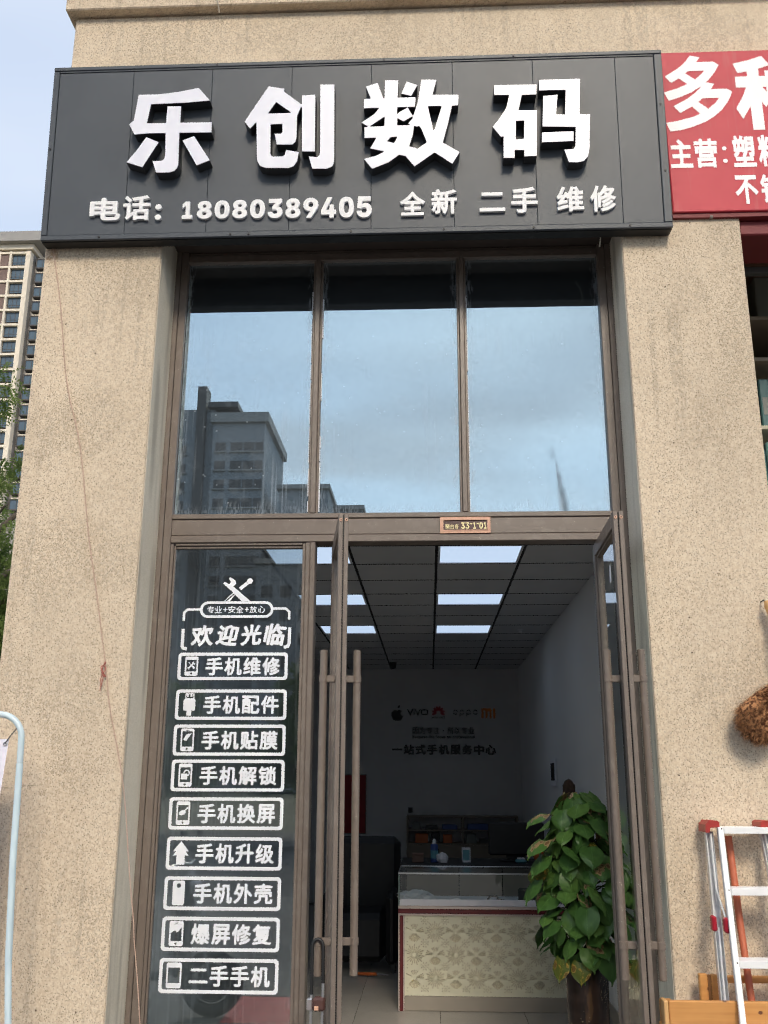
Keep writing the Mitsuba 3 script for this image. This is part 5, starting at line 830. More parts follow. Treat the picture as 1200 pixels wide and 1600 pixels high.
XL, XR = -1.181, -0.6605
tops = [2.175, 2.0035, 1.843, 1.686, 1.5205, 1.350, 1.183, 1.0165, 0.849]
words = ['手机维修', '手机配件', '手机贴膜', '手机解锁', '手机换屏', '手机升级', '手机外壳', '爆屏修复', '二手手机']
icx = -1.116
for i, (zt, wd) in enumerate(zip(tops, words)):
    zb = zt - (0.128 if i == 0 else 0.1395)
    bd = rrect(XL, XR, zb, zt, 0.016).difference(rrect(XL + 0.0145, XR - 0.0145, zb + 0.0145, zt - 0.0145, 0.009))
    x0, x1 = -1.054, -0.694
    n = len(wd)
    cw = (x1 - x0) / n
    zc = (zt + zb) / 2
    lt = [fit(glyph(c, 0.030, True), x0 + k * cw + 0.004, x0 + (k + 1) * cw - 0.003, zc - (0.042 if c != '二' else 0.029), zc + (0.042 if c != '二' else 0.029)) for k, c in enumerate(wd)]
    a, b = zb + 0.020, zt - 0.018
    if i == 0:
        ic = U(phone(icx, a, b, 0.062), tools(icx, (a + b) / 2 + 0.004, 0.034)); nm = 'crossed tools on a phone'
    elif i == 1:
        ic = U(rrect(icx - .028, icx + .028, a + .022, b - .026, .008), sbox(icx - .011, a, icx + .011, a + .0225), sbox(icx - .020, b - .0265, icx + .022, b).difference(U(sbox(icx - .015, b - .022, icx + .017, b - .004), )), sbox(icx - .012, b - .016, icx - .004, b - .004), sbox(icx + .004, b - .016, icx + .012, b - .004)); nm = 'a plug'
    elif i == 2:
        ic = U(phone(icx, a, b, 0.062, top=0.012, slot=True), Polygon([(icx - .020, a + .052), (icx - .005, a + .046), (icx + .020, b - .020), (icx - .004, b - .026)])); nm = 'a film peeling off a phone'
    elif i == 3:
        sh = Point(icx + .006, a + .060).buffer(.015).difference(Point(icx + .006, a + .060).buffer(.0095)).difference(sbox(icx - .03, a + .04, icx + .004, a + .0605))
        ic = U(phone(icx, a, b, 0.062), rrect(icx - .020, icx + .010, a + .032, a + .058, .003), sh); nm = 'an open padlock on a phone'
    elif i == 4:
        ic = U(phone(icx, a, b, 0.062), affinity.rotate(affinity.scale(Point(icx - .004, a + .052).buffer(.012), 1.3, .85), 20), LineString([(icx - .004, a + .052), (icx + .021, a + .074)]).buffer(.003), Polygon([(icx - .022, a + .052), (icx - .006, a + .044), (icx - .004, a + .060)])); nm = 'a small brush on a phone'
    elif i == 5:
        ic = Polygon([(0, .105), (.036, .062), (.022, .062), (.036, .042), (.019, .046), (.019, .006), (-.019, .006), (-.019, .046), (-.036, .042), (-.022, .062), (-.036, .062)]); ic = affinity.translate(ic, icx, a - 0.004); nm = 'an upward arrow'
    elif i == 6:
        ic = rrect(icx - .027, icx + .027, a, b, .007).difference(Point(icx, b - .020).buffer(.0095)); nm = 'a phone case'
    elif i == 7:
        ic = U(phone(icx, a, b, 0.062, slot=True, top=.014), Polygon([(icx - .025, b - .0145), (icx - .025, a + .052), (icx - .006, a + .064), (icx + .004, a + .054), (icx + .024, b - .024), (icx + .025, b - .0145)])); nm = 'a cracked phone screen'
    else:
        ic = phone(icx, a, b, 0.066, top=0.020, bot=0.020, button=False); nm = 'a blank phone'
    order = ['topmost', 'second', 'third', 'fourth', 'fifth', 'sixth', 'seventh', 'eighth', 'lowest'][i]
    sticker(f'white framed sticker with {nm}, {order} of the nine', bd, ic, lt)
# heading sticker: tools, pill, side lines, brackets and the tilted welcome characters
pill = rrect(-1.090, -0.738, 2.340, 2.420, 0.038).difference(rrect(-1.078, -0.750, 2.3525, 2.4075, 0.027))
lw = LineString([(-1.089, 2.381), (-1.150, 2.381), (-1.166, 2.366), (-1.166, 2.327)]).buffer(.0058, cap_style='flat')
rw = LineString([(-0.739, 2.384), (-0.678, 2.384), (-0.661, 2.368), (-0.661, 2.330)]).buffer(.0058, cap_style='flat')
lb = LineString([(-1.166, 2.288), (-1.166, 2.205), (-1.160, 2.196), (-1.143, 2.194)]).buffer(.0075, cap_style='flat')
rb = LineString([(-0.657, 2.294), (-0.657, 2.220), (-0.664, 2.204), (-0.682, 2.200)]).buffer(.0075, cap_style='flat')
hand = U(Polygon([(-.975, 2.421), (-.962, 2.436), (-.928, 2.468), (-.918, 2.459), (-.948, 2.421)]).difference(LineString([(-.965, 2.423), (-.925, 2.460)]).buffer(.003)), )
wrench = U(Polygon([(-.951, 2.478), (-.936, 2.493), (-.850, 2.421), (-.893, 2.421)]),
           Polygon([(-.951, 2.478), (-.984, 2.507), (-.977, 2.514), (-.957, 2.503), (-.945, 2.512), (-.957, 2.530), (-.951, 2.537), (-.926, 2.520), (-.923, 2.504), (-.936, 2.493)]).buffer(.0008))
driver = U(LineString([(-.902, 2.480), (-.868, 2.508)]).buffer(.0085, cap_style='flat'), Polygon([(-.872, 2.516), (-.864, 2.530), (-.850, 2.532), (-.840, 2.520), (-.848, 2.506), (-.862, 2.503)]))
small = [fit(glyph(c, 0.012 if c != '+' else -0.02, True), a, b, 2.363 if c != '+' else 2.369, 2.397 if c != '+' else 2.392) for c, a, b in (('专', -1.056, -1.021), ('业', -1.019, -.984), ('+', -.978, -.958), ('安', -.955, -.919), ('全', -.917, -.881), ('+', -.875, -.855), ('放', -.852, -.816), ('心', -.812, -.777))]
wel = []
for c, a, b, z0, z1, r in (('欢', -1.125, -1.020, 2.205, 2.305, 4), ('迎', -1.003, -.900, 2.208, 2.307, -5), ('光', -.887, -.790, 2.210, 2.308, 4), ('临', -.776, -.676, 2.208, 2.312, -4)):
    wel.append(affinity.skew(affinity.rotate(fit(glyph(c, 0.036, True), a, b, z0, z1), r), xs=6))
sticker('white heading sticker with crossed wrench and screwdriver above the column of nine', U(pill, lw, rw, lb, rb), U(hand, wrench, driver), small + wel)

# pink cord hanging down the left pier with a knot
cd = thing('hanging_cord', 'thin pink brown cord hanging down the left stone pier with a red knot', 'cord')
yC = 4.190
cp = np.array([(-1.858, yC, 4.20), (-1.851, yC, 4.134), (-1.787, yC, 3.818), (-1.714, yC, 3.412), (-1.623, yC, 3.089), (-1.543, yC, 2.656), (-1.477, yC, 2.362), (-1.422, yC, 2.091), (-1.387, yC, 1.912), (-1.346, yC, 1.75), (-1.310, 4.19, 1.618), (-1.262, 4.19, 1.33), (-1.222, 4.19, 1.063), (-1.207, 4.19, 0.966), (-1.164, 4.19, 0.661), (-1.09, 4.19, 0.10), (-1.07, 4.17, -0.05)])
from scipy.interpolate import CubicSpline
s_ = np.linspace(0, 1, len(cp)); ss = np.linspace(0, 1, 90)
add(cd, 'strand', tube(CubicSpline(s_, cp)(ss) + np.stack([0.0015 * np.sin(ss * 60), 0 * ss, 0 * ss], 1), 0.0024, 7), 'mat_cord', True)
kn = [np.array([-1.424 + 0.009 * math.sin(2.3 * a), 4.182 + 0.008 * math.cos(3.1 * a), 2.075 + 0.020 * math.sin(1.7 * a + .4) - 0.004 * a]) for a in np.linspace(0, 7, 60)]
add(cd, 'knot', cat(tube(kn, 0.0024, 6), tube([(-1.424, 4.182, 2.05), (-1.432, 4.18, 2.02), (-1.429, 4.182, 1.985)], 0.0020, 6), tube([(-1.420, 4.182, 2.05), (-1.424, 4.18, 2.01), (-1.433, 4.182, 1.968)], 0.0018, 6)), 'mat_cord_red', True)
t = thing('roof_cable', 'thin dark cable running down past the left end of the cornice', 'cable')
add(t, 'wire', tube([(-1.99, 4.45, 6.0), (-1.962, 4.42, 5.72), (-1.945, 4.40, 5.50), (-1.95, 4.38, 5.30), (-1.95, 4.36, 5.1)], 0.0045, 6), 'mat_cable', True)
t = thing('loose_wire', 'short pale wire end hanging from the wall at the top of the photo', 'cable')
add(t, 'wire', tube([(-1.105, 4.15, 5.70), (-1.103, 4.14, 5.62), (-1.092, 4.155, 5.585), (-1.088, 4.19, 5.545)], 0.0035, 6), 'mat_wire_white', True)
t = thing('loose_wire', 'short pale wire curling down under the right end of the dark sign', 'cable')
add(t, 'wire', tube([(0.826, 4.22, 4.245), (0.846, 4.22, 4.20), (0.857, 4.22, 4.158), (0.850, 4.22, 4.112)], 0.0035, 6), 'mat_wire_white', True)

# ================================================================== things inside the shop
CT = thing('display_counter', 'glass topped display counter with a cream carved front and maroon trim', 'counter')
CX0, CX1, CY0, CY1 = -0.242, 1.215, 7.61, 8.21
add(CT, 'body', bx(CX0 + 0.012, CX1 - 0.005, CY0 + 0.03, CY1, 0.002, 0.70), 'mat_cream_back')
add(CT, 'skirting', bx(CX0 + 0.045, CX1, CY0 + 0.012, CY0 + 0.03, 0.002, 0.098, 0.002), 'mat_skirt')
tr = lambda z0, z1, y, m: add(CT, 'trim', bx(CX0, CX1, CY0 - y, CY0 + 0.028, z0, z1, 0.002), m)
tr(0.686, 0.705, 0.006, 'mat_trim_silver'); tr(0.654, 0.6855, 0.0, 'mat_maroon'); tr(0.641, 0.6535, 0.006, 'mat_trim_silver')
for xa, xb, y, m in ((CX0, CX0 + 0.011, .006, 'mat_trim_silver'), (CX0 + 0.0115, CX0 + 0.036, 0.0, 'mat_maroon'), (CX0 + 0.0365, CX0 + 0.0455, .006, 'mat_trim_silver')):
    add(CT, 'trim', bx(xa, xb, CY0 - y, CY0 + 0.028, 0.002, 0.640, 0.002), m)


def wedge(r0, r1, a, half0, half1, c):
    ca, sa = math.cos(a), math.sin(a)
    q = [(r0, -half0), (r1 * .96, -half1), (r1, 0), (r1 * .96, half1), (r0, half0)]
    return Polygon([(c[0] + ca * x - sa * y, c[1] + sa * x + ca * y) for x, y in q])


px0, px1, pz0, pz1 = CX0 + 0.047, CX1 - 0.002, 0.100, 0.640
holes = []
for j in range(-1, 5):
    for i in range(-1, 11):
        c = (px0 + 0.072 + 0.150 * i, 0.372 + 0.155 * (2 - j))
        if (i + j) % 2 == 0:                                    # full sunburst
            for q in range(22): holes.append(wedge(0.014, 0.074 if q % 2 else 0.060, 2 * math.pi * (q + .5) / 22, 0.0010, 0.0048, c))
        else:                                                   # open fan: long ribs below and at the sides, short ones above
            for q in range(9): holes.append(wedge(0.012, 0.072 - 0.0025 * abs(q - 4), -math.pi / 2 + (q - 4) * 0.19, 0.0009, 0.0046, c))
            for q in range(3):
                holes.append(wedge(0.014, 0.070, 0.02 + 0.21 * q, 0.0009, 0.0050, c)); holes.append(wedge(0.014, 0.070, math.pi - 0.02 - 0.21 * q, 0.0009, 0.0050, c))
            for q in range(5): holes.append(wedge(0.020, 0.055, math.pi / 2 + 0.24 * (q - 2), 0.0009, 0.0042, c))
        d = (c[0] + 0.075, c[1] + 0.0775)
        for q in range(8): holes.append(wedge(0.005, 0.014, 2 * math.pi * q / 8, 0.0010, 0.0035, d))
        for q in range(8): holes.append(wedge(0.018, 0.031, 2 * math.pi * (q + .5) / 8, 0.0022, 0.0050, d))
fr = sbox(px0, pz0, px1, pz1)
fin = sbox(px0 + 0.004, pz0 + 0.014, px1 - 0.004, pz1 - 0.004)
hs = union_all([h for h in holes if fin.contains(h)])
panel = fr.difference(hs.buffer(0))
add(CT, 'carved_panel', wall_ext(panel, CY0 + 0.026, 0.009), 'mat_cream')
# glass case on top
GZ0, GZ1 = 0.706, 0.935
add(CT, 'case_floor', bx(CX0 + 0.01, CX1, CY0 + 0.01, CY1, 0.7065, 0.716), 'mat_white_lining')
add(CT, 'white_edge', bx(CX0 + 0.012, CX1, CY0 + 0.004, CY0 + 0.012, 0.7065, 0.752, 0.001), 'mat_white_lining')
for xa, xb in ((CX0 + 0.05, 0.222), (0.229, 0.566), (0.573, 0.90), (0.907, CX1 - 0.005)):
    add(CT, 'back_board', bx(xa, xb, CY1 - 0.03, CY1 - 0.015, 0.717, GZ1 - 0.012, 0.001), 'mat_beige_board')
add(CT, 'back_frame', bx(CX0 + 0.005, CX1, CY1 - 0.012, CY1, 0.7065, GZ1 - 0.012), 'mat_dark_grey')
quad = lambda a, b, c, d: trimesh.Trimesh([a, b, c, d], [(0, 1, 2), (0, 2, 3)], process=False)
add(CT, 'front_glass', quad((CX0 + .008, CY0 + .006, .752), (CX1, CY0 + .006, .752), (CX1, CY0 + .006, GZ1 - .006), (CX0 + .008, CY0 + .006, GZ1 - .006)), 'mat_clear_glass')
add(CT, 'side_glass', quad((CX0 + .006, CY0 + .01, .716), (CX0 + .006, CY1, .716), (CX0 + .006, CY1, GZ1 - .006), (CX0 + .006, CY0 + .01, GZ1 - .006)), 'mat_clear_glass')
add(CT, 'top_glass', quad((CX0 + .01, CY0 + .01, GZ1), (CX1, CY0 + .01, GZ1), (CX1, CY1, GZ1), (CX0 + .01, CY1, GZ1)), 'mat_clear_glass')
add(CT, 'metal_edge', bx(CX0, CX1, CY0 - 0.002, CY0 + 0.010, GZ1 - 0.010, GZ1 + 0.003, 0.002), 'mat_steel')
add(CT, 'metal_edge', bx(CX0, CX1, CY1 - 0.010, CY1 + 0.002, GZ1 - 0.010, GZ1 + 0.003, 0.002), 'mat_steel')
add(CT, 'metal_edge', bx(CX0, CX0 + 0.010, CY0 + 0.011, CY1 - 0.011, GZ1 - 0.010, GZ1 + 0.003, 0.002), 'mat_steel')
add(CT, 'metal_post', bx(CX0 + 0.001, CX0 + 0.012, CY0 - 0.001, CY0 + 0.011, 0.7065, GZ1 - 0.011, 0.002), 'mat_glass_edge')
add(CT, 'metal_post', bx(CX0 + 0.038, CX0 + 0.048, CY1 - 0.034, CY1 - 0.024, 0.717, GZ1 - 0.011, 0.002), 'mat_dark_grey')
# what lies in the case
t = thing('phone_in_case', 'small phone lying flat in the glass case, the left of two', 'phone')
add(t, 'body', bx(-0.062, 0.0, 7.66, 7.78, 0.717, 0.726, 0.003), 'mat_black_gloss'); add(t, 'price_card', bx(-0.055, -0.012, 7.655, 7.659, 0.717, 0.760), 'mat_paper')
t = thing('phone_in_case', 'small phone lying flat in the glass case, the right of two', 'phone')
add(t, 'body', bx(0.158, 0.226, 7.66, 7.79, 0.717, 0.726, 0.003), 'mat_black_gloss'); add(t, 'price_card', bx(0.165, 0.215, 7.655, 7.659, 0.717, 0.757), 'mat_paper')
rng = np.random.default_rng(11)
t = thing('crumpled_paper', 'crumpled white paper heaped in the left end of the glass case', 'paper')
v = trimesh.creation.icosphere(subdivisions=3, radius=1.0); P_ = v.vertices
v.vertices = P_ * (1 + 1.1 * (meshkit.fbm(P_ * 2.6, 3, 4)[:, None] - 0.5)) * [0.13, 0.16, 0.05] + [-0.11, 7.93, 0.732]
v.vertices[:, 2] = np.maximum(v.vertices[:, 2], 0.717)
add(t, 'sheet', v, 'mat_paper')
t = thing('rolled_strap', 'dark watch strap and cable coiled in the glass case', 'strap')
th = np.linspace(0, 4.4, 40)
add(t, 'coil', tube(np.stack([0.47 + 0.032 * np.cos(th) * (1 + .1 * th), 7.72 + 0.02 * np.sin(th), 0.745 + 0.022 * np.sin(th)], 1), 0.008, 8), 'mat_dark_grey', True)
add(t, 'tail', tube([(0.49, 7.72, 0.745), (0.55, 7.70, 0.735), (0.63, 7.70, 0.728), (0.70, 7.71, 0.726)], 0.009, 8), 'mat_dark_grey', True)
t = thing('dark_gadget', 'dark grey lumpy gadget box in the right end of the glass case', 'gadget')
add(t, 'body', cat(bx(0.66, 0.78, 7.72, 7.84, 0.717, 0.815, 0.012), bx(0.79, 0.87, 7.75, 7.86, 0.717, 0.845, 0.015)), 'mat_dark_grey')
add(t, 'lens', trimesh.creation.icosphere(subdivisions=2, radius=0.03).apply_translation((0.80, 7.74, 0.82)), 'mat_black_gloss')

DK = thing('work_desk', 'black work desk behind the glass counter', 'desk')
add(DK, 'top', bx(-0.25, 1.22, 8.50, 9.20, 0.895, 0.925, 0.004), 'mat_black')
for x in (-0.22, 1.16):
    for y in (8.55, 9.12): add(DK, 'leg', bx(x, x + 0.045, y, y + 0.045, 0.0, 0.894, 0.003), 'mat_black')
t = thing('spray_can', 'blue spray can with a white cap on the black desk', 'spray can')
add(t, 'can', lathe([(0, .926), (.031, .926), (.032, .93), (.032, 1.055), (.029, 1.068), (.016, 1.074), (0, 1.074)], 28, (0.033, 8.72, 0)), 'mat_blue', 40)
add(t, 'cap', lathe([(0, 1.0745), (.016, 1.0745), (.016, 1.10), (.009, 1.113), (0, 1.113)], 24, (0.033, 8.72, 0)), 'mat_paper', 40)
add(t, 'label', lathe([(.0322, .955), (.0326, .955), (.0326, 1.02), (.0322, 1.02)], 28, (0.033, 8.72, 0)), 'mat_teal')
t = thing('card_stand', 'small upright plastic card stand on the black desk', 'card stand')
add(t, 'frame', bx(0.268, 0.342, 8.72, 8.735, 0.926, 1.045, 0.003), 'mat_paper'); add(t, 'card', bx(0.276, 0.334, 8.717, 8.7195, 0.942, 1.026), 'mat_teal'); add(t, 'foot', bx(0.28, 0.33, 8.70, 8.76, 0.9255, 0.932, 0.002), 'mat_paper')
t = thing('tissue_pack', 'crumpled white tissue pack beside the blue spray can', 'tissue pack')
v = trimesh.creation.icosphere(subdivisions=3, radius=1.0); P_ = v.vertices
v.vertices = P_ * (1 + 0.4 * (meshkit.fbm(P_ * 2.5, 3, 8)[:, None] - 0.5)) * [0.052, 0.05, 0.042] + [0.098, 8.70, 0.962]; v.vertices[:, 2] = np.maximum(v.vertices[:, 2], .926)
add(t, 'wrap', v, 'mat_paper'); add(t, 'block', bx(0.085, 0.14, 8.63, 8.66, 0.926, 0.962, 0.004), 'mat_paper')
t = thing('small_box', 'low dark brown box at the left end of the black desk', 'box')
add(t, 'body', bx(-0.155, -0.06, 8.66, 8.76, 0.926, 0.985, 0.003), 'mat_shelf_brown'); add(t, 'lid', bx(-0.158, -0.057, 8.657, 8.763, 0.9855, 0.998, 0.003), 'mat_shelf_brown')
MN = thing('monitor', 'black computer monitor seen from behind on the desk', 'monitor')
add(MN, 'screen', bx(0.505, 0.99, 8.86, 8.90, 0.975, 1.245, 0.012), 'mat_black'); add(MN, 'stand', bx(0.66, 0.82, 8.90, 8.93, 0.94, 1.02, 0.004), 'mat_black'); add(MN, 'foot', bx(0.60, 0.84, 8.84, 8.98, 0.9255, 0.938, 0.004), 'mat_black')
t = thing('blue_gadget', 'pale blue small gadget lying under the monitor', 'gadget')
add(t, 'body', bx(0.72, 0.81, 8.66, 8.74, 0.926, 0.955, 0.010), 'mat_teal'); add(t, 'lid', bx(0.735, 0.80, 8.67, 8.73, 0.9555, 0.966, 0.004), 'mat_paper')
t = thing('orange_bag', 'orange bag half hidden by the climber at the right end of the desk', 'bag')
v = trimesh.creation.icosphere(subdivisions=3, radius=1.0); P_ = v.vertices
v.vertices = P_ * (1 + 0.3 * (meshkit.fbm(P_ * 2, 3, 2)[:, None] - 0.5)) * [0.06, 0.05, 0.06] + [0.93, 8.68, 0.985]
add(t, 'body', v, 'mat_orange', True)

SU = thing('shelf_unit', 'low wooden shelf unit against the dark back wall', 'shelf')
sx0, sx1, sy0, sy1 = -0.315, 1.17, 13.48, 13.84
for x in (sx0, 0.425, sx1 - 0.02): add(SU, 'upright', bx(x, x + 0.02, sy0, sy1, 0.0, 1.14, 0.001), 'mat_shelf_wood')
for z in (1.12, 0.945, 0.775): add(SU, 'board', bx(sx0 + 0.021, 0.424, sy0, sy1, z, z + 0.018, 0.001), 'mat_shelf_wood'); add(SU, 'board', bx(0.446, sx1 - 0.021, sy0, sy1, z, z + 0.018, 0.001), 'mat_shelf_wood')
add(SU, 'door', bx(sx0 + 0.022, 0.052, sy0 + .003, sy0 + 0.02, 0.03, 0.772, 0.002), 'mat_shelf_wood'); add(SU, 'door', bx(0.058, 0.423, sy0 + .003, sy0 + 0.02, 0.03, 0.772, 0.002), 'mat_shelf_wood'); add(SU, 'door', bx(0.448, sx1 - 0.022, sy0 + .003, sy0 + 0.02, 0.03, 0.772, 0.002), 'mat_shelf_wood')
add(SU, 'handle', bx(0.08, 0.11, sy0 - 0.012, sy0 + 0.002, 0.66, 0.72, 0.003), 'mat_black')
rng = np.random.default_rng(3)
for k, (x, z, w, h, m, what) in enumerate([(-0.24, .964, .10, .09, 'mat_goods_grey', 'grey carton at the left of the upper shelf row'), (-0.06, .964, .16, .05, 'mat_dark_grey', 'flat dark carton beside the grey carton on the upper shelf row'), (0.16, .964, .20, .06, 'mat_blue', 'dark blue carton left of the middle upright on the upper shelf row'), (0.50, .964, .30, .07, 'mat_blue', 'long dark blue carton right of the middle upright on the upper shelf row'),
                                           (-0.20, .794, .17, .11, 'mat_orange', 'orange carton at the left of the lower shelf row'), (0.02, .794, .10, .13, 'mat_black', 'black carton right of the orange carton on the lower shelf row'), (0.17, .794, .12, .10, 'mat_orange', 'orange carton in the middle of the lower shelf row'), (0.48, .794, .13, .11, 'mat_goods_grey', 'grey carton right of the middle upright on the lower shelf row'), (0.66, .794, .14, .05, 'mat_dark_grey', 'flat dark carton on the right half of the lower shelf row')]):
    t = thing('carton', what, 'box')
    add(t, 'body', bx(x, x + w, sy0 + 0.03, sy0 + 0.25, z, z + h, 0.004), m); add(t, 'flap', bx(x + 0.003, x + w - 0.003, sy0 + 0.032, sy0 + 0.13, z + h + 0.0005, z + h + 0.004), m)

CH = thing('armchair', 'bulky black armchair with a high back left of the counter', 'armchair')
add(CH, 'backrest', bx(-0.96, -0.285, 9.62, 9.86, 0.08, 1.075, 0.06), 'mat_black'); add(CH, 'seat', bx(-0.86, -0.40, 9.02, 9.615, 0.08, 0.47, 0.05), 'mat_black')
for x in (-0.97, -0.395): add(CH, 'armrest', bx(x, x + 0.105, 8.98, 9.61, 0.06, 0.64, 0.04), 'mat_black')
for x in (-0.93, -0.33):
    for y in (9.03, 9.80): add(CH, 'foot', bx(x - .02, x + .02, y - .02, y + .02, 0.0, 0.085, .004), 'mat_dark_grey')
t = thing('orange_tool', 'orange handled tool lying on the floor beside the office chair', 'tool')
add(t, 'handle', tube([(-0.62, 8.86, 0.022), (-0.46, 8.80, 0.030)], 0.013, 8), 'mat_orange'); add(t, 'shaft', tube([(-0.46, 8.80, 0.030), (-0.36, 8.765, 0.032)], 0.005, 8), 'mat_steel')

YW = 13.85
PO = thing('red_poster', 'dark red framed poster on the back wall above the office chair', 'poster')
add(PO, 'print', bx(-1.18, -0.889, YW - 0.008, YW - 0.002, 0.895, 1.661), 'mat_poster_red')
rim = sbox(-1.19, 0.885, -0.879, 1.671).difference(sbox(-1.18, 0.895, -0.889, 1.661)); add(PO, 'frame', wall_ext(rim, YW - 0.001, 0.012), 'mat_recess')
WL = thing('wall_lettering', 'raised black slogan lettering on the dark back wall', 'lettering')
for c, k in zip('因为专注·所以专业', range(9)):
    x = -0.242 + 0.0975 * k
    g = glyph(c, 0.03)
    add(WL, 'character', wall_ext(fit(g, x + .004, x + .092, 2.221, 2.315) if c != '·' else affinity.translate(Point(0, 0).buffer(.011), x + .048, 2.268), YW - .0005, 0.010), 'mat_black')
en = text2d('Because the focus so professional', -0.243, 2.165, 0.060)
a, b, c, d = union_all(en).bounds
add(WL, 'small_line', wall_ext(affinity.scale(union_all(en).buffer(0.001), 0.877 / (c - a), 0.9, origin=(a, b)), YW - .0005, 0.006), 'mat_black')
for k, c in enumerate('一站式手机服务中心'):
    x = -0.53 + 0.1625 * k
    if c == '一': g = sbox(x + .006, 2.0, x + .150, 2.022)
    else: g = fit(glyph(c, 0.035), x + .006, x + .153, 1.94, 2.078)
    add(WL, 'character', wall_ext(g, YW - .0005, 0.012), 'mat_black')
BL = thing('wall_logos', 'row of five small emblems above the slogan on the back wall', 'emblems')
apple = U(Point(-.475, 2.49).buffer(.062), Point(-.425, 2.49).buffer(.062), Point(-.470, 2.455).buffer(.052), Point(-.430, 2.455).buffer(.052)).difference(Point(-.375, 2.505).buffer(.030)).difference(Polygon([(-.47, 2.56), (-.45, 2.535), (-.43, 2.56)]))
lf = Point(-.452, 2.600).buffer(.038).intersection(Point(-.413, 2.562).buffer(.040))
add(BL, 'emblem', wall_ext(U(apple, affinity.translate(lf, .004, 0.018)), YW - .0005, 0.010), 'mat_black')
vv = lambda x: LineString([(x, 2.565), (x + .036, 2.485), (x + .072, 2.565)]).buffer(.0085, cap_style='flat', join_style='mitre')
add(BL, 'emblem', wall_ext(U(vv(-.305), sbox(-.222, 2.482, -.206, 2.545), sbox(-.222, 2.557, -.206, 2.572), vv(-.198), rrect(-.118, -.015, 2.482, 2.563, .03).difference(rrect(-.102, -.031, 2.498, 2.547, .02))), YW - .0005, 0.010), 'mat_black')
pet = [affinity.rotate(affinity.scale(Point(.1285, 2.575).buffer(.036), .42, 1.0), a, origin=(.1285, 2.515)) for a in (-105, -75, -45, -15, 15, 45, 75, 105)]
add(BL, 'emblem', wall_ext(union_all(pet), YW - .0005, 0.010), 'mat_red_logo')
g = union_all(text2d('HUAWEI', 0, 0, 1)); add(BL, 'small_text', wall_ext(fit(g, .035, .222, 2.436, 2.462), YW - .0005, 0.006), 'mat_black')
ring = lambda x: rrect(x, x + .066, 2.487, 2.557, .03).difference(rrect(x + .013, x + .053, 2.500, 2.544, .02))
st = lambda x: U(ring(x), sbox(x, 2.465, x + .013, 2.53))
add(BL, 'emblem', wall_ext(U(ring(.335), st(.425), st(.52), ring(.615)).difference(sbox(.30, 2.512, .70, 2.530)), YW - .0005, 0.008), 'mat_dark_grey')
mi_ = U(rrect(.735, .875, 2.44, 2.575, .012).difference(U(sbox(.763, 2.435, .790, 2.548), sbox(.818, 2.435, .847, 2.535), )), sbox(.897, 2.44, .926, 2.575))
add(BL, 'emblem', wall_ext(mi_, YW - .0005, 0.010), 'mat_orange_logo')
t = thing('wall_socket', 'small black socket on the back wall above the shelf unit', 'socket')
add(t, 'plate', bx(-0.30, -0.24, YW - 0.012, YW - 0.001, 1.165, 1.235, 0.003), 'mat_black'); add(t, 'plug', bx(-0.285, -0.255, YW - 0.03, YW - 0.0125, 1.185, 1.215, 0.003), 'mat_black')
t = thing('security_camera', 'small dark dome camera under the far end of the ceiling', 'security camera')
add(t, 'mount', lathe([(0, 3.08), (.045, 3.08), (.05, 3.122), (0, 3.122)], 20, (-0.48, 13.0, 0)), 'mat_black'); add(t, 'dome', trimesh.creation.icosphere(subdivisions=2, radius=0.042).apply_translation((-0.48, 13.0, 3.075)), 'mat_black_gloss')
EP = thing('wall_panel', 'white framed switch panel on the right inner wall', 'switch panel')
add(EP, 'frame', bx(1.244, 1.2625, 9.92, 10.38, 1.545, 1.81, 0.004), 'mat_paper'); add(EP, 'cover', bx(1.239, 1.2435, 10.02, 10.28, 1.60, 1.77, 0.002), 'mat_black')
t = thing('ceiling_sprinkler', 'tiny white sprinkler head under the right side of the ceiling', 'sprinkler')
add(t, 'head', lathe([(0, 3.095), (.014, 3.095), (.018, 3.105), (.010, 3.108), (.010, 3.1235), (0, 3.1235)], 16, (0.96, 10.1, 0)), 'mat_paper', 40); add(t, 'plate', lathe([(.011, 3.119), (.03, 3.119), (.03, 3.1235), (.011, 3.1235)], 16, (0.96, 10.1, 0)), 'mat_paper')

# ---- potted climber: tall dark pot, moss pole, stems and separate leaves
PX, PY = 0.80, 5.46
PL = thing('potted_plant', 'tall potted climber with broad green leaves inside the door beside the counter', 'potted plant')
add(PL, 'pot', lathe([(0, 0.001), (.090, 0.001), (.093, .02), (.102, .30), (.108, .60), (.114, .715), (.117, .728), (.109, .730), (.104, .70), (0, .69)], 40, (PX, PY, 0)), 'mat_pot', 40)
add(PL, 'rim', lathe([(.114, .700), (.1185, .703), (.1185, .709), (.114, .712)], 40, (PX, PY, 0)), 'mat_chrome', 40)
add(PL, 'moss_pole', lathe([(0, .70), (.036, .70), (.034, 1.575), (.018, 1.60), (0, 1.61)], 16, (PX - 0.045, PY + 0.02, 0)), 'mat_moss_pole')


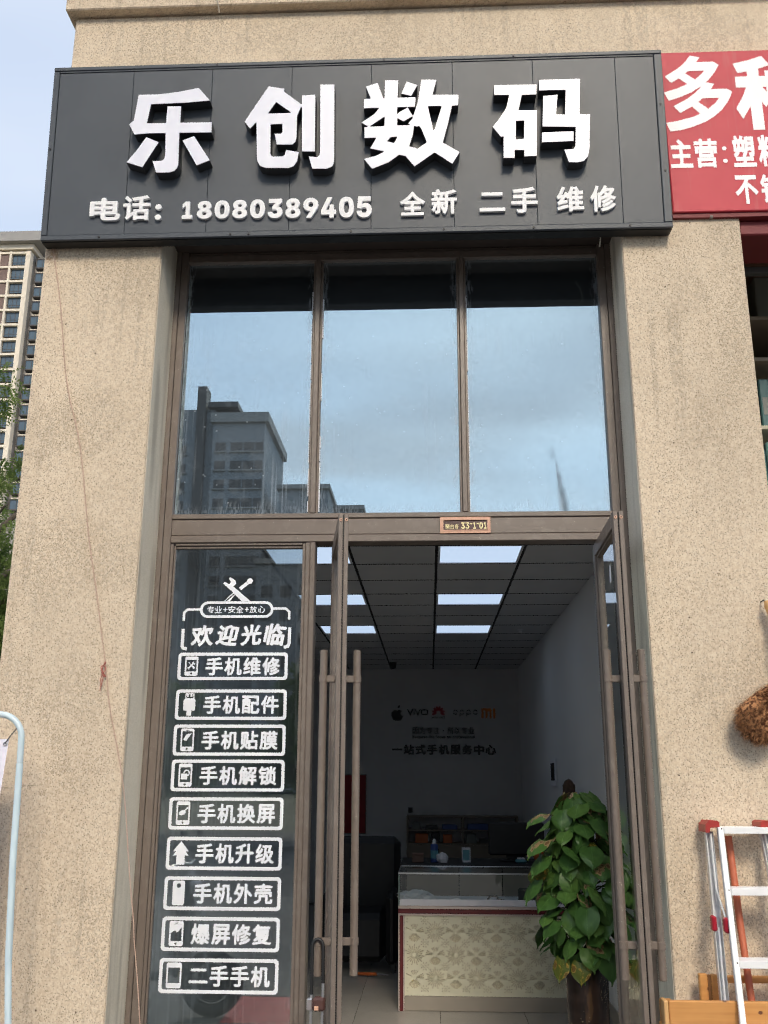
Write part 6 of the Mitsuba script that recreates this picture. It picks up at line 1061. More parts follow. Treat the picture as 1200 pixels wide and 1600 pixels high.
def leaf_mesh(bend, fold, wob):
    nu, nv = 7, 9
    V, UVs = [], []
    for j in range(nv):
        t = j / (nv - 1)
        w = 0.5 * 1.04 * (math.sin(math.pi * min(1, t * 0.93 + 0.16)) ** 0.80) * (1 - 0.25 * t) if t < 1 else 0.0
        for i in range(nu):
            s = (i / (nu - 1) - 0.5) * 2
            back = -0.16 * (abs(s) ** 1.5) * max(0, 1 - t * 2.6)          # lobes of the heart behind the stalk
            x = s * w; y = t + back
            z = -fold * abs(s) ** 1.3 * w + wob * math.sin(5 * t + 3 * s) * 0.03
            a = bend * t
            y2 = y * math.cos(a * 0.5); z2 = z - y * math.sin(a * 0.55)
            V.append((x, y2, z2)); UVs.append((0.5 + 0.5 * s, t))
    F = []
    for j in range(nv - 1):
        for i in range(nu - 1):
            p = j * nu + i
            F += [(p, p + 1, p + nu + 1), (p, p + nu + 1, p + nu)]
    return trimesh.Trimesh(V, F, process=False), np.array(UVs)


rng = np.random.default_rng(21)
LEAVES = {}
for mi_i, mname in enumerate(('mat_leaf_a', 'mat_leaf_b', 'mat_leaf_c', 'mat_leaf_d')):
    for sh in range(2):
        lm, luv = leaf_mesh((0.40, 0.75)[sh], (0.12, 0.26)[sh], (1.0, -1.3)[sh])
        LEAVES[mi_i, sh] = mikit.ply(lm, mname, True, uv=luv)
stems = []


def put_leaf(az, z, rad, size, droop, which, yawj=0.0, sh=0):
    base = np.array([PX + rad * math.sin(az), PY - rad * math.cos(az), z])
    tw = T().translate(base.tolist()).rotate([0, 0, 1], math.degrees(az) + 180 + yawj).rotate([1, 0, 0], droop).scale([size, size, size])
    add_ref(PL, 'leaf', LEAVES[which, sh], tw)
    stems.append(tube([(PX - 0.02 + 0.03 * math.sin(az), PY + 0.02 - 0.03 * math.cos(az), z - 0.06), (PX + 0.6 * rad * math.sin(az), PY - 0.6 * rad * math.cos(az), z - 0.01), base.tolist()], [.005, .004, .003], 6))


# az = 0 faces the street, +x to the right; droop: tilt below the horizontal
def put_leaf2(az, z, rad, size, droop, which, yawj, rollj, sh):
    base = np.array([PX + rad * math.sin(az), PY - rad * math.cos(az), z])
    tw = T().translate(base.tolist()).rotate([0, 0, 1], math.degrees(az) + 180 + yawj).rotate([1, 0, 0], droop).rotate([0, 1, 0], rollj).scale([size, size, size])
    add_ref(PL, 'leaf', LEAVES[which, sh], tw)
    stems.append(tube([(PX - 0.02 + 0.03 * math.sin(az), PY + 0.02 - 0.03 * math.cos(az), z - 0.07), (PX + 0.6 * rad * math.sin(az), PY - 0.6 * rad * math.cos(az), z - 0.005), base.tolist()], [.005, .004, .003], 6))


prof_z = [0.72, 0.82, 0.98, 1.15, 1.30, 1.42, 1.50, 1.55]
prof_r = [0.15, 0.20, 0.235, 0.235, 0.20, 0.16, 0.10, 0.04]
N = 190
for q in range(N):
    z = 0.74 + 0.80 * ((q + rng.uniform(0, 1)) / N) ** 0.92
    az = (q * 2.39996 + rng.normal(0, .25)) % (2 * math.pi) - math.pi
    az = az * 0.82 if abs(az) < 2.6 else az
    rad = np.interp(z, prof_z, prof_r) * rng.uniform(.62, 1.05)
    size = rng.uniform(0.075, 0.142) * (0.95 if z > 1.4 else 1.0)
    u = rng.random()
    which = 0 if u < .44 else (1 if u < .80 else (2 if u < .985 else 3))
    put_leaf2(az, z, rad, size, -rng.uniform(22, 70), which, rng.normal(0, 26), rng.normal(0, 20), int(rng.random() < .5))
for az, z, rad, size, droop, which in ((-1.05, 1.43, .24, .13, -22, 2), (-0.95, 1.30, .27, .14, -30, 2), (-1.2, 1.10, .27, .14, -50, 0), (-0.80, .73, .20, .115, -66, 3), (-.30, .72, .18, .11, -75, 3), (.55, .78, .18, .17, -75, 0), (-1.0, 1.22, .25, .14, -40, 0)):
    put_leaf(az, z, rad, size, droop, which)
add(PL, 'stems', cat(*stems), 'mat_stem')
labels[PL + '__stems'] = {'label': 'thin green stems and leaf stalks behind the leaves'}
t = thing('second_pot', 'narrow dark brown vase standing behind the tall pot', 'vase')
add(t, 'body', lathe([(0, .001), (.05, .001), (.07, .2), (.055, .5), (.06, .66), (.05, .66), (.045, .5), (0, .48)], 28, (1.10, 5.66, 0)), 'mat_pot', 40); add(t, 'rim', lathe([(.049, .660), (.061, .660), (.061, .668), (.049, .668)], 28, (1.10, 5.66, 0)), 'mat_shelf_brown')

# ---- lock on the left door's outer handle
LK = thing('bicycle_lock', 'black coated shackle lock with a scuffed lock block hanging on the left door handle', 'lock')
lx, ly = -0.435, 3.985
arch = [(lx - 0.018, ly - .022, 0.82)] + [(lx - 0.018, ly - .022, 0.92)] + [(lx + 0.003 - 0.021 * math.cos(a), ly - .024, 0.985 + 0.028 * math.sin(a)) for a in np.linspace(0, math.pi, 9)] + [(lx + 0.024, ly - .022, 0.93), (lx + 0.026, ly - .022, 0.86)]
add(LK, 'shackle', tube(arch, 0.0065, 10), 'mat_black', True)
add(LK, 'rod', tube([(lx - 0.018, ly - .022, 0.819), (lx - 0.020, ly - .022, 0.56)], 0.006, 10), 'mat_steel', True)
add(LK, 'rod', tube([(lx + 0.026, ly - .022, 0.859), (lx + 0.022, ly - .022, 0.56)], 0.006, 10), 'mat_steel', True)
add(LK, 'block', bx(lx - 0.012, lx + 0.036, ly - .045, ly - .003, 0.765, 0.812, 0.008), 'mat_plate_brown'); add(LK, 'clamp', bx(lx - 0.034, lx - 0.0125, ly - .040, ly - .006, 0.768, 0.808, 0.003), 'mat_steel'); add(LK, 'key_tab', bx(lx - 0.004, lx + 0.012, ly - .049, ly - .0455, 0.770, 0.785, 0.001), 'mat_copper')

# ================================================================== things leaning on the right pier
LD = thing('step_ladder', 'white and silver aluminium step ladder with red caps leaning on the right pier', 'ladder')


def beam(p, q, wx, wy, b=0.002):
    """a straight bar from p to q, wx wide along x, wy deep along y"""
    p, q = np.array(p, float), np.array(q, float)
    c = []
    for e in (p, q):
        for sx in (-1, 1):
            for sy in (-1, 1):
                c += [e + [sx * (wx / 2 - b), sy * wy / 2, 0], e + [sx * wx / 2, sy * (wy / 2 - b), 0]]
    return trimesh.PointCloud(np.array(c)).convex_hull


zt = 1.435
top = lambda x: (x, 4.055, zt)
fy = lambda z: 4.055 - 0.30 * (zt - z)                           # the front frame leans, its foot nearer the street
ry = lambda z: 4.150 - 0.21 * (zt - z)
fx = lambda z: 1.145 - 0.052 * (zt - z)
fx2 = lambda z: 1.355 + 0.052 * (zt - z)
for f in (fx, fx2):
    add(LD, 'rail', beam((f(zt - .01), fy(zt - .01), zt - .01), (f(G0 + .02), fy(G0 + .02), G0 + .02), 0.021, 0.014), 'mat_alu_white')
    s = 1 if f is fx else -1
    add(LD, 'rail_web', beam((f(zt - .01) - s * .0, fy(zt - .01) + .026, zt - .01), (f(G0 + .02), fy(G0 + .02) + .026, G0 + .02), 0.006, 0.036), 'mat_alu')
    add(LD, 'foot', bx(f(G0) - .018, f(G0) + .018, fy(G0) - .015, fy(G0) + .05, G0, G0 + .03, .005), 'mat_rubber')
rx = lambda z: 1.120 - 0.045 * (zt - z)
rx2 = lambda z: 1.334 + 0.045 * (zt - z)
for f in (rx, rx2):
    add(LD, 'rear_rail', cat(beam((f(zt - .03), ry(zt - .03), zt - .03), (f(G0 + .02), ry(G0 + .02), G0 + .02), 0.030, 0.006), beam((f(zt - .03) - .013, ry(zt - .03) - .014, zt - .03), (f(G0 + .02) - .013, ry(G0 + .02) - .014, G0 + .02), 0.005, 0.028), beam((f(zt - .03) + .013, ry(zt - .03) - .014, zt - .03), (f(G0 + .02) + .013, ry(G0 + .02) - .014, G0 + .02), 0.005, 0.028)), 'mat_alu')
    add(LD, 'foot', bx(f(G0) - .018, f(G0) + .018, ry(G0) - .02, ry(G0) + .02, G0, G0 + .03, .005), 'mat_rubber')
for i, z in enumerate((1.425, 1.205, 0.962, 0.724, 0.486, 0.248)):
    d = 0.085 if i else 0.10
    add(LD, 'step', cat(bx(fx(z) + .011, fx2(z) - .011, fy(z) - .010, fy(z) - .006, z - .024, z + .001, .001), bx(fx(z) + .011, fx2(z) - .011, fy(z) - .0055, fy(z) + d, z - .003, z + .0, .001)), 'mat_alu_white')
    add(LD, 'step_underside', bx(fx(z) + .012, fx2(z) - .012, fy(z) + d - .004, fy(z) + d, z - .026, z - .004), 'mat_alu')
    for f, s in ((fx, 1), (fx2, -1)):
        for dz in (-.006, -.017):
            b = trimesh.creation.icosphere(subdivisions=1, radius=.0034); b.apply_translation((f(z) + s * .003, fy(z) - .0075, z + dz)); add(LD, 'rivet', b, 'mat_dark_grey')
for f, s in ((rx, 1), (rx2, -1)):
    x = f(zt)
    pr = Polygon([(-.030, -.030), (-.012, -.032), (-.006, -.010), (.036, -.008), (.036, .016), (.026, .022), (-.012, .023), (-.028, .004)])
    pr = affinity.scale(pr, s * .86, .86, origin=(0, 0))
    add(LD, 'cap', wall_ext(affinity.translate(pr, x - s * .004, zt - .005), 4.172, 0.105), 'mat_red_plastic')
    z = 1.075
    add(LD, 'hinge_block', bx(f(z) - s * .018 - .009, f(z) - s * .018 + .009, ry(z) - .05, ry(z) - .012, z - .028, z + .026, .005), 'mat_red_hinge')
    add(LD, 'hinge_block', bx(f(z) + s * .012 - .010, f(z) + s * .012 + .010, fy(z) + .012, fy(z) + .045, z - .026, z + .028, .005), 'mat_red_hinge')
    add(LD, 'stay_rod', tube([(f(1.40) + s * .002, ry(1.40) - .035, 1.40), (f(1.20) + s * .004, ry(1.2) - .035, 1.20), (f(1.19) + s * .003, ry(1.19) - .04, 1.19), (f(1.08) + s * .014, fy(1.08) + .03, 1.09)], .0042, 8), 'mat_alu_white', True)
    add(LD, 'stay_rod', tube([(f(1.06) - s * .002, ry(1.06) - .035, 1.06), (f(0.2) - s * .004, ry(0.2) - .035, 0.2)], .0042, 8), 'mat_alu_white', True)

RP = thing('red_pole', 'weathered red wooden pole leaning on the pier behind the ladder', 'pole')
add(RP, 'shaft', tube([(1.209, 4.176, 1.385), (1.2095, 4.12, 1.05), (1.211, 4.05, 0.72), (1.213, 3.90, G0 + .003)], .0135, 16), 'mat_pole_red', True)
add(RP, 'collar', tube([(1.2112, 4.045, 0.70), (1.2114, 4.04, 0.68)], .0148, 16), 'mat_red_plastic', True)

WB = thing('wooden_bench', 'varnished orange wooden bench behind the foot of the ladder', 'bench')
add(WB, 'apron', bx(0.862, 1.60, 3.895, 3.917, 0.695, 0.829, .004), 'mat_wood')
add(WB, 'end_board', bx(0.845, 0.8605, 3.897, 3.96, 0.690, 0.828, .003), 'mat_wood_light')
add(WB, 'seat_plank', bx(0.8615, 1.60, 3.9175, 4.00, 0.700, 0.722, .003), 'mat_wood'); add(WB, 'seat_plank', bx(0.8615, 1.60, 4.004, 4.085, 0.700, 0.722, .003), 'mat_wood')
for x in (0.868, 1.54): add(WB, 'leg', bx(x, x + .045, 3.918, 3.963, G0, 0.80, .004), 'mat_wood'); add(WB, 'leg', bx(x, x + .045, 4.05, 4.09, G0, 0.80, .004), 'mat_wood')
add(WB, 'back_post', bx(1.030, 1.062, 4.10, 4.125, 0.50, 0.884, .004), 'mat_wood'); add(WB, 'back_post', bx(1.076, 1.100, 4.10, 4.125, 0.50, 0.882, .004), 'mat_wood'); add(WB, 'post_inlay', bx(1.0625, 1.0755, 4.104, 4.12, 0.50, 0.880), 'mat_wood_stripe')
add(WB, 'back_rail', bx(1.101, 1.60, 4.10, 4.122, 0.853, 0.878, .004), 'mat_wood')

BR = thing('coir_broom', 'brown bristle broom hanging on the right pier above the ladder', 'broom')
rng = np.random.default_rng(8)
ax0, ax1 = np.array([1.300, 4.105, 1.800]), np.array([1.560, 4.120, 2.000])      # the head lies slantwise, its bristle ends lower left
axd = (ax1 - ax0) / np.linalg.norm(ax1 - ax0)
ns, na = 22, 26
V, F = [], []
e1 = np.cross(axd, [0, 1, 0]); e1 /= np.linalg.norm(e1); e2 = np.cross(axd, e1)
def head_r(s): return 0.088 * (1 - (1 - min(1, s / .22)) ** 2) ** .5 * (1 - .25 * s)
for i in range(ns):
    s = i / (ns - 1); c = ax0 + (ax1 - ax0) * s
    for k in range(na):
        a_ = 2 * math.pi * k / na; q = head_r(s) * (1 + .10 * math.sin(3 * a_ + 5 * s) + .06 * math.sin(7 * a_ - 9 * s))
        V.append(c + q * math.cos(a_) * e1 + .66 * q * math.sin(a_) * e2)
for i in range(ns - 1):
    for k in range(na):
        p_, q_ = i * na + k, i * na + (k + 1) % na; F += [(p_, q_, q_ + na), (p_, q_ + na, p_ + na)]
V = np.array(V); V[:, 1] = np.minimum(V[:, 1], 4.193)
add(BR, 'bristle_core', trimesh.Trimesh(V, F, process=False), 'mat_coir')
V, F = [], []
for i in range(7000):
    s = rng.uniform(0, 1) ** 1.4; a_ = rng.uniform(0, 2 * math.pi); q = head_r(s)
    nrm = math.cos(a_) * e1 + math.sin(a_) * e2
    p = ax0 + (ax1 - ax0) * s + q * math.cos(a_) * e1 + .66 * q * math.sin(a_) * e2
    if p[1] > 4.175: continue
    t = -axd * rng.uniform(.5, 1.2) + nrm * rng.uniform(.1, 1.0) + rng.normal(0, .35, 3) - [0, 0, .25]; t /= np.linalg.norm(t)
    l = rng.uniform(.025, .080); w = rng.uniform(.0010, .0021)
    b1 = np.cross(t, rng.normal(size=3)); b1 /= np.linalg.norm(b1); b2 = np.cross(t, b1)
    n0 = len(V); st = p - t * l * .4 - nrm * .006
    V += [st + b1 * w, st - b1 * w * .5 + b2 * w, st - b1 * w * .5 - b2 * w, p + t * l * .6]
    F += [(n0, n0 + 1, n0 + 3), (n0 + 1, n0 + 2, n0 + 3), (n0 + 2, n0, n0 + 3)]
k = add(BR, 'bristles', trimesh.Trimesh(V, F, process=False), 'mat_coir'); labels[k] = {'kind': 'stuff'}
add(BR, 'handle', tube([(1.54, 4.12, 1.985), (1.50, 4.125, 2.05), (1.466, 4.13, 2.10), (1.466, 4.135, 2.27), (1.455, 4.137, 2.32), (1.450, 4.137, 2.345)], [.015, .015, .015, .016, .021, .015], 16), 'mat_wood_light', True)
add(BR, 'binding', tube([(1.52, 4.118, 1.97), (1.556, 4.12, 2.0)], [.062, .05], 16), 'mat_shelf_brown', True)
add(BR, 'hook', tube([(1.450, 4.137, 2.33), (1.443, 4.165, 2.352), (1.441, 4.198, 2.350)], .003, 8), 'mat_dark_grey', True)

# ================================================================== banner stand at the lower left
BS = thing('banner_stand', 'pale blue tubular banner stand holding a white banner in front of the left pier', 'banner stand')
cr = [(-1.80, 3.90, 1.852), (-1.738, 3.90, 1.850)] + [(-1.738 + .098 * math.sin(a), 3.90, 1.752 + .098 * math.cos(a)) for a in np.linspace(.25, math.pi / 2, 9)]
up = cr + [(-1.636, 3.90, 1.66)]
add(BS, 'upper_tube', tube(up, .0125, 16), 'mat_tube_blue', True)
add(BS, 'side_tube', tube([(-1.636, 3.90, 1.6585), (-1.6245, 3.90, 1.30), (-1.602, 3.90, 0.93)], .0132, 16), 'mat_tube_blue', True)
add(BS, 'side_tube', tube([(-1.602, 3.90, 0.9285), (-1.578, 3.90, 0.70), (-1.52, 3.90, 0.02)], .0125, 16), 'mat_tube_blue', True)
add(BS, 'foot', tube([(-1.52, 3.62, G0 + .015), (-1.52, 3.90, G0 + .03), (-1.52, 4.12, G0 + .015)], .013, 14), 'mat_tube_blue', True)
n = 24
V = []; F = []
for j in range(n + 1):
    z = 1.752 - (1.752 - 0.35) * j / n
    for i in range(9):
        s = i / 8; xr = -1.690 - 0.012 * (1.752 - z) / .4 - .012 * math.sin(3 * (1.752 - z))
        V.append((-2.35 + (xr + 2.35) * s, 3.905 + .014 * math.sin(5 * s + 3 * z) * (1 - .5 * s), z + .02 * (1 - s) * 0))
for j in range(n):
    for i in range(8):
        p = j * 9 + i; F += [(p, p + 1, p + 10), (p, p + 10, p + 9)]
add(BS, 'banner', trimesh.Trimesh(V, F, process=False), 'mat_banner', True)
ey = trimesh.creation.torus(.0068, .0024, 16, 8); ey.apply_transform(trimesh.transformations.rotation_matrix(math.pi / 2, [1, 0, 0])); ey.apply_translation((-1.703, 3.898, 1.733))
add(BS, 'eyelet', ey, 'mat_chrome', True)
add(BS, 'tie', tube([(-1.703, 3.896, 1.735), (-1.685, 3.892, 1.760), (-1.662, 3.89, 1.79), (-1.652, 3.9, 1.806)], .0022, 6), 'mat_cable', True)

# ================================================================== the neighbouring shop's crowded shelves, right
add(SB, 'partition_wall', bx(1.5275, 4.2, 5.62, 5.70, G0, 4.40), 'mat_void')
add(SB, 'pier', bx(4.2, 4.8, YP, 4.78, G0 - .1, 4.40, .008), 'mat_stone', label='farther stone pier right of the photo')
NS = thing('goods_shelf', 'dark wooden wall shelf crowded with goods in the neighbouring shop', 'shelf')
add(NS, 'side_panel', bx(1.66, 1.685, 4.92, 5.45, G0, 4.45, .002), 'mat_shelf_brown')
add(NS, 'back_panel', bx(1.686, 2.9, 5.44, 5.46, G0, 4.399), 'mat_black')
for z, m in ((4.36, 'mat_shelf_brown'), (4.045, 'mat_shelf_wood'), (3.80, 'mat_shelf_wood'), (3.405, 'mat_shelf_pale'), (3.02, 'mat_shelf_wood')):
    add(NS, 'board', bx(1.686, 2.9, 4.90, 5.43, z, z + .022, .002), m)
add(NS, 'board_edge', bx(1.686, 2.9, 4.894, 4.899, 4.372, 4.44, .001), 'mat_shelf_brown')
add(NS, 'light_strip', bx(1.82, 2.9, 4.86, 4.885, 4.53, 4.542, .003), 'mat_trim_silver')
add(NS, 'pale_backing', bx(1.69, 2.9, 5.41, 5.43, 3.43, 3.79), 'mat_goods_grey')
def jar(x, z, r, h, m, lab):
    t = thing('glass_jar', lab, 'jar')
    add(t, 'body', lathe([(0, 0), (r * .9, 0), (r, .01), (r, h * .8), (r * .7, h * .93), (0, h * .93)], 24, (x, 5.02, z)), m, 40); add(t, 'lid', lathe([(0, h * .931), (r * .72, h * .931), (r * .72, h), (0, h)], 24, (x, 5.02, z)), 'mat_shelf_brown')
t = thing('storage_box', 'tall grey green box on the uppermost neighbouring shelf', 'box')
add(t, 'body', bx(1.845, 1.925, 4.95, 5.2, 4.068, 4.335, .006), 'mat_goods_grey'); add(t, 'lid', bx(1.842, 1.928, 4.947, 5.203, 4.3355, 4.352, .003), 'mat_shelf_brown')
jar(2.02, 4.068, .075, .27, 'mat_goods_grey', 'dark round jar on the uppermost neighbouring shelf')
for k, (x, w, h, m, lab) in enumerate(((1.80, .055, .28, 'mat_goods_green', 'dark teal pack at the left of the middle neighbouring shelf'), (1.862, .08, .29, 'mat_goods_green', 'broad dark teal pack in the middle of the middle neighbouring shelf'), (1.95, .07, .27, 'mat_goods_teal', 'grey teal pack at the right of the middle neighbouring shelf'))):
    t = thing('goods_pack', lab, 'pack'); add(t, 'body', bx(x, x + w, 4.93, 5.1, 3.428, 3.428 + h, .006), m); add(t, 'label', bx(x + .012, x + w - .012, 4.928, 4.9295, 3.50, 3.60), 'mat_goods_grey')
for k, (x, w, h, m, lab) in enumerate(((1.765, .035, .26, 'mat_goods_green', 'narrow dark green pack on the lowest visible neighbouring shelf'), (1.805, .10, .30, 'mat_goods_teal', 'pale teal pack on the lowest visible neighbouring shelf'))):
    t = thing('goods_pack', lab, 'pack'); add(t, 'body', bx(x, x + w, 4.93, 5.1, 3.044, 3.044 + h, .006), m); add(t, 'label', bx(x + .008, x + w - .008, 4.928, 4.9295, 3.12, 3.20), 'mat_goods_grey')

# ================================================================== trees
def foliage(blobs, n, size, seed, droop=0.45, per=14):
    """n leaf sprays, each a twig with two rows of small leaflets, spread through the shells of the blobs"""
    r = np.random.default_rng(seed)
    blobs = np.array(blobs, float)
    w = blobs[:, 3] ** 2; pick = r.choice(len(blobs), n, p=w / w.sum())
    d = r.normal(size=(n, 3)); d /= np.linalg.norm(d, axis=1, keepdims=True)
    rad = blobs[pick, 3] * np.where(r.random(n) < .75, r.uniform(.65, 1.0, n), r.uniform(.2, .7, n))
    c = blobs[pick, :3] + d * rad[:, None] * [1, 1, .78]
    keep = meshkit.fbm(c * 1.3, 3, seed) > .42
    c, d = c[keep], d[keep]; n = len(c)
    t = d + r.normal(0, .6, (n, 3)) - [0, 0, droop]; t /= np.linalg.norm(t, axis=1, keepdims=True)
    s = np.cross(t, r.normal(size=(n, 3)) + [0, 0, 1.5]); s /= np.linalg.norm(s, axis=1, keepdims=True)
    L = size * 3.0 * r.uniform(.6, 1.3, n)
    V = []
    for k in range(per):
        u = (k // 2 + .6) / (per / 2); sg = 1 if k % 2 else -1
        base = c + t * (L * u)[:, None] - np.array([0, 0, 1.0]) * (0.22 * L * u * u)[:, None]
        dirn = s * sg + t * .55 + r.normal(0, .18, (n, 3)); dirn /= np.linalg.norm(dirn, axis=1, keepdims=True)
        l = (size * (1.05 - .55 * abs(u - .45)) * r.uniform(.8, 1.2, n))[:, None]
        wv = np.cross(dirn, np.cross(t, s)); wv /= np.linalg.norm(wv, axis=1, keepdims=True); wv = wv * l * .20
        V.append(np.stack([base, base + dirn * l * .5 + wv, base + dirn * l, base + dirn * l * .5 - wv], 1))
    V = np.concatenate(V).reshape(-1, 3)
    b = np.arange(n * per)[:, None] * 4
    F = np.concatenate([b + [0, 1, 2], b + [0, 2, 3]])
    return trimesh.Trimesh(V, F, process=False)


def tree(lab, base, h, spread, seed, m='mat_foliage_a', nb=16, n=9000, size=.16, group=None, low=.35):
    r = np.random.default_rng(seed)
    t = thing('tree', lab, 'tree', group)
    base = np.array(base, float)
    trunk = [base + [0, 0, 0], base + [.05 * h * r.normal() * .3, .0, h * .25], base + [.1 * r.normal(), .1 * r.normal(), h * .5], base + [.15 * r.normal(), .1, h * .8]]
    add(t, 'trunk', tube(trunk, [h * .020, h * .016, h * .012, h * .004], 10), 'mat_bark', True)
    blobs, limbs = [], []
    for i in range(nb):
        a = r.uniform(0, 2 * math.pi); z = r.uniform(low, 1.0); w = spread * (1 - .55 * ((z - low) / (1 - low)) ** 1.6) * r.uniform(.3, 1.0)
        p = base + [math.cos(a) * w, math.sin(a) * w, z * h * .93]
        blobs.append([*p, r.uniform(.13, .24) * spread * 1.45])
        s = base + [0, 0, h * min(.75, z * .72)]
        limbs.append(tube([s, s * .5 + p * .5 + [0, 0, h * .03], p], [h * .008, h * .005, h * .002], 6))
    add(t, 'limbs', cat(*limbs), 'mat_bark', True)
    add(t, 'crown', foliage(blobs, n, size, seed), m)
    return t


tree('tall feathery green tree at the left edge of the photo beside the building corner', (-7.2, 14.0, G0), 8.6, 2.2, 31, 'mat_foliage_b', 22, 2600, .080)
tree('dense darker green tree low at the left edge behind the feathery one', (-8.6, 17.5, G0), 6.9, 3.0, 32, 'mat_foliage_a', 28, 6000, .11, low=.10)
tree('low bushy green tree at the left edge under the feathery crown', (-6.7, 13.2, G0), 5.4, 1.6, 33, 'mat_foliage_a', 22, 4200, .085, low=.12)
tree('sparse tree with orange leaves beside the low green tree at the left edge', (-7.4, 15.0, G0), 5.6, 1.9, 34, 'mat_foliage_c', 10, 420, .09, low=.2)

# ================================================================== apartment tower far left
AT = thing('apartment_tower', 'cream and brown high rise apartment block far behind on the left', 'high rise')
YT = 160.0
FX0, FX1, TZ = -100.0, -75.1, 98.2
add(AT, 'wall', bx(FX0, FX1, YT + 1.4, YT + 20, 0, TZ + 1.5), 'mat_tower_grey')
add(AT, 'roof_slab', bx(FX0 - 1, -72.5, YT - 1.6, YT + 20, TZ + 1.6, TZ + 3.6), 'mat_tower_grey')
add(AT, 'roof_fascia', bx(FX0 - 1, FX1 + .6, YT - .4, YT + 19, TZ + .5, TZ + 1.55), 'mat_tower_cream')
add(AT, 'side_wing', bx(-75.05, -66.0, YT + 2.6, YT + 18, 0, TZ + 0.2), 'mat_tower_grey')
cols = [-100, -94.6, -93.6, -91.2, -89.6, -86.4, -85.6, -81.1, -80.3, -78.4, -77.9, -75.9]
rows = [TZ - 3.0 * k for k in range(0, 22)]
pier_x = [(-81.35, -80.85), (-79.15, -78.75), (-76.0, -75.1), (-84.6, -84.2), (-86.6, -86.1)]
for xa, xb in pier_x: add(AT, 'column', bx(xa, xb, YT, YT + 1.39, 0, TZ + .4), 'mat_tower_cream')
for z in rows: add(AT, 'floor_band', bx(FX0, FX1, YT - .02, YT + 1.38, z - .28, z + .16), 'mat_tower_cream')
bays = [(-78.75, -76.0), (-84.2, -81.35)]
for zi, z in enumerate(rows[:17]):
    z0 = z - 3.0 + .16
    for bi, (xa, xb) in enumerate(bays):
        k = next_key(AT + '__window')
        op = (zi * 3 + bi) % 3 == 1
        y = YT + (1.36 if op else .55)
        scene[k + '__pane'] = mikit.ply(bx(xa + .06, xb - .06, y, y + .03, z0 + .55 * (not op), z - .30), 'mat_window_far')
        fr_ = cat(*[bx(x - .04, x + .04, y - .05, y - .002, z0 + .02, z - .3) for x in np.linspace(xa + .1, xb - .1, 4 if not op else 3)], bx(xa + .05, xb - .05, y - .05, y - .002, z0 + .9, z0 + .98))
        scene[k + '__frame'] = mikit.ply(fr_, 'mat_tower_dark')
        if op: scene[k + '__balcony'] = mikit.ply(bx(xa, xb, YT + .1, YT + .14, z0 + .02, z0 + 1.0), 'mat_goods_grey')
    add(AT, 'brown_panel', bx(-80.85, -79.15, YT + .25, YT + .45, z0, z - .28), 'mat_tower_brown')
    # bay boxes on the recessed wing
    k = next_key(AT + '__bay_window')
    xa, xb, y0 = -75.0 + .55, -72.35, YT + 1.3
    scene[k + '__frame'] = mikit.ply(cat(bx(xa, xb, y0, y0 + 1.25, z - .85, z - .62), bx(xa, xb, y0, y0 + 1.25, z - 2.75, z - 2.5), bx(xa, xa + .16, y0, y0 + 1.25, z - 2.5, z - .85), bx(xb - .16, xb, y0, y0 + 1.25, z - 2.5, z - .85)), 'mat_tower_dark')
    scene[k + '__pane'] = mikit.ply(bx(xa + .16, xb - .16, y0 + .12, y0 + .16, z - 2.5, z - .85), 'mat_window_far')
    scene[k + '__mullion'] = mikit.ply(bx(xa + 1.25, xa + 1.33, y0 + .04, y0 + .118, z - 2.5, z - .85), 'mat_tower_dark')
    scene[k + '__band'] = mikit.ply(bx(xa + .1, xb, y0 + .4, y0 + 1.28, z - .6, z - .25), 'mat_tower_cream')

# ================================================================== what the glass mirrors: the other side of the street
YM = 2 * YG
OT = thing('opposite_tower', 'pale apartment tower across the street mirrored in the upper left window', 'high rise')
oy = -131.0
add(OT, 'wall', bx(-62, -33.2, oy - 18, oy, 0, 57.6), 'mat_block_grey'); add(OT, 'wall', bx(-33.1, -25.0, oy - 18, oy + 1.2, 0, 54.8), 'mat_block_grey')
add(OT, 'roof_slab', bx(-34.2, -29.5, oy - 12, oy + .8, 57.7, 58.6), 'mat_tower_dark'); add(OT, 'roof_slab', bx(-33.4, -24.4, oy - 18, oy + 1.8, 54.85, 56.4), 'mat_tower_grey')
add(OT, 'dark_shaft', bx(-35.9, -34.5, oy - 2, oy + .9, 0, 61.2), 'mat_tower_dark')
for z in np.arange(2.2, 52.5, 3.0):
    for xa, xb, yy in ((-39.6, -37.4, oy), (-45.5, -42.0, oy), (-32.6, -31.0, oy + 1.2), (-30.2, -28.4, oy + 1.2), (-28.2, -26.6, oy + 1.2), (-26.4, -25.2, oy + 1.2)):
        k = next_key(OT + '__window'); scene[k + '__pane'] = mikit.ply(bx(xa, xb, yy + .01, yy + .05, z, z + 1.45), 'mat_tower_dark'); scene[k + '__sill'] = mikit.ply(bx(xa - .15, xb + .15, yy + .01, yy + .35, z - .22, z - .01), 'mat_tower_grey')
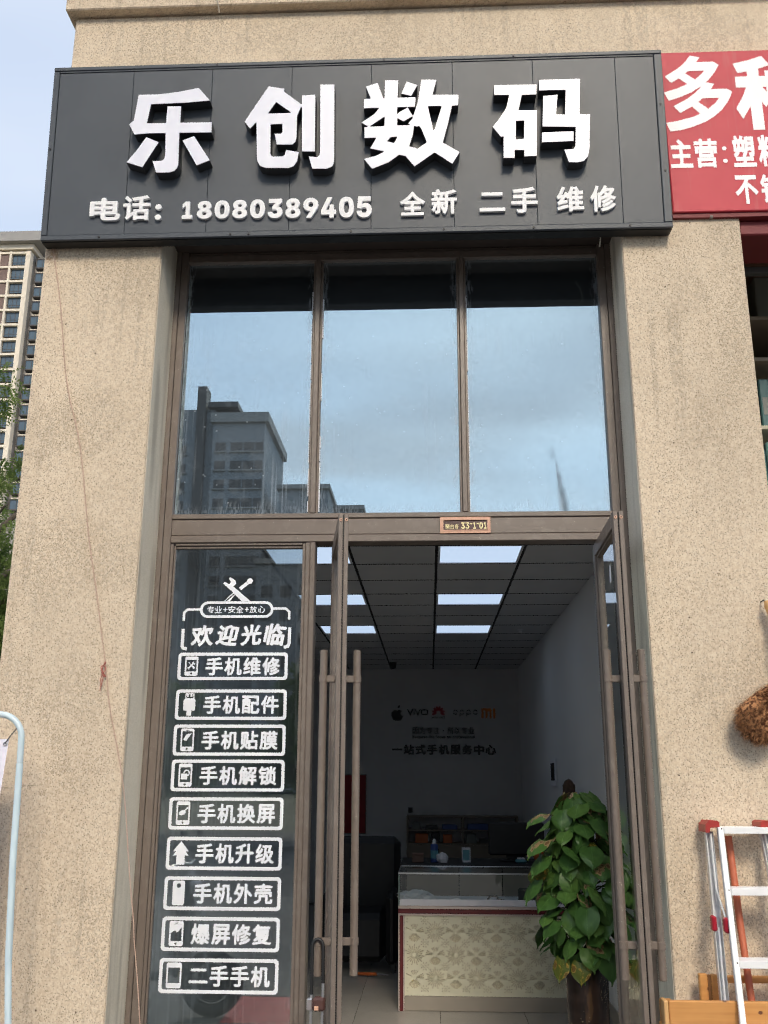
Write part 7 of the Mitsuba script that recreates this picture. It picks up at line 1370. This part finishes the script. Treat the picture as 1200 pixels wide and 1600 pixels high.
for i, (xa, xb, z, d, lab) in enumerate(((-22.7, -15.1, 44.3, 0, 'larger of two low grey blocks mirrored at the bottom of the middle window'), (-15.0, -10.4, 43.2, 8, 'smaller of two low grey blocks mirrored at the bottom of the middle window'), (-23.5, -15.3, 30.0, -12, 'grey block mirrored in the side window beside the tall tower'))):
    t = thing('opposite_block', lab, 'building')
    add(t, 'wall', bx(xa, xb, oy - 20 - d, oy - d, 0, z), 'mat_block_grey'); add(t, 'roof_slab', bx(xa - .3, xb + .3, oy - 20 - d, oy - d + .6, z + .02, z + .7), 'mat_tower_grey')
    for zz in np.arange(3.0, z - 3, 3.2):
        for x in np.arange(xa + .8, xb - 1.8, 2.6): add(t, 'window', bx(x, x + 1.5, oy - d + .01, oy - d + .06, zz, zz + 1.6), 'mat_tower_dark')
for i, (x, y, h, sp) in enumerate(((-13.5, -20.5, 5.2, 2.6), (-8.2, -20.8, 4.6, 2.3), (-3.0, -20.4, 5.0, 2.5), (2.6, -20.7, 4.8, 2.4), (8.4, -20.3, 5.1, 2.6))):
    tree(['leftmost', 'second', 'middle', 'fourth', 'rightmost'][i] + ' of five street trees on the far pavement mirrored in the side glass', (x, y, G0), h, sp, 50 + i, 'mat_foliage_a', 14, 1100, .20, 'street trees mirrored in the glass', .3)

SC = thing('parked_scooter', 'dark parked motor scooter on the pavement mirrored low in the side glass', 'scooter')
wx, wy = -1.60, 1.40
for x, nm in ((wx, 'front_wheel'), (wx - 1.22, 'rear_wheel')):
    ty = trimesh.creation.torus(.185, .045, 36, 12); ty.apply_transform(trimesh.transformations.rotation_matrix(math.pi / 2, [1, 0, 0])); ty.apply_translation((x, wy, G0 + .23))
    k = next_key(SC + '__' + nm); scene[k + '__tyre'] = mikit.ply(ty, 'mat_rubber', True)
    ri = trimesh.creation.cylinder(radius=.13, height=.03, sections=30); ri.apply_transform(trimesh.transformations.rotation_matrix(math.pi / 2, [1, 0, 0])); ri.apply_translation((x, wy, G0 + .23)); scene[k + '__rim'] = mikit.ply(ri, 'mat_dark_grey')
for dy in (-.07, .07): add(SC, 'fork', tube([(wx, wy + dy, G0 + .23), (wx - .10, wy + dy, .55), (wx - .20, wy + dy * .4, .95)], .014, 10), 'mat_steel', True)
add(SC, 'front_shield', bx(wx - .30, wx - .19, wy - .17, wy + .17, .22, .92, .05), 'mat_dark_grey')
add(SC, 'foot_board', bx(wx - .78, wx - .31, wy - .15, wy + .15, .20, .26, .03), 'mat_dark_grey')
add(SC, 'rear_body', bx(wx - 1.50, wx - .79, wy - .15, wy + .15, .22, .58, .08), 'mat_dark_grey')
add(SC, 'seat', bx(wx - 1.46, wx - .80, wy - .14, wy + .14, .585, .69, .045), 'mat_black')
add(SC, 'handlebar', tube([(wx - .30, wy - .34, .98), (wx - .22, wy - .16, 1.0), (wx - .21, wy, .98), (wx - .22, wy + .16, 1.0), (wx - .30, wy + .34, .98)], .014, 10), 'mat_steel', True)
for dy in (-.22, .22): add(SC, 'mirror', cat(tube([(wx - .22, wy + dy * .9, 1.0), (wx - .20, wy + dy * 1.2, 1.16)], .006, 8), bx(wx - .22, wx - .20, wy + dy * 1.2 - .06, wy + dy * 1.2 + .06, 1.16, 1.24, .008)), 'mat_black')
add(SC, 'headlamp', trimesh.creation.icosphere(subdivisions=2, radius=.07).apply_translation((wx - .18, wy, .82)), 'mat_paper', True)
add(SC, 'stand', tube([(wx - .70, wy - .10, .20), (wx - .72, wy - .20, G0)], .010, 8), 'mat_steel')
MT = thing('red_mat', 'red mat lying on the pavement mirrored in the lower right of the side glass', 'mat')
add(MT, 'carpet', bx(-1.50, -0.55, 0.75, 1.62, G0 + .001, G0 + .012, .003), 'mat_poster_red')
for y in (0.73, 1.622): add(MT, 'edge_binding', bx(-1.50, -0.55, y, y + .018, G0 + .001, G0 + .014, .003), 'mat_black')
